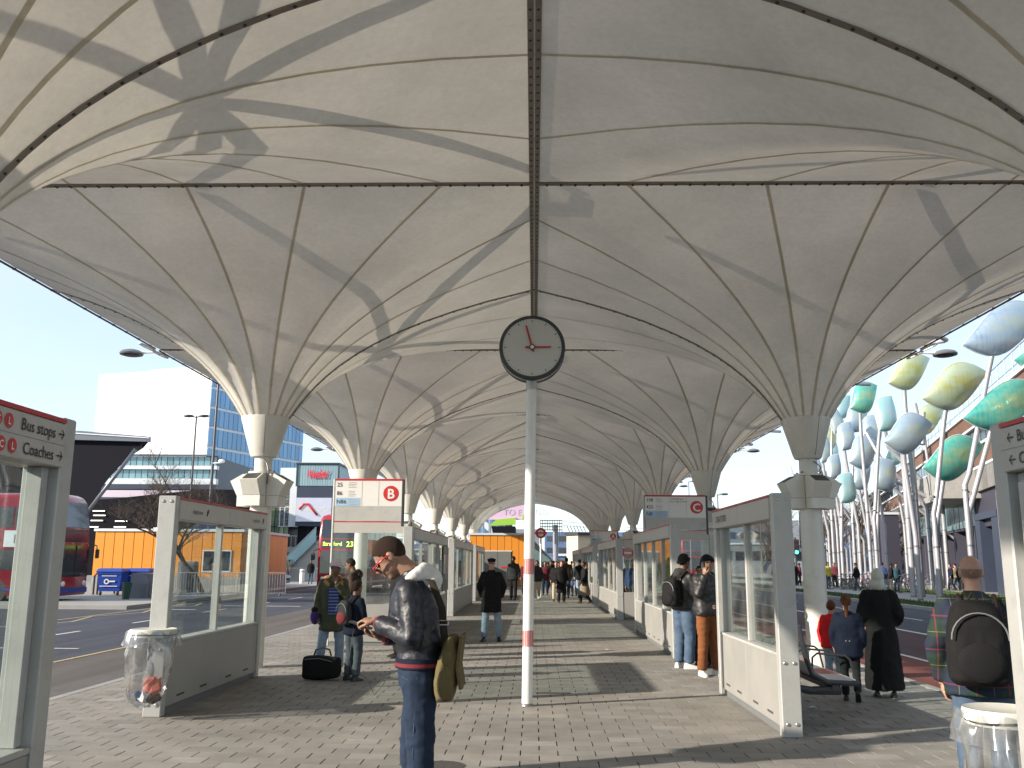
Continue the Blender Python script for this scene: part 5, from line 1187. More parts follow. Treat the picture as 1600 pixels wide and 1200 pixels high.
g = gnd(1384, 1089); person('woman in ankle length black robe and pale headscarf', (g.x, g.y, 0), 15, 1.55, None, .8, 1, None, 1, 'shoe_black', 'skin_fair', 'hair_black', 'none', 'scarf', 'scarf_pale', robe='wool_black', seed=53, voxel=.02, pose=dict(wrR=(.2, .2, 1.0), wrL=(-.2, .2, 1.0)))
ta, hp, bend, S, HM = person('balding man in dark tartan jacket and jeans seen from behind', (2.99, 6.45, 0), 14, 1.68, 'tartan', .80, 1.22, 'denim_mid', 1.12, 'shoe_brown', 'skin_fair', 'hair_fringe', 'bald', seed=61, voxel=.015, width=1.12, belly=.02, pose=dict(wrR=(.27, .02, .88), elR=(.29, -.03, 1.13), elL=(-.28, -.03, 1.13)))
backpack('large black rucksack on the tartan jacket', ta, S, bend, 'wool_black', None, .19, .28, .13, 1.17, -.27, xc=-.06)
# ================================================================== helpers for the surroundings
CMI = CM.inverted()
def proj(p):
    q = CMI @ Vector(p); return (800 + FPX * q.x / -q.z, 600 - FPX * q.y / -q.z)
def len_to(C, d, px, mx=400):
    lo, hi = 0.0, mx; s0 = proj(C)[0] - px
    for _ in range(50):
        m = (lo + hi) / 2
        if (proj(Vector(C) + Vector(d) * m)[0] - px) * s0 > 0: lo = m
        else: hi = m
    return lo
def oriented(origin, d):
    """matrix: local x along d (horizontal), local y = left of it, z up"""
    d = Vector((d[0], d[1], 0)).normalized(); return Matrix.Translation(Vector(origin)) @ Matrix(((d.x, -d.y, 0, 0), (d.y, d.x, 0, 0), (0, 0, 1, 0), (0, 0, 0, 1)))
mat('render_white', (0.80, 0.80, 0.80), 0.6, var=0.02, scale=.1); mat('render_joint', (0.6, 0.61, 0.62), 0.6)
mat('glass_blue', (0.16, 0.31, 0.50), 0.22, metal=0.25, var=0.08, scale=.3, spec=0.8, obj_random=.16); mat('glass_mullion', (0.45, 0.56, 0.66), 0.4)
mat('glass_teal', (0.22, 0.36, 0.40), 0.2, metal=0.3, var=0.12, scale=.4, spec=.8, obj_random=.15); mat('glass_dark', (0.03, 0.04, 0.05), 0.12, var=0.2, scale=1.2, spec=.9, obj_random=.2)
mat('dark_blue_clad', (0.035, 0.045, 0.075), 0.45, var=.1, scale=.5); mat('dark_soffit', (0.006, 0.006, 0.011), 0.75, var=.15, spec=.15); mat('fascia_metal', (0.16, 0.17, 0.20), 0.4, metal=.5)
mat('pale_strip', (0.66, 0.70, 0.72), 0.5); mat('clad_teal', (0.24, 0.36, 0.40), 0.4, var=.05, obj_random=.05); mat('screen_grey', (0.33, 0.35, 0.42), 0.5, emit=((0.33, 0.35, 0.42), .35)); mat('script_red', (0.65, 0.03, 0.06), 0.4)
mat('orange_panel', (0.78, 0.30, 0.035), 0.45, var=.05, scale=.7, obj_random=.05, wear=.15, wear_rgb=(.5, .2, .05)); mat('orange_joint', (0.25, 0.10, 0.03), 0.7); mat('door_grey', (0.17, 0.185, 0.18), 0.5)
mat('bin_blue', (0.012, 0.055, 0.33), 0.4, wear=.2, scale=6, wear_rgb=(.1, .13, .25)); mat('bin_green', (0.01, 0.05, 0.03), 0.5); mat('dome_grey', (0.13, 0.12, 0.14), 0.35, metal=.4); mat('galv', (0.42, 0.43, 0.44), 0.4, metal=.6)
mat('bark', (0.075, 0.055, 0.042), 0.9, bump=.5); mat('bus_red', (0.30, 0.010, 0.018), 0.25, coat=.6, var=.04); mat('bus_glass', (0.022, 0.026, 0.034), 0.08, spec=.9, var=.3, scale=1.5); mat('bus_blue', (0.02, 0.05, 0.25), 0.3); mat('led_yellow', (0.55, 0.7, 0.1), .5, emit=((0.65, 0.85, 0.08), 1.1))
mat('car_navy', (0.015, 0.022, 0.045), 0.2, coat=.8, metal=.2); mat('cone_orange', (0.7, 0.15, 0.02), .5); mat('lamp_glass', (0.6, 0.62, 0.62), .2)
mat('brick_brown', (0.16, 0.085, 0.06), 0.85, var=.2, scale=2.5, bump=.3, obj_random=.08); mat('clad_stripe', (0.20, 0.19, 0.18), 0.6, var=.25, scale=3, obj_random=.25); mat('wall_purple', (0.05, 0.048, 0.072), 0.6, var=.06, scale=.5); mat('pale_stone', (0.55, 0.47, 0.34), .7, var=.1, obj_random=.08); mat('concrete', (0.33, 0.32, 0.30), .75, var=.12, bump=.2)
mat('pink_pale', (0.62, 0.54, 0.62), .5); mat('pink_board', (0.62, 0.42, 0.60), .6, var=.1); mat('green_board', (0.28, 0.50, 0.05), .6); mat('blue_shed', (0.12, 0.19, 0.33), .6, var=.2, scale=.3); mat('far_grey', (0.24, 0.26, 0.29), .7, var=.2, scale=.2); mat('steel_pole', (0.40, 0.405, 0.43), 0.42, metal=.35, var=.06, scale=2)
# ================================================================== left background
# hotel
C = at(311, 875, 150); C.z = 0; H = at(305, 573, 150).z
d1 = Vector((math.sin(R(22)), math.cos(R(22)), 0)); d2 = Vector((-math.sin(R(68)), math.cos(R(68)), 0)) * 1.0
d2 = Vector((-math.cos(R(17)), math.sin(R(17)), 0))
L1 = len_to(C, d1, 463); L2 = len_to(C, d2, 127)
ht = thing('tower_block', 'tall white tower block with a blue glazed right side', 'building', (C.x, C.y, 0))
A, B_, D_, E_ = C, C + d1 * L1, C + d1 * L1 + d2 * L2, C + d2 * L2
mb = MB(); mb.loft([[(p.x, p.y, z) for p in (A, B_, D_, E_)] for z in (0, H)], True); mb.build('wall', 'render_white', ht, world=True)
n1 = Vector((d1.y, -d1.x, 0)); nf, nb = 10, 22; fh = H / nf; bw = L1 / nb
me_p = MB().box((.06, 0, .10), (bw - .06, .10, fh - .42)).mesh('pane', 'glass_blue')
Ms = oriented(A + n1 * .12, d1)
for i in range(nb):
    for j in range(nf):
        o = link('glass_pane', me_p, ht); o.parent = ht
        P = Ms @ Vector((i * bw, 0, j * fh)); o.location = P - Vector(ht.location); o.rotation_euler = (0, 0, math.atan2(d1.y, d1.x))
        o.name = 'glass_pane'
mb = MB(); mb.M = Ms
for j in range(nf + 1): mb.box((0, -.02, j * fh - .42), (L1, .06, j * fh - .30))
mb.build('floor_band', 'glass_mullion', ht, world=True)
mb = MB(); mb.M = oriented(A, d2)
for j in range(1, 7): mb.box((0, 0, j * H / 7), (L2, .03, j * H / 7 + .10))
mb.build('panel_joint', 'render_joint', ht, world=True)
mb = MB(); mb.M = oriented(A + Vector((0, 0, H)), d2); mb.box((2, -3, 0), (L2 * .62, -2.6, .9)); mb.build('roof_parapet', 'fascia_metal', ht, world=True)
# banded glass building in front of it
t_ = thing('glazed_building', 'long low building with glass bands and pale strips before the tower', 'building', (at(240, 880, 112).x, 112, 0))
Y = 112; x0 = at(120, 800, Y).x; x1 = at(333, 800, Y).x
def zz(py, Y=112): return at(240, py, Y).z
n = 22; w = (x1 - x0) / n
for (pa, pb, mm, nm, pr) in ((728, 713, 'glass_teal', 'glass_pane', 0), (748, 734, 'glass_teal', 'glass_pane', .1)):
    me_p = MB().box((.04, 0, 0), (w - .04, .2, zz(pb) - zz(pa) - .05)).mesh('pane', mm)
    for k in range(n): o = link(nm, me_p, t_); o.location = (x0 + k * w - t_.location[0], -pr, zz(pa))
mb = MB(); mb.box((x0, Y + .25, 0), (x1, Y + 18, zz(713))); mb.build('core', 'dark_blue_clad', t_, world=True)
for (pa, pb, mm, nm) in ((733.8, 728.2, 'pale_strip', 'spandrel'), (757, 748.2, 'pale_strip', 'spandrel'), (765, 757.2, 'dark_blue_clad', 'spandrel'), (712.8, 710.5, 'fascia_metal', 'roof_edge')):
    mb = MB(); mb.box((x0 - .3, Y - .6, zz(pa)), (x1 + .3, Y + .24, zz(pb))); mb.build(nm, mm, t_, world=True)
mb = MB(); mb.box((at(155, 800, 108).x, 108, zz(777, 108)), (at(293, 800, 108).x, 108.4, zz(766, 108))); mb.build('long_screen', 'pink_pale', t_, world=True)
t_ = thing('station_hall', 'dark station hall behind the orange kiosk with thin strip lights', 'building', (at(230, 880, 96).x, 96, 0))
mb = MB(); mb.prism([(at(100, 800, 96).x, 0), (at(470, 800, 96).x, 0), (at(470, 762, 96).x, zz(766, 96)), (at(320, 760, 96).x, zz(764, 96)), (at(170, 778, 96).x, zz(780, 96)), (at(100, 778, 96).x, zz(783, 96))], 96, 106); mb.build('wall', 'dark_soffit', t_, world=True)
mat('strip_light', (.7, .7, .65), .5, emit=((1, .97, .85), 1.0))
rr = random.Random(2)
for (px, py) in ((145, 799), (146, 806), (142, 814), (135, 824), (180, 815), (178, 824), (240, 826)):
    p = at(px, py, 95.9); mb = MB(); mb.box((p.x, 95.85, p.z), (p.x + 1.25, 95.95, p.z + .10)); mb.build('strip_light', 'strip_light', t_, world=True)
# glazed hall left of the big sign, green-yellow reflections mottled into its pane colour
t_ = thing('glass_atrium', 'tall glass atrium with painted green and yellow glints left of the big red sign', 'building', (at(440, 880, 92).x, 92, 0))
x0, x1 = at(408, 800, 92).x, at(452, 800, 92).x; n = 6; w = (x1 - x0) / n; mat('glass_greenish', (0.20, 0.27, 0.16), .2, metal=.3, var=.8, scale=.8, spec=.8, obj_random=.4)
for j in range(3):
    me_p = MB().box((.04, 0, .05), (w - .04, .15, 1.9)).mesh('pane', 'glass_greenish')
    for k in range(n): o = link('glass_pane', me_p, t_); o.location = (x0 + k * w - t_.location[0], 0, 3.0 + j * 1.95)
mb = MB(); mb.box((x0, 92.2, 0), (x1, 95.9, 8.9)); mb.build('wall', 'dark_blue_clad', t_, world=True)
mb = MB(); mb.box((x0 - .4, 91.2, 2.4), (x1 + 3.2, 96, 2.95)); mb.build('deck', 'concrete', t_, world=True)
mb = MB()
for k in range(16): mb.tube([(x0 + k * .42, 91.3, 2.95), (x0 + k * .42, 91.3, 4.0)], .03, 5)
mb.tube([(x0, 91.3, 4.0), (x0 + 6.4, 91.3, 4.0)], .04, 5); mb.build('railing', 'galv', t_, world=True)
# big sign box and screen
Y = 90; t_ = thing('mall_entrance', 'dark blue entrance block with a big red script name and a wide screen', 'building', (at(492, 880, Y).x, Y, 0))
bx0, bx1 = at(462, 800, Y).x, at(526, 800, Y).x
def z9(py): return at(492, py, Y).z
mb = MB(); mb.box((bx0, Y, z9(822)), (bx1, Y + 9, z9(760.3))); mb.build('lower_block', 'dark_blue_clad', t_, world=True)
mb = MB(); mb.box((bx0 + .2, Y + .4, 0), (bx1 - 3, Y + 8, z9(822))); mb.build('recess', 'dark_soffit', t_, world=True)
n = 16; w = (bx1 - bx0) / n; me_p = MB().box((.01, 0, 0), (w - .01, .12, z9(726) - z9(759))).mesh('panel', 'clad_teal')
for k in range(n): o = link('cladding_panel', me_p, t_); o.location = (bx0 + k * w - t_.location[0], 0, z9(759))
mb = MB(); mb.box((bx0, Y + .13, z9(760)), (bx1, Y + 9, z9(725.5))); mb.build('upper_block', 'clad_teal', t_, world=True)
mb = MB(); mb.box((bx0 - .15, Y - .15, z9(725.4)), (bx1 + .15, Y + 9, z9(723))); mb.box((bx0 - .12, Y - .1, z9(760)), (bx0 + .02, Y + .1, z9(725))); mb.box((bx1 - .02, Y - .1, z9(760)), (bx1 + .12, Y + .1, z9(725))); mb.build('frame', 'dark_metal', t_, world=True)
mb = MB(); a = at(447, 730, Y + 4); mb.box((a.x, Y + 2, z9(822)), (bx0 - .16, Y + 8, z9(728))); mb.build('side_block', 'pale_strip', t_, world=True)
mb = MB(); p = at(479, 747, Y); text_mb(mb, 'Westfield', 1.15, (p.x, Y - .02, p.z), (1, 0, 0), (0, 0, 1), 'LEFT', .12, .03)
mb.v = [(p.x + (v[0] - p.x) * .46 + (v[2] - p.z) * .22, v[1], v[2]) for v in mb.v]; mb.build('name_lettering', 'script_red', t_, world=True, fixn=False)  # script letters in plain red
mb = MB(); mb.box((at(463, 800, Y).x, Y - .2, z9(815)), (at(518, 800, Y).x, Y - .02, z9(778))); s_ = mb.build('screen', 'screen_grey', t_, world=True)
mb = MB(); mb.tube([(at(468 + 8 * k * .9, 800, Y).x, Y - .24, z9(v)) for k, v in enumerate((796, 788, 788, 797, 805))], .12, 6); mb.build('screen_swoosh', 'sign_red', s_, world=True, smooth=True)
mb = MB(); p = at(468, 799, Y); text_mb(mb, 'Breakfast London', .85, (p.x, Y - .21, p.z), (1, 0, 0), (0, 0, 1), 'LEFT', .01); mb.v = [(p.x + (v[0] - p.x) * .5, v[1], v[2]) for v in mb.v]; mb.build('screen_lettering', 'sign_white', s_, world=True, fixn=False)
# stairs beside it
t_ = thing('public_stairs', 'wide outdoor stairs with glass balustrade below the big sign', 'stairs', (at(470, 900, 76).x, 76, 0))
a = at(434, 903, 76); b = at(494, 846, 76); N = 18; me_s = MB().box((0, 0, 0), ((b.x - a.x) / N + .04, 5, .16)).mesh('step', 'concrete')
for k in range(N): o = link('step', me_s, t_); o.location = (a.x + (b.x - a.x) * k / N - t_.location[0], 0, .02 + (b.z) * k / N)
mb = MB(); mb.prism([(a.x, .02), (b.x, .02), (b.x, b.z)], 76.1, 80.9); mb.build('mass', 'concrete', t_, world=True)
for yy in (75.8, 81.1):
    mb = MB(); mb.prism([(a.x, .1), (b.x, b.z), (b.x, b.z + 1.1), (a.x, 1.2)], yy, yy + .06); mb.build('balustrade', 'glass_teal', t_, world=True)
    mb = MB(); mb.tube([(a.x, yy, 1.25), (b.x, yy, b.z + 1.15)], .05, 6); mb.build('handrail', 'galv', t_, world=True)
# swooping canopy
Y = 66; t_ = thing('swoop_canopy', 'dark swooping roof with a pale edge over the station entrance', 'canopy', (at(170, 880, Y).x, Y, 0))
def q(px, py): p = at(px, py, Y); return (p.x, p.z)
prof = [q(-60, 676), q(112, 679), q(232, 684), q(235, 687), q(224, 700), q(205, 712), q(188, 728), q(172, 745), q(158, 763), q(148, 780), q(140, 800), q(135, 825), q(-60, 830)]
mb = MB(); mb.loft([[(a_, Y, b_) for a_, b_ in prof], [(a_ - 11, Y + 20, b_ + 2) for a_, b_ in prof]], True); mb.build('roof_shell', 'dark_soffit', t_, world=True, smooth='auto')  # near-black shell: the shade of the underside is put into the colour
mb = MB(); mb.prism([q(-60, 672.5), q(118, 674.5), q(128, 674), q(236, 683), q(236, 691), q(118, 688), q(-60, 686)], Y - .35, Y - .02); mb.build('fascia', 'fascia_metal', t_, world=True)
mb = MB(); mb.prism([q(118, 677), q(236, 684.5), q(236, 686), q(118, 678.6)], Y - .42, Y - .36); mb.build('fascia_line', 'pale_strip', t_, world=True)
a = at(212, 702, Y - 1.5); b = at(132, 806, Y - 1.5); mb = MB(); mb.tube([a, b], .14, 8); mb.build('strut', 'fascia_metal', t_, world=True, smooth=True)
# orange kiosk at left
def kiosk(label, pxl, pxr, Y, top_py, depth, npan, base=.45, win=None, door=None, roofw=True):
    xl, xr = at(pxl, 880, Y).x, at(pxr, 880, Y).x; H = at((pxl + pxr) / 2, top_py, Y).z
    t_ = thing('orange_kiosk', label, 'kiosk', ((xl + xr) / 2, Y, 0)); w = (xr - xl) / npan
    mb = MB(); mb.box((xl + .03, Y + .06, 0), (xr - .03, Y + depth, H - .02)); mb.build('wall', 'orange_joint', t_, world=True)
    me_p = MB().bbox((.014, 0, base), (w - .014, .06, H - .06), .008).mesh('cladding_panel', 'orange_panel')
    for k in range(npan):
        if door and door[0] <= k < door[1]:
            mb = MB(); mb.bbox((xl + k * w + .014, Y, 2.35), (xl + (k + 1) * w - .014, Y + .06, H - .06), .008); mb.build('cladding_panel', 'orange_panel', t_, world=True)
        else: o = link('cladding_panel', me_p, t_); o.location = (xl + k * w - t_.location[0], 0, 0)
    ns = max(2, int(depth / w)); ws = depth / ns
    me_p = MB().bbox((0, .014, base), (.06, ws - .014, H - .06), .008).mesh('cladding_panel', 'orange_panel')
    for k in range(ns): o = link('cladding_panel', me_p, t_); o.location = (xr - .02 - t_.location[0], k * ws + .06, 0)
    mb = MB(); mb.box((xl, Y - .02, .0), (xr + .06, Y + depth, base - .01)); mb.build('plinth', 'concrete', t_, world=True)
    mb = MB(); mb.box((xl - .06, Y - .08, H - .05), (xr + .12, Y + depth + .1, H + .09)); mb.build('roof_trim', 'pale_strip', t_, world=True)
    if win:
        for (a_, b_, z0, z1) in win:
            wx0, wx1 = at(a_, 880, Y).x, at(b_, 880, Y).x
            mb = MB(); mb.box((wx0, Y - .05, z0), (wx1, Y - .02, z1)); f_ = mb.build('window', 'white_paint', t_, world=True)
            m_ = (wx0 + wx1) / 2
            for (u, v) in ((wx0 + .07, m_ - .03), (m_ + .03, wx1 - .07)): mb = MB(); mb.box((u, Y - .065, z0 + .07), (v, Y - .052, z1 - .07)); mb.build('pane', 'glass_dark', f_, world=True)
    if door:
        mb = MB(); mb.bbox((xl + door[0] * w + .05, Y - .05, .02), (xl + door[1] * w - .05, Y + .05, 2.3), .01); d_ = mb.build('door', 'door_grey', t_, world=True)
        mb = MB(); xm = xl + (door[0] + door[1]) / 2 * w; mb.box((xm - .012, Y - .056, .05), (xm + .012, Y - .051, 2.28)); mb.build('door_gap', 'slot_dark', d_, world=True)
        mb = MB(); mb.box((xm + .25, Y - .065, 1.2), (xm + .75, Y - .051, 1.32)); mb.build('door_notice', 'sign_red', d_, world=True)
        mb = MB(); mb.box((xl + door[0] * w, Y - .03, 2.3), (xl + door[1] * w, Y - .01, 2.36)); mb.build('door_frame', 'pale_strip', t_, world=True)
    return t_
kiosk('long orange panelled kiosk on the left behind the blue bins', 145, 376, 49, 829, 9, 15, .75, win=[(316, 361, 1.0, 2.15)])
kiosk('orange panelled kiosk with grey double door at the end of the platform', 733, 822, 62, 835, 6, 8, .1, door=(2, 6))
# pink and green hoarding behind
Y = 108; t_ = thing('hoarding', 'pink and lime green hoarding high above the end kiosk', 'hoarding', (at(800, 880, Y).x, Y, 0))
def hq(px, py): p = at(px, py, Y); return (p.x, p.z)
mb = MB(); mb.prism([hq(740, 812), hq(832, 812), hq(832, 770), hq(760, 775)], Y, Y + .6); mb.build('pink_board', 'pink_board', t_, world=True)
mb = MB(); mb.prism([hq(764, 822), hq(806, 820), hq(806, 809), hq(775, 812)], Y - .3, Y - .02); mb.prism([hq(815, 812), hq(826, 785), hq(826, 812)], Y - .3, Y - .02); mb.build('green_board', 'green_board', t_, world=True)
mb = MB(); mb.prism([hq(770, 833), hq(805, 833), hq(805, 822.5), hq(768, 822.5)], Y - .5, Y + 6); mb.build('underside', 'dark_soffit', t_, world=True)
mb = MB(); mb.box((at(735, 880, Y).x, Y - 2, 0), (at(835, 880, Y).x, Y + 5, at(790, 834, Y).z)); mb.build('base_block', 'far_grey', t_, world=True)
mb = MB(); p = at(786, 805, Y); text_mb(mb, 'TO E WING', 1.0, (p.x, Y - .02, p.z), (1, 0, 0), (0, 0, 1), 'LEFT', .03); mb.build('hoarding_lettering', 'header_cream', t_, world=True, fixn=False)
# footbridge seen between the left columns
Y = 125; t_ = thing('footbridge', 'inclined covered footbridge with blue and white bands between the left columns', 'footbridge', (at(720, 880, Y).x, Y, 0))
for k, mm in enumerate(('dark_blue_clad', 'glass_blue', 'pale_strip', 'glass_blue', 'dark_blue_clad', 'pale_strip')):
    mb = MB(); mb.prism([hq_ for hq_ in (tuple(at(640, 690 + k * 14, Y).xz), tuple(at(640, 704 + k * 14, Y).xz), tuple(at(800, 834 + k * 14, Y).xz), tuple(at(800, 820 + k * 14, Y).xz))], Y - .2 * (k % 2), Y + 4); mb.build('deck_band', mm, t_, world=True)
mb = MB()
for k in range(14): p = at(645 + k * 11, 695 + k * 9 + 14, Y - .4); mb.tube([(p.x, Y - .4, p.z - 5), (p.x, Y - .4, p.z + 1)], .08, 5)
mb.build('bridge_post', 'galv', t_, world=True)
for (a0, b0, Y, top, lab) in ((400, 560, 118, 800, 'pale blue shed beyond the left bus'), (560, 740, 112, 850, 'low grey block seen through the B sign glass'), (868, 945, 105, 869, 'low blue shed behind the crowd'), (1100, 1290, 150, 851, 'low white and green block far beyond the Stratford screen'), (930, 1100, 170, 862, 'distant grey block right of the stone tower')):
    xa, xb = at(a0, 880, Y).x, at(b0, 880, Y).x; H = at((a0 + b0) / 2, top, Y).z; t_ = thing('far_building', lab, 'building', ((xa + xb) / 2, Y, 0))
    mb = MB(); mb.box((xa, Y, 0), (xb, Y + 12, H)); mb.build('wall', 'blue_shed' if 'blue' in lab else 'far_grey', t_, world=True)
    mb = MB(); mb.box((xa - .2, Y - .2, H), (xb + .2, Y + 12, H + .25)); mb.build('roof', 'pale_strip', t_, world=True)
    n = max(4, int((xb - xa) / 2.2)); w = (xb - xa) / n; me_p = MB().box((.25, 0, 0), (w - .25, .06, H * .32)).mesh('window', 'glass_dark')
    for k in range(n): o = link('window', me_p, t_); o.location = (xa + k * w - t_.location[0], -.06, H * .45)
# stone lift tower
Y = 88; a = at(886, 836, Y); b = at(903, 836, Y); c = at(925, 836, Y); t_ = thing('lift_tower', 'square pale stone lift tower with a flat cap above the crowd', 'tower', (b.x, Y, 0)); H = at(903, 836, Y).z
mb = MB(); mb.loft([[(a.x, Y + 1.3, z), (b.x, Y, z), (c.x, Y + .9, z), (b.x + .2, Y + 3, z)] for z in (0, H)], True); mb.build('wall', 'pale_stone', t_, world=True)
mb = MB(); mb.loft([[(a.x - .3, Y + 1.3, z), (b.x, Y - .3, z), (c.x + .3, Y + .8, z), (b.x + .2, Y + 3.3, z)] for z in (H + .003, H + .25)], True); mb.build('cap', 'dark_metal', t_, world=True)
# lattice gantry and mast
Y = 98; t_ = thing('gantry', 'lattice steel gantry on a thick mast beyond the crowd', 'gantry', (at(868, 880, Y).x, Y, 0)); mb = MB()
for py in (813, 818, 823, 828): mb.tube([at(844, py, Y), at(878, py, Y)], .045, 4)
for k in range(10): mb.tube([at(844 + k * 3.8, 812, Y), at(844 + k * 3.8, 829 if k < 6 else 850, Y)], .035, 4)
mb.build('lattice', 'dark_metal', t_, world=True)
mb = MB(); a = at(868, 820, Y); mb.tube([(a.x, Y + .3, 0), (a.x, Y + .3, a.z)], .28, 10); mb.build('mast', 'far_grey', t_, world=True, smooth='auto')
mb = MB()
for s_ in (0, 1): mb.tube([at(880, 815 + 6 * s_, Y + 30), at(1180, 842 + 3 * s_, Y + 60)], .03, 4)
for k in range(6): mb.tube([at(886 + k * 5, 822, Y + 30), at(890 + k * 5, 831, Y + 30)], .05, 4)
mb.build('overhead_wire', 'dark_metal', t_, world=True)
# staircase with glass side right of the clock pole
Y = 70; t_ = thing('glass_stair', 'stair with blue glass side descending behind the crowd', 'stairs', (at(850, 880, Y).x, Y, 0))
a = at(826, 838, Y); b = at(872, 906, Y); mb = MB(); mb.prism([(a.x, a.z), (a.x, a.z - 1.3), (b.x, b.z - .4), (b.x, b.z + .9)], Y, Y + .1); mb.build('balustrade', 'glass_teal', t_, world=True)
mb = MB(); mb.tube([(a.x, Y - .05, a.z + .05), (b.x, Y - .05, b.z + .95)], .07, 6); mb.build('handrail', 'galv', t_, world=True)
mb = MB(); mb.prism([(a.x, 0), (a.x, a.z - 1.3), (b.x, 0)], Y + .2, Y + 2.5); mb.build('stair_mass', 'concrete', t_, world=True)
# roundel sign
Y = 44; c = at(845, 833, Y); t_ = thing('roundel_sign', 'round red bus roundel on a pale post behind the clock pole', 'sign', (c.x, Y, 0)); r = .25
mb = MB(); mb.tube([(c.x, Y, 0), (c.x, Y, c.z - r)], .045, 8); mb.build('post', 'white_paint', t_, world=True)
mb = MB(); mb.lathe([(r, -.02), (r, .02)], tuple(c), 30, 'Y'); d_ = mb.build('disc', 'sign_red', t_, world=True)
mb = MB(); disc_mb(mb, (c.x, Y - .021, c.z), r * .62, (1, 0, 0), (0, 0, 1), .003, 26); mb.build('disc_centre', 'sign_white', d_, world=True)
mb = MB(); mb.box((c.x - r * 1.15, Y - .034, c.z - r * .2), (c.x + r * 1.15, Y - .026, c.z + r * .2)); mb.build('bar', 'sign_red', d_, world=True)
mb = MB(); text_mb(mb, 'BUSES', .085, (c.x, Y - .036, c.z - .03), (1, 0, 0), (0, 0, 1), 'CENTER', .002, .001); mb.build('bar_lettering', 'sign_white', d_, world=True, fixn=False)
# no-entry signs
for (px, py, Y, lab) in ((981, 864, 40, 'red and white no entry disc seen through the cross screen'), (941, 864, 62, 'small no entry disc beside the blue shed')):
    c = at(px, py, Y); t_ = thing('no_entry_sign', lab, 'sign', (c.x, Y, 0)); mb = MB(); mb.lathe([(.24, -.015), (.24, .015)], tuple(c), 24, 'Y'); mb.build('disc', 'sign_red', t_, world=True)
    mb = MB(); mb.box((c.x - .16, Y - .03, c.z - .04), (c.x + .16, Y - .02, c.z + .04)); mb.build('bar', 'sign_white', t_, world=True); mb = MB(); mb.tube([(c.x, Y + .03, 0), (c.x, Y + .03, c.z)], .03, 6); mb.build('post', 'mid_metal', t_, world=True)
# street lamps
def street_lamp(label, px, top, Y, heads, r=.07, bend=0, hm='dark_metal', group=None):
    a = at(px, top, Y); t_ = thing('street_lamp', label, 'street lamp', (a.x, Y, 0), 0, group); mb = MB(); mb.tube([(a.x, Y, 0), (a.x, Y, a.z)], [r * 1.3, r * .8], 8); mb.build('pole', hm, t_, world=True, smooth='auto')
    for s_ in heads:
        mb = MB(); mb.tube([(a.x, Y, a.z - .1), (a.x + s_ * .25, Y, a.z - .02)], .04, 6); mb.ball((a.x + s_ * .5, Y, a.z + .0), (.34, .2, .10), 12, 8); mb.build('lamp_head', hm, t_, world=True, smooth=True)
    return t_
street_lamp('dark twin headed street lamp in front of the white tower', 307, 650, 58, (-1, 1))
a = at(341, 612, 57); street_lamp('tall dark mast right of the twin headed lamp', 341, 600, 57, (), .09)
t_ = thing('security_camera', 'white dome security camera on the tall dark mast', 'camera', (a.x + .3, 56.9, at(341, 722, 57).z)); mb = MB(); mb.ball((.25, 0, .05), (.22, .15, .13), 12, 8); mb.build('dome', 'white_paint', t_, smooth=True); mb = MB(); mb.tube([(-.3, 0, -.08), (.2, 0, -.05)], .04, 6); mb.build('arm', 'white_paint', t_)
for i, (px, top, Y) in enumerate(((1076, 752, 95), (1121, 772, 70), (1187, 800, 120))):
    street_lamp(['thin lamp column behind the C sign', 'lamp column left of the Stratford screen', 'small far lamp column over the right road'][i], px, top, Y, (1,), .06, hm='mid_metal')
# traffic light
Y = 72; a = at(1243, 852, Y); t_ = thing('traffic_light', 'traffic light showing green beyond the right column', 'traffic light', (a.x, Y, 0)); mb = MB(); mb.tube([(a.x, Y, 0), (a.x, Y, a.z + .6)], .07, 8); mb.tube([(a.x + .4, Y, a.z - .2), (a.x + .4, Y, a.z + 2.6)], .04, 6); mb.build('pole', 'dark_metal', t_, world=True)
mb = MB(); mb.bbox((a.x - .22, Y - .25, a.z - .75), (a.x + .22, Y - .05, a.z + .45), .04); h_ = mb.build('signal_head', 'black_rubber', t_, world=True)
mat('green_light', (.0, .5, .25), .4, emit=((0.05, 1.0, 0.5), 4)); mat('lens_off', (.05, .02, .02), .3)
for k, m_ in enumerate(('green_light', 'lens_off', 'lens_off')): mb = MB(); disc_mb(mb, (a.x, Y - .255, a.z - .52 + k * .37), .13, (1, 0, 0), (0, 0, 1), .003, 18); mb.build('lens', m_, h_, world=True)
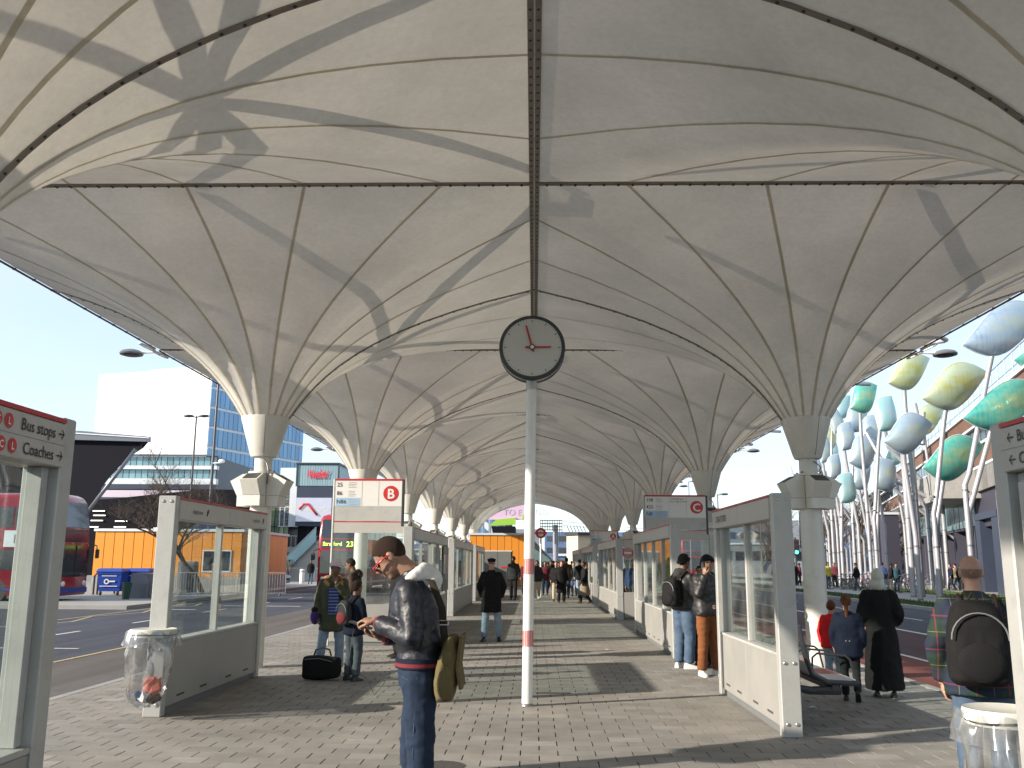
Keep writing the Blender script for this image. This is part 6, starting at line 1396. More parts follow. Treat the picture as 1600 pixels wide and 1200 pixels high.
# ================================================================== bare trees
def bare_tree(label, base, H, spread, seed, depth=5, r0=.11, first=.35, group=None, lean=(0, 0)):
    t_ = thing('bare_tree', label, 'tree', (base[0], base[1], 0), 0, group); rn = random.Random(seed); tr = MB(); tw = MB()
    def br(p, d, L, r, lv):
        pts = [p]; q = p.copy(); dd = d.copy(); n = 4
        for k in range(n):
            dd = (dd + Vector((rn.gauss(0, .13), rn.gauss(0, .13), rn.gauss(.02, .08)))).normalized(); q = q + dd * L / n; pts.append(q.copy())
        (tr if lv < 2 else tw).tube(pts, [r * (1 - .45 * k / n) for k in range(n + 1)], 7 if lv < 2 else 3, caps=False)
        if lv >= depth: return
        for k in range(rn.choice((4, 4, 5)) if lv else 9):
            f = rn.uniform(.3 if lv else first, 1.0); i = min(n - 1, int(f * n)); pt = pts[i].lerp(pts[i + 1], f * n - i) if f < 1 else pts[-1]
            a = rn.uniform(0, 6.283); side = Vector((math.cos(a) * spread, math.sin(a) * spread, rn.uniform(.1, .9))); nd = (dd * .75 + side).normalized()
            br(pt, nd, L * rn.uniform(.5, .78), r * .5, lv + 1)
    br(Vector((0, 0, 0)), Vector((lean[0], lean[1], 1)).normalized(), H * .55, r0, 0)
    tr.build('trunk', 'bark', t_, smooth=True, fixn=False); tw.build('crown', 'bark', t_, fixn=False); return t_
p = at(318, 900, 45.5); bare_tree('leafless tree in front of the left orange kiosk', (p.x, 45.5), 6.6, 1.2, 5, 5, .13, .3, lean=(-.28, 0))
for i, (px, Y, H) in enumerate(((1205, 130, 9), (1300, 100, 9), (1345, 92, 8), (1385, 84, 7.5), (1190, 150, 11), (1325, 120, 10))):
    p = at(px, 880, Y); bare_tree(['leafless tree far down the right road', 'leafless tree behind the thin sculpture poles', 'leafless tree between the sculpture poles and the shops', 'leafless tree near the shop corner', 'tallest far leafless tree left of the right column', 'leafless tree farthest behind the poles'][i], (p.x, Y), H, 1.0, 20 + i, 4, .16, .3, 'leafless trees along the right road')
# ================================================================== street clutter at left
def wheelie(label, pxl, pxr, pyb, Y):
    xl, xr = at(pxl, 900, Y).x, at(pxr, 900, Y).x; w = xr - xl; H = 1.22; t_ = thing('wheeled_bin', label, 'bin', ((xl + xr) / 2, Y, 0), 0, 'blue wheeled bins'); hw = w / 2
    mb = MB(); mb.loft([[(-hw * k, -.4 * k, z), (hw * k, -.4 * k, z), (hw * k, .4 * k, z), (-hw * k, .4 * k, z)] for (z, k) in ((.18, .82), (.3, .86), (1.02, 1.0))], True); mb.build('bin_body', 'bin_blue', t_)
    mb = MB(); mb.loft([[(-hw * k, -.43 * k, z), (hw * k, -.43 * k, z), (hw * k, .43 * k, z), (-hw * k, .43 * k, z)] for (z, k) in ((1.03, 1.05), (1.08, 1.06), (1.18, .98), (1.22, .85))], True); mb.build('lid', 'bin_blue', t_)
    mb = MB(); mb.box((-hw * 1.0, -.425, .94), (hw * 1.0, -.39, 1.0)); mb.build('lip', 'bin_blue', t_)
    for sx in (-1, 1): mb = MB(); mb.lathe([(.09, -.03), (.09, .03)], (sx * hw * .7, -.3, .09), 14, 'X'); mb.build('wheel', 'black_rubber', t_)
    mb = MB(); disc_mb(mb, (-hw * .2, -.395, .62), .12, (1, 0, 0), (0, 0, 1), .01, 20, .07); text_mb(mb, 'Biffa', .13, (-hw * .02, -.395, .58), (1, 0, 0), (0, 0, 1), 'LEFT', .01) if False else None
    mb.box((.0, -.41, .60), (hw * .5, -.40, .66)); mb.box((-hw * .6, -.41, .86), (hw * .6, -.40, .89)); mb.box((-hw * .75, -.41, .40), (hw * .7, -.40, .43)); mb.build('decal', 'sign_white', t_); return t_
wheelie('blue wheeled bin with round white mark, the left one of the pair', 158, 196, 932, 43); wheelie('blue wheeled bin partly behind the grey domed container', 200, 238, 932, 44)
Y = 39.5; xl, xr = at(205, 900, Y).x, at(252, 900, Y).x; t_ = thing('domed_container', 'grey steel container with a rounded top corner', 'container', ((xl + xr) / 2, Y, 0))
pf = [(0, 0), (.9, 0), (.9, .62), (.84, .82), (.7, .95), (.52, 1.0), (0, 1.0)]; mb = MB(); mb.prism([(xl + a * (xr - xl) / .9, b * 1.05) for a, b in pf], Y, Y + 1.1); mb.build('shell', 'dome_grey', t_, world=True, smooth='auto')
mb = MB(); mb.prism([(xl + a * (xr - xl) * .62 / .9, .02 + b * 1.0) for a, b in pf], Y - .02, Y - .002); mb.build('end_plate', 'fascia_metal', t_, world=True)
p = at(196, 940, 38.5); t_ = thing('green_bin', 'small dark green open bin by the domed container', 'bin', (p.x, 38.5, 0)); mb = MB(); mb.lathe([(.14, 0), (.15, .02), (.22, .66), (.25, .68), (.22, .69), (.12, .1)], (0, 0, 0), 4); mb.build('bin_body', 'bin_green', t_)
for i, (a_, b_, h, Y, lab) in enumerate(((243, 262, 1.5, 45.5, 'dark grey street cabinet behind the domed container'), (276, 304, 1.55, 46.5, 'wide grey street cabinet seen through the left screen'), (330, 341, 1.5, 45, 'narrow dark cabinet below the kiosk window'))):
    xl, xr = at(a_, 900, Y).x, at(b_, 900, Y).x; t_ = thing('street_cabinet', lab, 'cabinet', ((xl + xr) / 2, Y, 0)); mb = MB(); mb.bbox((xl, Y, 0), (xr, Y + .5, h), .04); mb.build('cabinet_box', 'door_grey', t_, world=True); mb = MB(); mb.box((xl + .06, Y - .01, .15), (xr - .06, Y - .001, h - .12)); mb.build('door', 'fascia_metal', t_, world=True)
def barrier_mesh():
    f = MB(); w, h = 2.2, 1.05
    f.tube([(0, 0, .12), (0, 0, h - .06), (.06, 0, h), (w - .06, 0, h), (w, 0, h - .06), (w, 0, .12)], .02, 6); f.tube([(0, 0, .14), (w, 0, .14)], .016, 5)
    b = MB()
    for k in range(1, 18): b.tube([(w * k / 18, 0, .14), (w * k / 18, 0, h)], .008, 4)
    ft = MB()
    for x in (.25, w - .25): ft.tube([(x, 0, .14), (x, -.28, .015)], .016, 5); ft.tube([(x, 0, .14), (x, .28, .015)], .016, 5)
    return f.mesh('frame', 'galv'), b.mesh('bars', 'galv'), ft.mesh('foot', 'galv')
bms = barrier_mesh()
def barrier(label, px, Y, rz=0, z=0):
    p = at(px, 900, Y); t_ = thing('crowd_barrier', label, 'barrier', (p.x, Y, z), rz, 'steel crowd barriers'); link('frame', bms[0], t_); link('bars', bms[1], t_); link('feet', bms[2], t_)
for i, (px, Y) in enumerate(((275, 42.5), (305, 42.7), (338, 42.4), (372, 42.9))): barrier(['first crowd barrier seen through the left screen glass', 'second crowd barrier seen through the left screen glass', 'third crowd barrier, under the kiosk window', 'crowd barrier by the far post of the left screen'][i], px, Y, R(3 * (i % 2)))
for i, (px, Y) in enumerate(((408, 72), (447, 72), (477, 72))): barrier(['crowd barrier behind the dark car', 'crowd barrier between the two white bollards', 'crowd barrier just left of the near bus'][i], px, Y)
for i, px in enumerate((442, 472)):
    p = at(px, 900, 68); t_ = thing('bollard', ['white bollard behind the nose of the dark car', 'white bollard left of the near bus'][i], 'bollard', (p.x, 68, 0)); mb = MB(); mb.lathe([(.18, 0), (.18, .95), (.15, 1.0), (.0, 1.02)], n=16); mb.build('bollard_body', 'white_paint', t_, smooth='auto'); mb = MB(); mb.lathe([(.184, .8), (.184, .86)], n=16); mb.build('band', 'mid_metal', t_)
for i, px in enumerate((148, 154)):
    p = at(px, 900, 43.5); t_ = thing('hoop_rail', ['black hoop rail beside the red bus', 'black hoop rail left of the blue bins'][i], 'railing', (p.x, 43.5, 0), R(70)); mb = MB(); mb.tube([(0, 0, 0), (0, 0, .85), (.12, 0, .97), (1.2, 0, .97), (1.3, 0, .85), (1.3, 0, 0)], .045, 8); mb.build('hoop', 'dark_metal', t_, smooth='auto')
p = at(443, 920, 60); t_ = thing('traffic_cone', 'orange traffic cone by the nose of the dark car', 'cone', (p.x, 60, ZR)); mb = MB(); mb.box((-.2, -.2, 0), (.2, .2, .04)); mb.lathe([(.14, .04), (.03, .7), (0, .7)], n=14); mb.build('cone_body', 'cone_orange', t_); mb = MB(); mb.lathe([(.105, .3), (.08, .45)], n=14); mb.build('band', 'white_paint', t_)
# ================================================================== buses and car
def bus(label, loc, rz, dest=None, number=None, L=10.4, advert=None):
    t_ = thing('double_decker_bus', label, 'bus', loc, rz); hw = 1.27
    def sec(z, ins, fy, ry): 
        x = hw - ins; c = .22
        return [(-x + c, fy, z), (x - c, fy, z), (x - c * .3, fy + c * .3, z), (x, fy + c, z), (x, L - ry - c, z), (x - c, L - ry, z), (-x + c, L - ry, z), (-x, L - ry - c, z), (-x, fy + c, z), (-x + c * .3, fy + c * .3, z)]
    mb = MB(); mb.loft([sec(.32, .03, .04, .04), sec(.4, 0, 0, 0), sec(2.35, 0, .03, 0), sec(3.0, 0, .08, .02), sec(4.05, .03, .26, .06), sec(4.22, .10, .36, .12), sec(4.33, .30, .55, .3)], True); mb.build('bus_shell', 'bus_red', t_, smooth='auto')
    def fy(z): return .03 * (z - .4) / 1.95 if z < 2.35 else (.03 + (z - 2.35) * .077 if z < 3 else .08 + (z - 3) * .171)
    def front(z0, z1, x0, x1, name, m, out=.012, n=1, parent=None):
        mb = MB(); q0, q1 = fy(z0) - out, fy(z1) - out
        mb.loft([[(x0, q0, z0), (x1, q0, z0), (x1, q0 + .03, z0), (x0, q0 + .03, z0)], [(x0, q1, z1), (x1, q1, z1), (x1, q1 + .03, z1), (x0, q1 + .03, z1)]], True); return mb.build(name, m, parent or t_)
    front(1.05, 2.3, -1.08, 1.08, 'windscreen', 'bus_glass'); front(2.42, 2.92, -1.05, 1.05, 'destination_box', 'bus_glass'); front(3.0, 4.02, -1.08, 1.08, 'upper_windscreen', 'bus_glass'); front(.42, .62, -1.1, 1.1, 'bumper', 'bus_blue', .03)
    mb = MB(); mb.box((-.008, fy(1.6) - .035, 1.06), (.008, fy(1.6), 2.29)); mb.build('windscreen_bar', 'black_rubber', t_)
    for s_ in (-1, 1):
        mb = MB(); mb.ball((s_ * .86, .0, .78), (.17, .04, .11), 12, 8); mb.build('headlight', 'lamp_glass', t_, smooth=True)
        mb = MB(); mb.tube([(s_ * 1.15, .1, 2.4), (s_ * 1.42, -.14, 2.3), (s_ * 1.44, -.15, 2.15)], .025, 6); mb.bbox((s_ * 1.44 - .11, -.22, 1.78), (s_ * 1.44 + .11, -.12, 2.16), .03); mb.build('wing_mirror', 'black_rubber', t_)
        for (z0, z1, n, y0, y1) in ((1.3, 2.1, 6, 1.2, L - .5), (2.95, 3.75, 7, .6, L - .4)):
            w = (y1 - y0) / n; me_w = MB().bbox((0, .04, z0), (.02, w - .04, z1), .006).mesh('side_window', 'bus_glass')
            for k in range(n): o = link('side_window', me_w, t_); o.location = ((hw - .012 if s_ > 0 else -hw - .008), y0 + k * w, 0)
        mb = MB(); mb.box((s_ * (hw + .004) - .005, .4, .52), (s_ * (hw + .004) + .005, L - .3, .62)); mb.build('side_stripe', 'bus_blue', t_)
        for y_ in (2.5, L - 3.0):
            mb = MB(); mb.lathe([(.30, -.13), (.48, -.12), (.50, -.08), (.50, .08), (.48, .12), (.30, .13)], (s_ * (hw - .12), y_, .5), 24, 'X'); w_ = mb.build('wheel', 'black_rubber', t_, smooth='auto'); mb = MB(); mb.lathe([(.27, -.135), (.1, -.15), (.0, -.15)] if s_ < 0 else [(.27, .135), (.1, .15), (.0, .15)], (s_ * (hw - .12), y_, .5), 20, 'X'); mb.build('hub', 'mid_metal', w_, smooth='auto')
    # rear window and rear lights
    mb = MB(); mb.bbox((-.95, L - .05, 3.0), (.95, L + .01, 3.75), .01); mb.build('rear_window', 'bus_glass', t_)
    if dest:
        mb = MB(); text_mb(mb, dest, .30, (-.98, fy(2.55) - .02, 2.57), (1, 0, 0), (0, .077, 1), 'LEFT', .012, .004); text_mb(mb, number, .42, (.35, fy(2.55) - .02, 2.52), (1, 0, 0), (0, .077, 1), 'LEFT', .012, .006); mb.build('destination_lettering', 'led_yellow', t_, fixn=False)
    if advert:
        sx = -1 if advert[1] < 0 else 1; X = sx * (hw + .012); mb = MB(); mb.box((X - .008, .45, 2.2), (X + .008, 2.3, 2.84)); ad = mb.build('advert_board', 'pale_strip', t_)
        mb = MB(); yd = (0, 1, 0) if sx > 0 else (0, -1, 0); text_mb(mb, advert[0], .5, (X + sx * .01, 1.4, 2.34), yd, (0, 0, 1), 'CENTER', .005); mb.build('advert_lettering', 'mid_metal', ad, fixn=False)
        mb = MB(); text_mb(mb, 'Stagecoach', .22, (X - sx * .004, 1.15, .95), yd, (0, 0, 1), 'CENTER', .012, .002); mb.build('operator_lettering', 'sign_white', t_, fixn=False)
    return t_
# near side faces the viewer, front to the right
p = at(134, 945, 38.5); bus('red double decker bus standing side on at the far left', (p.x, 37.3, ZR), R(90), None, None, 10.6, ('MPO', -1))
# fix: side facing the viewer after turning by 90 degrees is local -x
p = at(528, 925, 51.5); bus('red double decker bus showing 238 Stratford behind the B sign', (p.x, 51.5, ZR), R(-2), 'Stratford', '238', 10.6)
for i, (px, Y, rz) in enumerate(((1085, 96, 0), (1180, 80, 4))): 
    if i == 1: continue
    p = at(px, 890, Y); bus('distant red bus far down the right road', (p.x, Y, ZR), R(rz))
def car(label, loc, rz, m='car_navy'):
    t_ = thing('parked_car', label, 'car', loc, rz); st = [(0, .45, .62, .66), (.12, .72, .78, .60), (.9, .86, .86, .60), (1.35, .90, .92, .60), (2.0, .90, 1.36, .60), (2.6, .90, 1.43, .6), (3.3, .90, 1.40, .6), (3.95, .88, .98, .6), (4.4, .8, .92, .6), (4.5, .6, .7, .6)]
    rings = []
    for (x, hw, top, zz_) in st:
        ch = hw * .80; mid = .72
        rings.append([(x, -hw * .97, .25), (x, -hw, .55), (x, -hw * .98, min(mid, top)), (x, -ch if top > 1 else -hw * .93, max(top - .03, min(mid, top) + .01)), (x, -ch * .8, top), (x, ch * .8, top), (x, ch if top > 1 else hw * .93, max(top - .03, min(mid, top) + .01)), (x, hw * .98, min(mid, top)), (x, hw, .55), (x, hw * .97, .25)])
    mb = MB(); mb.loft(rings, True); mb.build('car_body', m, t_, smooth='auto')
    for s_ in (-1, 1):
        mb = MB(); mb.prism([(1.5, .93), (2.05, 1.31), (3.2, 1.33), (3.75, .96)], s_ * .80, s_ * .885); mb.build('side_window', 'bus_glass', t_)
        mb = MB(); mb.ball((.12, s_ * .62, .64), (.10, .16, .07), 10, 8); mb.build('headlight', 'lamp_glass', t_, smooth=True)
        for x in (.85, 3.65): mb = MB(); mb.lathe([(.2, -.1), (.31, -.1), (.33, -.06), (.33, .06), (.31, .1), (.2, .1)], (x, s_ * .82, .33), 20, 'Y'); w_ = mb.build('wheel', 'black_rubber', t_, smooth='auto'); mb = MB(); mb.lathe([(.2, .105), (.2, -.105)], (x, s_ * .82, .33), 12, 'Y'); mb.build('rim', 'steel', w_)
    mb = MB(); mb.prism([(1.42, .95), (1.98, 1.34), (2.02, 1.30), (1.5, .92)], -.66, .66); mb.build('windscreen', 'bus_glass', t_)
    mb = MB(); mb.box((-.01, -.35, .45), (.03, .35, .6)); mb.build('grille', 'black_rubber', t_); return t_
p = at(442, 920, 61); car('dark blue car nosing out from behind the left screen', (p.x, 62, ZR), R(172))
# ================================================================== right: leaf sculpture
def leafmat(name, c1, c2, c3):
    m = bpy.data.materials.new(name); m.use_nodes = True; MATS[name] = m; n = m.node_tree.nodes; l = m.node_tree.links; b = n['Principled BSDF']
    b.inputs['Roughness'].default_value = .42; b.inputs['Metallic'].default_value = .5
    tc = n.new('ShaderNodeTexCoord'); mp = n.new('ShaderNodeMapping'); mp.inputs['Scale'].default_value = (.45, 1, 1.2); mp.inputs['Rotation'].default_value = (0, .5, 0); l.new(tc.outputs['Object'], mp.inputs[0])
    nz = n.new('ShaderNodeTexNoise'); nz.inputs['Scale'].default_value = .9; nz.inputs['Detail'].default_value = 3; l.new(mp.outputs[0], nz.inputs['Vector'])
    st = n.new('ShaderNodeTexNoise'); st.inputs['Scale'].default_value = 3; mp2 = n.new('ShaderNodeMapping'); mp2.inputs['Scale'].default_value = (3.5, 1, .25); mp2.inputs['Rotation'].default_value = (0, .4, 0); l.new(tc.outputs['Object'], mp2.inputs[0]); l.new(mp2.outputs[0], st.inputs['Vector'])
    ad = n.new('ShaderNodeMath'); ad.operation = 'MULTIPLY_ADD'; ad.inputs[1].default_value = .3; l.new(st.outputs[0], ad.inputs[0]); l.new(nz.outputs[0], ad.inputs[2])
    cr = n.new('ShaderNodeValToRGB'); l.new(ad.outputs[0], cr.inputs[0]); e = cr.color_ramp.elements; e[0].position = .48; e[0].color = (*c1, 1); e[1].position = .82; e[1].color = (*c3, 1); q_ = e.new(.64); q_.color = (*c2, 1)
    l.new(cr.outputs[0], b.inputs['Base Color'])
leafmat('leaf_teal', (0.06, 0.36, 0.33), (0.12, 0.50, 0.42), (0.36, 0.52, 0.30)); leafmat('leaf_blue', (0.24, 0.34, 0.46), (0.36, 0.47, 0.58), (0.46, 0.52, 0.46)); leafmat('leaf_olive', (0.45, 0.58, 0.55), (0.52, 0.60, 0.42), (0.50, 0.50, 0.16)); leafmat('leaf_aqua', (0.20, 0.52, 0.52), (0.35, 0.62, 0.62), (0.45, 0.58, 0.60))
leaves = [ # cx, cy, length px, height px, tilt, Y, material, label
 (1570, 511, 170, 66, 22, 40, 'leaf_blue', 'largest pale blue metal leaf at the top right, beside the disc lamp'),
 (1420, 579, 88, 46, 28, 47, 'leaf_olive', 'yellowish green metal leaf tucked under the canopy edge'),
 (1492, 602, 128, 60, 20, 44, 'leaf_olive', 'pale olive metal leaf right of the yellowish one'),
 (1572, 631, 165, 62, 17, 41, 'leaf_teal', 'bright teal metal leaf just above the right direction sign'),
 (1622, 556, 90, 36, 10, 45, 'leaf_teal', 'teal metal leaf cut by the right picture edge'),
 (1349, 620, 64, 40, 36, 58, 'leaf_teal', 'small teal metal leaf near the right column top'),
 (1383, 646, 66, 38, 62, 56, 'leaf_aqua', 'upright aqua metal leaf with a rounded bottom'),
 (1419, 676, 92, 54, 18, 42.5, 'leaf_blue', 'silvery blue metal leaf in the middle of the cluster'),
 (1490, 714, 118, 58, 17, 46, 'leaf_teal', 'green metal leaf hanging lowest at the right'),
 (1305, 657, 44, 27, 78, 70, 'leaf_blue', 'small grey blue leaf highest beside the column collar'),
 (1322, 681, 52, 29, 66, 66, 'leaf_blue', 'narrow pale leaf left of the silvery blue one'),
 (1348, 706, 62, 44, 32, 62, 'leaf_blue', 'rounded pale blue leaf between two upright ones'),
 (1288, 703, 46, 23, 68, 72, 'leaf_blue', 'slim pale leaf touching the column collar outline'),
 (1381, 741, 58, 44, 45, 58, 'leaf_blue', 'lowest silvery leaf left of the green one'),
 (1303, 729, 46, 24, 62, 70, 'leaf_blue', 'lilac grey leaf above the lowest small one'),
 (1322, 762, 54, 34, 62, 64, 'leaf_aqua', 'lowest small pale green leaf beside the column uplights'),
 (1277, 726, 26, 13, 75, 80, 'leaf_blue', 'tiny pale leaf just right of the column neck'),
 (1338, 652, 60, 34, 40, 75, 'leaf_blue', 'dull leaf in the second layer under the small teal one'),
 (1296, 684, 44, 24, 55, 85, 'leaf_olive', 'olive leaf half hidden behind the narrow pale one'),
 (1362, 672, 62, 36, 50, 72, 'leaf_blue', 'grey leaf in the second layer left of the silvery blue one'),
 (1400, 704, 60, 34, 30, 74, 'leaf_aqua', 'aqua leaf peeping out under the silvery blue one'),
 (1316, 636, 50, 24, 50, 84, 'leaf_aqua', 'small aqua leaf behind the disc lamp by the collar'),
 (1285, 750, 34, 20, 60, 86, 'leaf_blue', 'tiny leaf below the lilac grey one'),
 (1345, 745, 50, 30, 40, 80, 'leaf_blue', 'dull leaf between the two lowest silvery ones'),
 (1448, 655, 70, 38, 24, 66, 'leaf_olive', 'olive leaf in the second layer behind the pale olive one'),
 (1300, 700, 38, 20, 70, 92, 'leaf_aqua', 'most distant small aqua leaf of the cluster')]
def leaf(cx, cy, Lp, Hp, tilt, Y, m, label):
    c = at(cx, cy, Y); dpt = -(CMI @ c).z; L = Lp / FPX * dpt / 2; Hh = Hp / FPX * dpt / 2
    t_ = thing('metal_leaf', label, 'sculpture leaf', c, 0, 'metal leaves of the street sculpture'); rot = Matrix.Rotation(-R(tilt), 3, 'Y') @ Matrix.Rotation(R(12), 3, 'Z')
    nu, nv = 24, 16; rings = []; rim = []
    def outline(u):   # asymmetric leaf: pointed at both ends, belly shifted
        up = (1 - abs(u) ** 1.9) ** 1.0 * (1 + .35 * u); dn = (1 - abs(u) ** 2.3) ** 1.0 * (1 - .35 * u); return up, dn
    for i in range(nu + 1):
        u = -math.cos(math.pi * i / nu); up, dn = outline(u); th = .55 * Hh * max(0, 1 - u * u) ** .75
        q = []
        for j in range(nv):
            a = 2 * math.pi * j / nv; s_ = math.sin(a); z = (up if s_ > 0 else dn) * s_ * Hh; z += .12 * Hh * math.sin(u * 2.6); q.append(rot @ Vector((u * L, math.cos(a) * th, z)))
        rings.append(q)
    mb = MB(); mb.loft(rings, True); mb.build('leaf_body', m, t_, smooth=True)
    mb = MB(); pts = [r_[nv // 4] * 1.01 for r_ in rings] + [r_[3 * nv // 4] * 1.01 for r_ in reversed(rings)]; mb.tube(pts, .022, 5); mb.build('rim', 'pale_strip', t_, smooth=True)
    return c, t_
rp = random.Random(17)
def nth(n): return ['zeroth', 'first', 'second', 'third', 'fourth', 'fifth', 'sixth', 'seventh', 'eighth', 'ninth', 'tenth', 'eleventh', 'twelfth', 'thirteenth', 'fourteenth', 'fifteenth', 'sixteenth', 'seventeenth', 'eighteenth', 'nineteenth'][n]
bases = [(1424, 933), (1438, 931), (1455, 922), (1467, 921), (1479, 921), (1538, 915), (1393, 905), (1405, 908), (1375, 900), (1385, 901), (1330, 896), (1352, 909), (1318, 894), (1360, 898), (1309, 893), (1340, 896), (1296, 893)]
order = [5, 1, 3, 5, 5, 8, 0, 1, 2, 12, 13, 9, 14, 6, 10, 11, 16]
for i, lf in enumerate(leaves):
    c, lt = leaf(*lf); Y = lf[5] + .9
    bx = lf[0] + (-50 if i in (0, 3, 4) else (-25 if i in (8, 2) else rp.uniform(-12, 26))); b = at(bx, 900, Y)
    t_ = thing('sculpture_pole', 'pole carrying the ' + ' '.join(lf[7].split(',')[0].split()[:12]), 'pole', (b.x, Y, 0), 0, 'silver poles of the leaf sculpture'); mb = MB()
    zb = c.z * .42 + rp.uniform(-.5, .5); pts = [Vector((b.x, Y, 0)), Vector((b.x, Y, zb * .6)), Vector((b.x, Y, zb)), Vector((b.x + (c.x - b.x) * .12, Y, zb + .5)), Vector((b.x + (c.x - b.x) * .75, Y, zb + (c.z - zb) * .72)), Vector((c.x, Y - .2, c.z - .1)), Vector((c.x, Y - .6, c.z))]
    mb.tube(pts, [.12, .12, .118, .115, .11, .10, .085], 12); mb.build('pole_tube', 'steel_pole', t_, world=True, smooth='auto')
    mb = MB(); 
    for z in (.0, 2.4, 4.8): mb.lathe([(.13, z), (.13, z + .08)], (b.x, Y, 0), 14)
    mb.build('pole_collar', 'mid_metal', t_, world=True)
pole_labels = {}
for i, (px, pyb) in enumerate([(1424, 933), (1438, 931), (1455, 922), (1467, 921), (1480, 920), (1506, 917), (1542, 915), (1396, 903), (1388, 904), (1380, 903), (1372, 900), (1366, 898), (1352, 909), (1347, 897), (1342, 898), (1334, 895), (1330, 897), (1324, 896), (1318, 894), (1312, 893), (1306, 892), (1300, 891), (1294, 890), (1288, 890), (1283, 889)]):
    g = gnd(px, pyb); Y = min(g.y, 105); b = at(px, 880, Y); t_ = thing('sculpture_pole', 'p', 'pole', (b.x, Y, 0), 0, 'silver poles of the leaf sculpture'); 
    t_['label'] = f'silver sculpture pole standing {["in front, left of a close pair", "in front, right of a close pair", "left of the three before the shop doors", "in the middle of the three before the shop doors", "right of the three before the shop doors", "by the purple wall", "nearest the right direction sign"][i]}' if i < 7 else f'thin silver pole, {nth(i - 6)} counted in the distant thicket behind the bicycles from its right side'
    s_ = rp.choice((-1, 1)); k = rp.uniform(.35, .6); Ht = rp.uniform(9, 13); zb = rp.uniform(3.2, 6.5); sp = rp.uniform(2.5, 5.5)
    if i in (0, 1): zb = 7.5; sp = .8; s_ = 1
    if i in (2, 3, 4): s_ = -1; sp = 3.6; zb = 4.6 + .3 * i
    if i in (5, 6): s_ = -1; sp = 5.5; zb = (3.0, 2.6)[i - 5]; Ht = 9
    pts = [Vector((b.x, Y, 0)), Vector((b.x, Y, zb * .6)), Vector((b.x, Y, zb)), Vector((b.x + s_ * sp * .10, Y, zb + .6)), Vector((b.x + s_ * sp * .85, Y + rp.uniform(-1, 1), Ht * .82)), Vector((b.x + s_ * sp, Y, Ht))]
    mb = MB(); r_ = .14 if i < 7 else .12; mb.tube(pts, [r_, r_, r_, r_ * .97, r_ * .9, r_ * .8], 12 if i < 7 else 8); mb.build('pole_tube', 'steel_pole', t_, world=True, smooth='auto')
    mb = MB()
    for z in (.0, 2.4, 3.9): mb.lathe([(r_ + .015, z), (r_ + .015, z + .07)], (b.x, Y, 0), 12)
    mb.build('pole_collar', 'mid_metal', t_, world=True)
# ---- right shop building
dR = Vector((math.sin(R(15)), math.cos(R(15)), 0)); O = at(1640, 880, 44); O.z = 0; MR = oriented(O, dR); LR = 95
t_ = thing('shopping_centre', 'brick banded shopping centre behind the leaf sculpture', 'building', (O.x, O.y, 0))
def rb(x0, x1, y0, y1, z0, z1, name, m): mb = MB(); mb.M = MR; mb.box((x0, y0, z0), (x1, y1, z1)); return mb.build(name, m, t_, world=True)
rb(-30, 8.5, -9, 0, 0, 6.0, 'purple_wall', 'wall_purple'); rb(8.5, LR, -9, 0, 3.9, 6.0, 'upper_wall', 'wall_purple'); rb(8.5, LR, -9, -2.0, 0, 3.9, 'shop_recess', 'glass_dark')
rb(8.5, 10.2, -2, .3, 0, 4.3, 'portal', 'dark_blue_clad'); rb(13.6, 15.0, -2, .3, 0, 4.3, 'portal', 'dark_blue_clad'); rb(8.5, 15, -2, .35, 4.31, 4.7, 'portal_lintel', 'dark_blue_clad')
for k in range(10): rb(16.5 + k * 7.5, 17.1 + k * 7.5, -1.8, .05, 0, 3.88, 'shop_pier', 'wall_purple')
me_g = MB().box((.05, 0, .1), (1.75, .06, 1.75)).mesh('shop_pane', 'glass_teal'); ang = math.atan2(dR.y, dR.x)
for k in range(14):
    for j in range(2):
        o = link('shop_window', me_g, t_); o.location = MR @ Vector((16 + k * 1.85, .02, 4.0 + j * 1.85 - .05)) - O; o.rotation_euler = (0, 0, ang)
zs = [6.02, 7.4, 7.55, 8.7, 8.85, 9.9, 10.05, 11.0, 11.15]
rb(-30, LR, -9, .12, zs[0], zs[1], 'white_band', 'clad_stripe')
me_c = MB().box((.02, 0, 0), (1.48, .1, 1.36)).mesh('c', 'clad_stripe'); me_b = MB().box((.01, 0, 0), (2.98, .1, 1.13)).mesh('b', 'brick_brown'); me_b2 = MB().box((.01, 0, 0), (2.98, .1, .93)).mesh('b', 'brick_brown')
rb(-30, LR, -9, 0, zs[1], zs[8], 'upper_core', 'dark_soffit')
for k in range(48): o = link('cladding_panel', me_c, t_); o.location = MR @ Vector((-12 + k * 1.5, .14, zs[0] + .02)) - O; o.rotation_euler = (0, 0, ang)
for k in range(26):
    for z, me_ in ((zs[2], me_b), (zs[6], me_b2)): o = link('brick_panel', me_, t_); o.location = MR @ Vector((-12 + k * 3, .03, z)) - O; o.rotation_euler = (0, 0, ang)
me_w = MB().box((.1, 0, .1), (1.4, .06, .95)).mesh('w', 'glass_dark')
for k in range(48): o = link('window', me_w, t_); o.location = MR @ Vector((-12 + k * 1.5, .03, zs[4])) - O; o.rotation_euler = (0, 0, ang)
for z in (zs[1], zs[3], zs[5], zs[7]): rb(-30, LR, -.1, .28, z, z + .14, 'white_ledge', 'pale_strip')
rb(-28, 6, -3, .3, 6.0, 8.2, 'white_bay', 'concrete')
mb = MB(); mb.M = MR
for k in range(40): mb.tube([(-10 + k * 1.8, -.3, zs[8]), (-10 + k * 1.8, -.3, zs[8] + 1.6)], .03, 4)
mb.tube([(-10, -.3, zs[8] + 1.6), (62, -.3, zs[8] + 1.6)], .04, 4); mb.tube([(-10, -.3, zs[8] + .8), (62, -.3, zs[8] + .8)], .03, 4); mb.build('roof_railing', 'galv', t_, world=True)
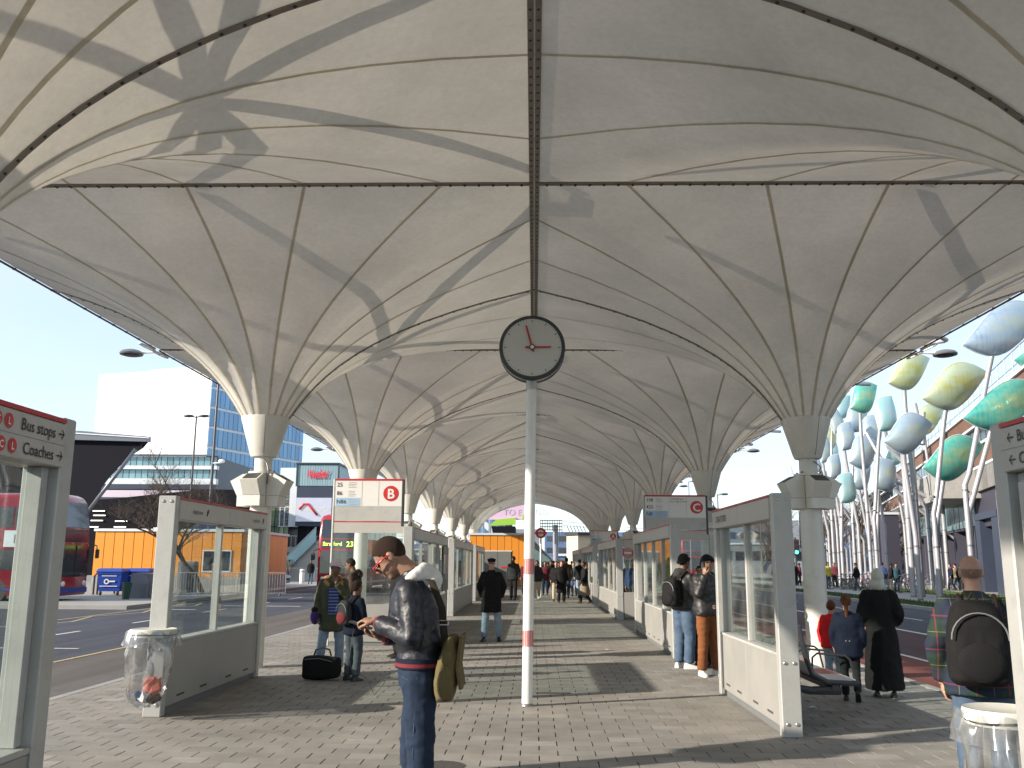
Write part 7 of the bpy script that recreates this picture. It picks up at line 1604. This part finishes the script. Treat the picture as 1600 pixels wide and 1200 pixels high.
# fascia box with letters
a = at(1432, 771, 66); b = at(1470, 758, 58); t2 = thing('fascia_sign', 'projecting pale fascia box with grey letters over the shop doors', 'sign', (a.x, a.y, a.z)); dd = Vector((b.x - a.x, b.y - a.y, 0)); Ls = dd.length; Mf = oriented((a.x, a.y, a.z - .9), dd)
mb = MB(); mb.M = Mf; mb.box((-2.5, 0, 0), (Ls, 3, 1.75)); mb.build('fascia_box', 'concrete', t2, world=True)
mb = MB(); xd = dd.normalized(); text_mb(mb, 'UNDE', 1.25, Mf @ Vector((-.6, -.02, .42)), xd, (0, 0, 1), 'LEFT', .04, .01); mb.build('fascia_lettering', 'mid_metal', t2, world=True, fixn=False)
# banner on the shops
p = at(1362, 830, 80); 
t2 = thing('hanging_banner', 'red and blue banner hanging among the sculpture poles', 'banner', at(1428, 822, 62)); mb = MB(); mb.box((-.35, 0, -.3), (.35, .06, .55)); mb.build('red_part', 'sign_red', t2); mb = MB(); mb.box((-.35, 0, -1.5), (.35, .06, -.32)); mb.build('blue_part', 'bus_blue', t2)
t2 = thing('advertising_totem', 'tall dark purple advertising totem among the sculpture poles', 'totem', (at(1391, 880, 76).x, 76, 0)); a = at(1379, 804, 76); b = at(1403, 804, 76); mb = MB(); mb.box((a.x - at(1391, 880, 76).x, 0, 0), (b.x - at(1391, 880, 76).x, 1.2, a.z)); mb.build('totem_body', 'wall_purple', t2); mb = MB(); mb.box((a.x - at(1391, 880, 76).x - .2, -.1, a.z + .003), (b.x - at(1391, 880, 76).x + .2, 1.3, a.z + .2)); mb.build('totem_cap', 'pale_strip', t2)
# ================================================================== bicycles
def bike_proto():
    t_ = thing('bicycle', 'b', 'bicycle', (0, 0, 0), 0, 'bicycles parked along the verge')
    for x in (0, 1.05):
        mb = MB(); r = .33; mb.tube([(x + r * math.cos(a), 0, .34 + r * math.sin(a)) for a in [2 * math.pi * k / 22 for k in range(23)]], .018, 5); w_ = mb.build('wheel', 'black_rubber', t_, smooth=True)
        mb = MB()
        for k in range(9): a = math.pi * k / 9; mb.tube([(x - .32 * math.cos(a), 0, .34 - .32 * math.sin(a)), (x + .32 * math.cos(a), 0, .34 + .32 * math.sin(a))], .003, 3)
        mb.tube([(x + .305 * math.cos(a), 0, .34 + .305 * math.sin(a)) for a in [2 * math.pi * k / 22 for k in range(23)]], .009, 4); mb.build('rim', 'steel', w_)
    mb = MB(); bb = (.45, 0, .30); se = (.30, 0, .82); hd = (.86, 0, .86); h2 = (.90, 0, .72)
    for a, b in ((bb, se), (se, hd), (bb, h2), (bb, (0, 0, .34)), ((0, 0, .34), (.33, 0, .74)), (hd, (1.05, 0, .34))): mb.tube([a, b], .018, 6)
    fr = mb.build('frame', 'white_paint', t_, smooth='auto'); mb = MB(); mb.tube([(.86, 0, .86), (.84, 0, .98)], .014, 5); mb.tube([(.92, -.28, .98), (.84, -.1, 1.0), (.84, .1, 1.0), (.92, .28, .98)], .014, 5); mb.build('handlebar', 'mid_metal', t_, smooth='auto')
    mb = MB(); mb.tube([(.30, 0, .82), (.28, 0, .92)], .014, 5); mb.ball((.27, 0, .95), (.13, .07, .03), 10, 6); mb.build('saddle', 'black_rubber', t_, smooth='auto'); return t_
mat('bike_blue', (.03, .08, .3), .3); mat('bike_red', (.4, .03, .03), .3); mat('bike_yellow', (.6, .5, .05), .3)
bp = bike_proto(); fm = {}
rows_ = [(1291, 903), (1297, 906), (1302, 905), (1308, 909), (1313, 907), (1319, 911), (1325, 914), (1331, 912), (1337, 916), (1343, 913), (1349, 911), (1355, 915), (1361, 920), (1367, 917), (1373, 921), (1379, 919), (1391, 922), (1397, 925), (1403, 923), (1408, 927)]
adj = ['silver', 'black', 'blue', 'white', 'red']
for i, (px, py) in enumerate(rows_):
    g = gnd(px, py); o = bp if i == 0 else copy_tree(bp)
    if g.y > 64: g = at(px, 880, 60 + i * .4); g.z = 0
    for ch in o.children:
        if ch.name.startswith('frame'): ch.material_slots[0].link = 'OBJECT'; ch.material_slots[0].material = MATS[['mid_metal', 'black_rubber', 'bike_blue', 'dark_metal', 'bike_red', 'steel'][i % 6]]
    o.location = (g.x + 1.2, g.y + .6, 0.01); o.rotation_euler = (R(rp.uniform(-6, 6)), 0, R(rp.uniform(-30, 50) + 180 * (i % 2)))
    o['label'] = ['bicycle at the far left end of the row by the verge', 'bicycle at the near right end of the row by the verge'][0 if i == 0 else 1] if i in (0, 19) else f'{nth(i)} bicycle after the far left one in the row along the verge'
# ================================================================== crowds
tops = ['wool_black', 'wool_charcoal', 'wool_navy', 'coat_teal', 'coat_maroon', 'coat_blue', 'coat_beige', 'wool_brown', 'parka_green', 'leather_black']
pantsl = ['denim_dark', 'trouser_dark', 'denim_mid', 'trouser_dark', 'denim_grey', 'denim_pale', 'trouser_cream']
walkp = [dict(kneeR=(.1, .1, .51), ankR=(.1, .16, .10), kneeL=(-.1, .02, .5), ankL=(-.1, -.22, .14), pitchL=.4, elL=(-.24, .04, 1.13), wrL=(-.22, .2, .93), elR=(.24, -.1, 1.13), wrR=(.23, -.1, .9)), dict(kneeL=(-.1, .1, .51), ankL=(-.1, .16, .10), kneeR=(.1, .02, .5), ankR=(.1, -.22, .14), pitchR=.4), dict(), dict()]
def extra(px, py, H, face, top, pants, label, Y=None, k=2, vx=.034, **kw):
    g = gnd(px, py)
    if Y: x = at(px, 880, Y).x; g = Vector((x, Y, 0))
    kw.setdefault('hairstyle', 'short'); kw.setdefault('skinm', rp.choice(['skin_fair', 'skin_tan', 'skin_brown', 'skin_fair', 'skin_dark'])); kw.setdefault('pose', walkp[k])
    return person(label, (g.x, g.y, kw.pop('z', 0)), face, H, top, kw.pop('hem', .8), 1.08, pants, 1.05, kw.pop('shoes', 'shoe_black'), voxel=vx, seed=px, **kw)
extra(839, 929, 1.70, 175, 'wool_charcoal', 'trouser_cream', 'man in dark jacket and white trousers just right of the clock pole', Y=41, k=0, shoes='shoe_white')
extra(852, 923, 1.66, 190, 'coat_maroon', 'denim_dark', 'person in maroon top behind the white trousers', Y=47)
extra(860, 922, 1.70, 160, 'wool_black', 'trouser_dark', 'dark dressed walker with arm raised left of the beige trousers', Y=50, k=1)
extra(869, 938, 1.66, 185, 'wool_black', 'trouser_cream', 'person in black jacket and beige trousers beside the long black coat', Y=39.5)
w_, hp_, bend_, S_, HM_ = extra(877, 941, 1.70, 170, 'wool_black', 'trouser_dark', 'woman in long black coat with red hair and tan shoes', Y=38, hem=.42, hairstyle='long', shoes='shoe_brown', hair='hair_auburn', vx=.028)
extra(885, 928, 1.84, 10, 'wool_brown', 'denim_dark', 'tall man seen from behind the long black coat', Y=43, k=1)
extra(897, 925, 1.62, 200, 'coat_teal', 'denim_mid', 'short person in teal between the tall man and the railings', Y=46)
extra(906, 926, 1.76, 350, 'wool_black', 'denim_pale', 'man in black jacket and pale jeans near the A stop', Y=44, k=0)
extra(913, 943, 1.66, 262, 'wool_black', None or 'trouser_dark', 'woman with fur hood and long taupe skirt striding left', Y=37.5, k=0, hem=.62, shoes='shoe_brown', skirt=('skirt_taupe', .34), hood='fur_tan', skinm='skin_dark', vx=.028)
extra(820, 925, 1.68, 180, 'coat_maroon', 'denim_dark', 'person in maroon half hidden by the clock pole', Y=48)
extra(697, 932, 1.66, 120, 'wool_black', 'trouser_dark', 'dark figure with striped bag past the second left screen', Y=38)
extra(989, 910, 1.72, 200, 'coat_blue', 'trouser_dark', 'person in blue standing behind the cross screen glass', Y=29.5)
extra(979, 910, 1.70, 160, 'wool_black', 'trouser_dark', 'person in black at the left behind the cross screen glass', Y=30)
extra(997, 930, 1.24, 200, 'parka_green', 'trouser_dark', 'seated looking short person behind the cross screen glass', Y=28.2)
for i, (px, Y, H, f) in enumerate(((845, 58, 1.7, 180), (856, 61, 1.64, 10), (865, 64, 1.72, 0), (873, 57, 1.6, 180), (893, 60, 1.7, 0), (901, 63, 1.66, 190), (838, 66, 1.7, 20), (881, 69, 1.7, 180))):
    extra(px, 900, H, f, tops[i % 10], pantsl[i % 7], ['walker in the far crowd nearest the clock pole', 'second walker in the far crowd from the clock pole', 'far walker under the lattice gantry', 'short far walker behind the long black coat', 'far walker behind the tall man', 'far walker left of the stone tower foot', 'farthest walker at the foot of the glass stair', 'farthest walker in the middle of the crowd'][i], Y=Y, k=i % 4, vx=.05)
# people by the right road and shops
rl = ['pedestrian waiting at the green traffic light', 'second pedestrian at the traffic light', 'person in yellow vest by the bicycles', 'person behind the left end of the bicycles', 'dark coated person among the thin poles', 'person in blue behind the pale headscarf', 'dark coated person right of the blue one', 'person beside the purple totem', 'shopper at the recessed shop doors', 'shopper with pale bag at the shop doors', 'shopper right of the bag carrier', 'shopper near the purple wall', 'shopper between the three poles']
for i, (px, Y, H, m_) in enumerate(((1241, 70, 1.72, 'wool_black'), (1248, 71, 1.66, 'coat_maroon'), (1293, 62, 1.74, 'bike_yellow'), (1303, 64, 1.7, 'coat_maroon'), (1337, 58, 1.7, 'wool_black'), (1378, 54, 1.74, 'coat_blue'), (1391, 55, 1.7, 'wool_black'), (1399, 56, 1.68, 'coat_teal'), (1484, 60, 1.66, 'wool_navy'), (1492, 61, 1.7, 'coat_beige'), (1499, 60, 1.66, 'wool_black'), (1506, 58, 1.6, 'wool_charcoal'), (1432, 66, 1.7, 'coat_beige'))):
    extra(px, 900, H, (i * 77) % 360, m_, pantsl[i % 7], rl[i], Y=Y, k=i % 4, vx=.05)
ll = ['person in beige climbing the outdoor stairs', 'dark figure on the outdoor stairs', 'person with white bag beside the near bus', 'dark figure standing under the stairs']
for i, (px, Y, H, z, m_) in enumerate(((452, 75.4, 1.7, .0, 'coat_beige'), (442, 75.2, 1.7, .0, 'wool_black'), (486, 66, 1.7, 0, 'wool_black'), (426, 74, 1.7, 0, 'wool_navy'))):
    extra(px, 900, H, 90 + i * 40, m_, pantsl[i], ll[i], Y=Y, vx=.05)
# wind ruffled far tree mass and horizon blocks
rr = random.Random(8)
for i in range(14):
    Y = rr.uniform(190, 320); px = -80 + i * 125; x = at(px, 880, Y).x; H = rr.uniform(5, 11); w = rr.uniform(14, 30)
    t_ = thing('distant_block', ['distant grey block at the far left horizon', 'distant block behind the left bus', 'distant block behind the orange kiosk', 'distant block behind the street lamps', 'distant block behind the big sign', 'distant block behind the near bus', 'distant block behind the footbridge', 'distant block behind the clock pole', 'distant block behind the crowd', 'distant block behind the A stop', 'distant block behind the youths', 'distant block behind the right column', 'distant block behind the sculpture', 'distant block at the far right horizon'][i], 'building', (x, Y, 0))
    mb = MB(); mb.box((-w / 2, 0, 0), (w / 2, 10, H)); mb.build('wall', rr.choice(['far_grey', 'concrete', 'blue_shed']), t_); n = int(w / 3); me_p = MB().box((.4, 0, 0), (2.4, .08, 1.3)).mesh('window', 'glass_dark')
    for k in range(n):
        for j in range(int(H / 3)): o = link('window', me_p, t_); o.location = (-w / 2 + k * 3, -.08, 1 + j * 2.9)
bpy.data.scenes.remove(TS)
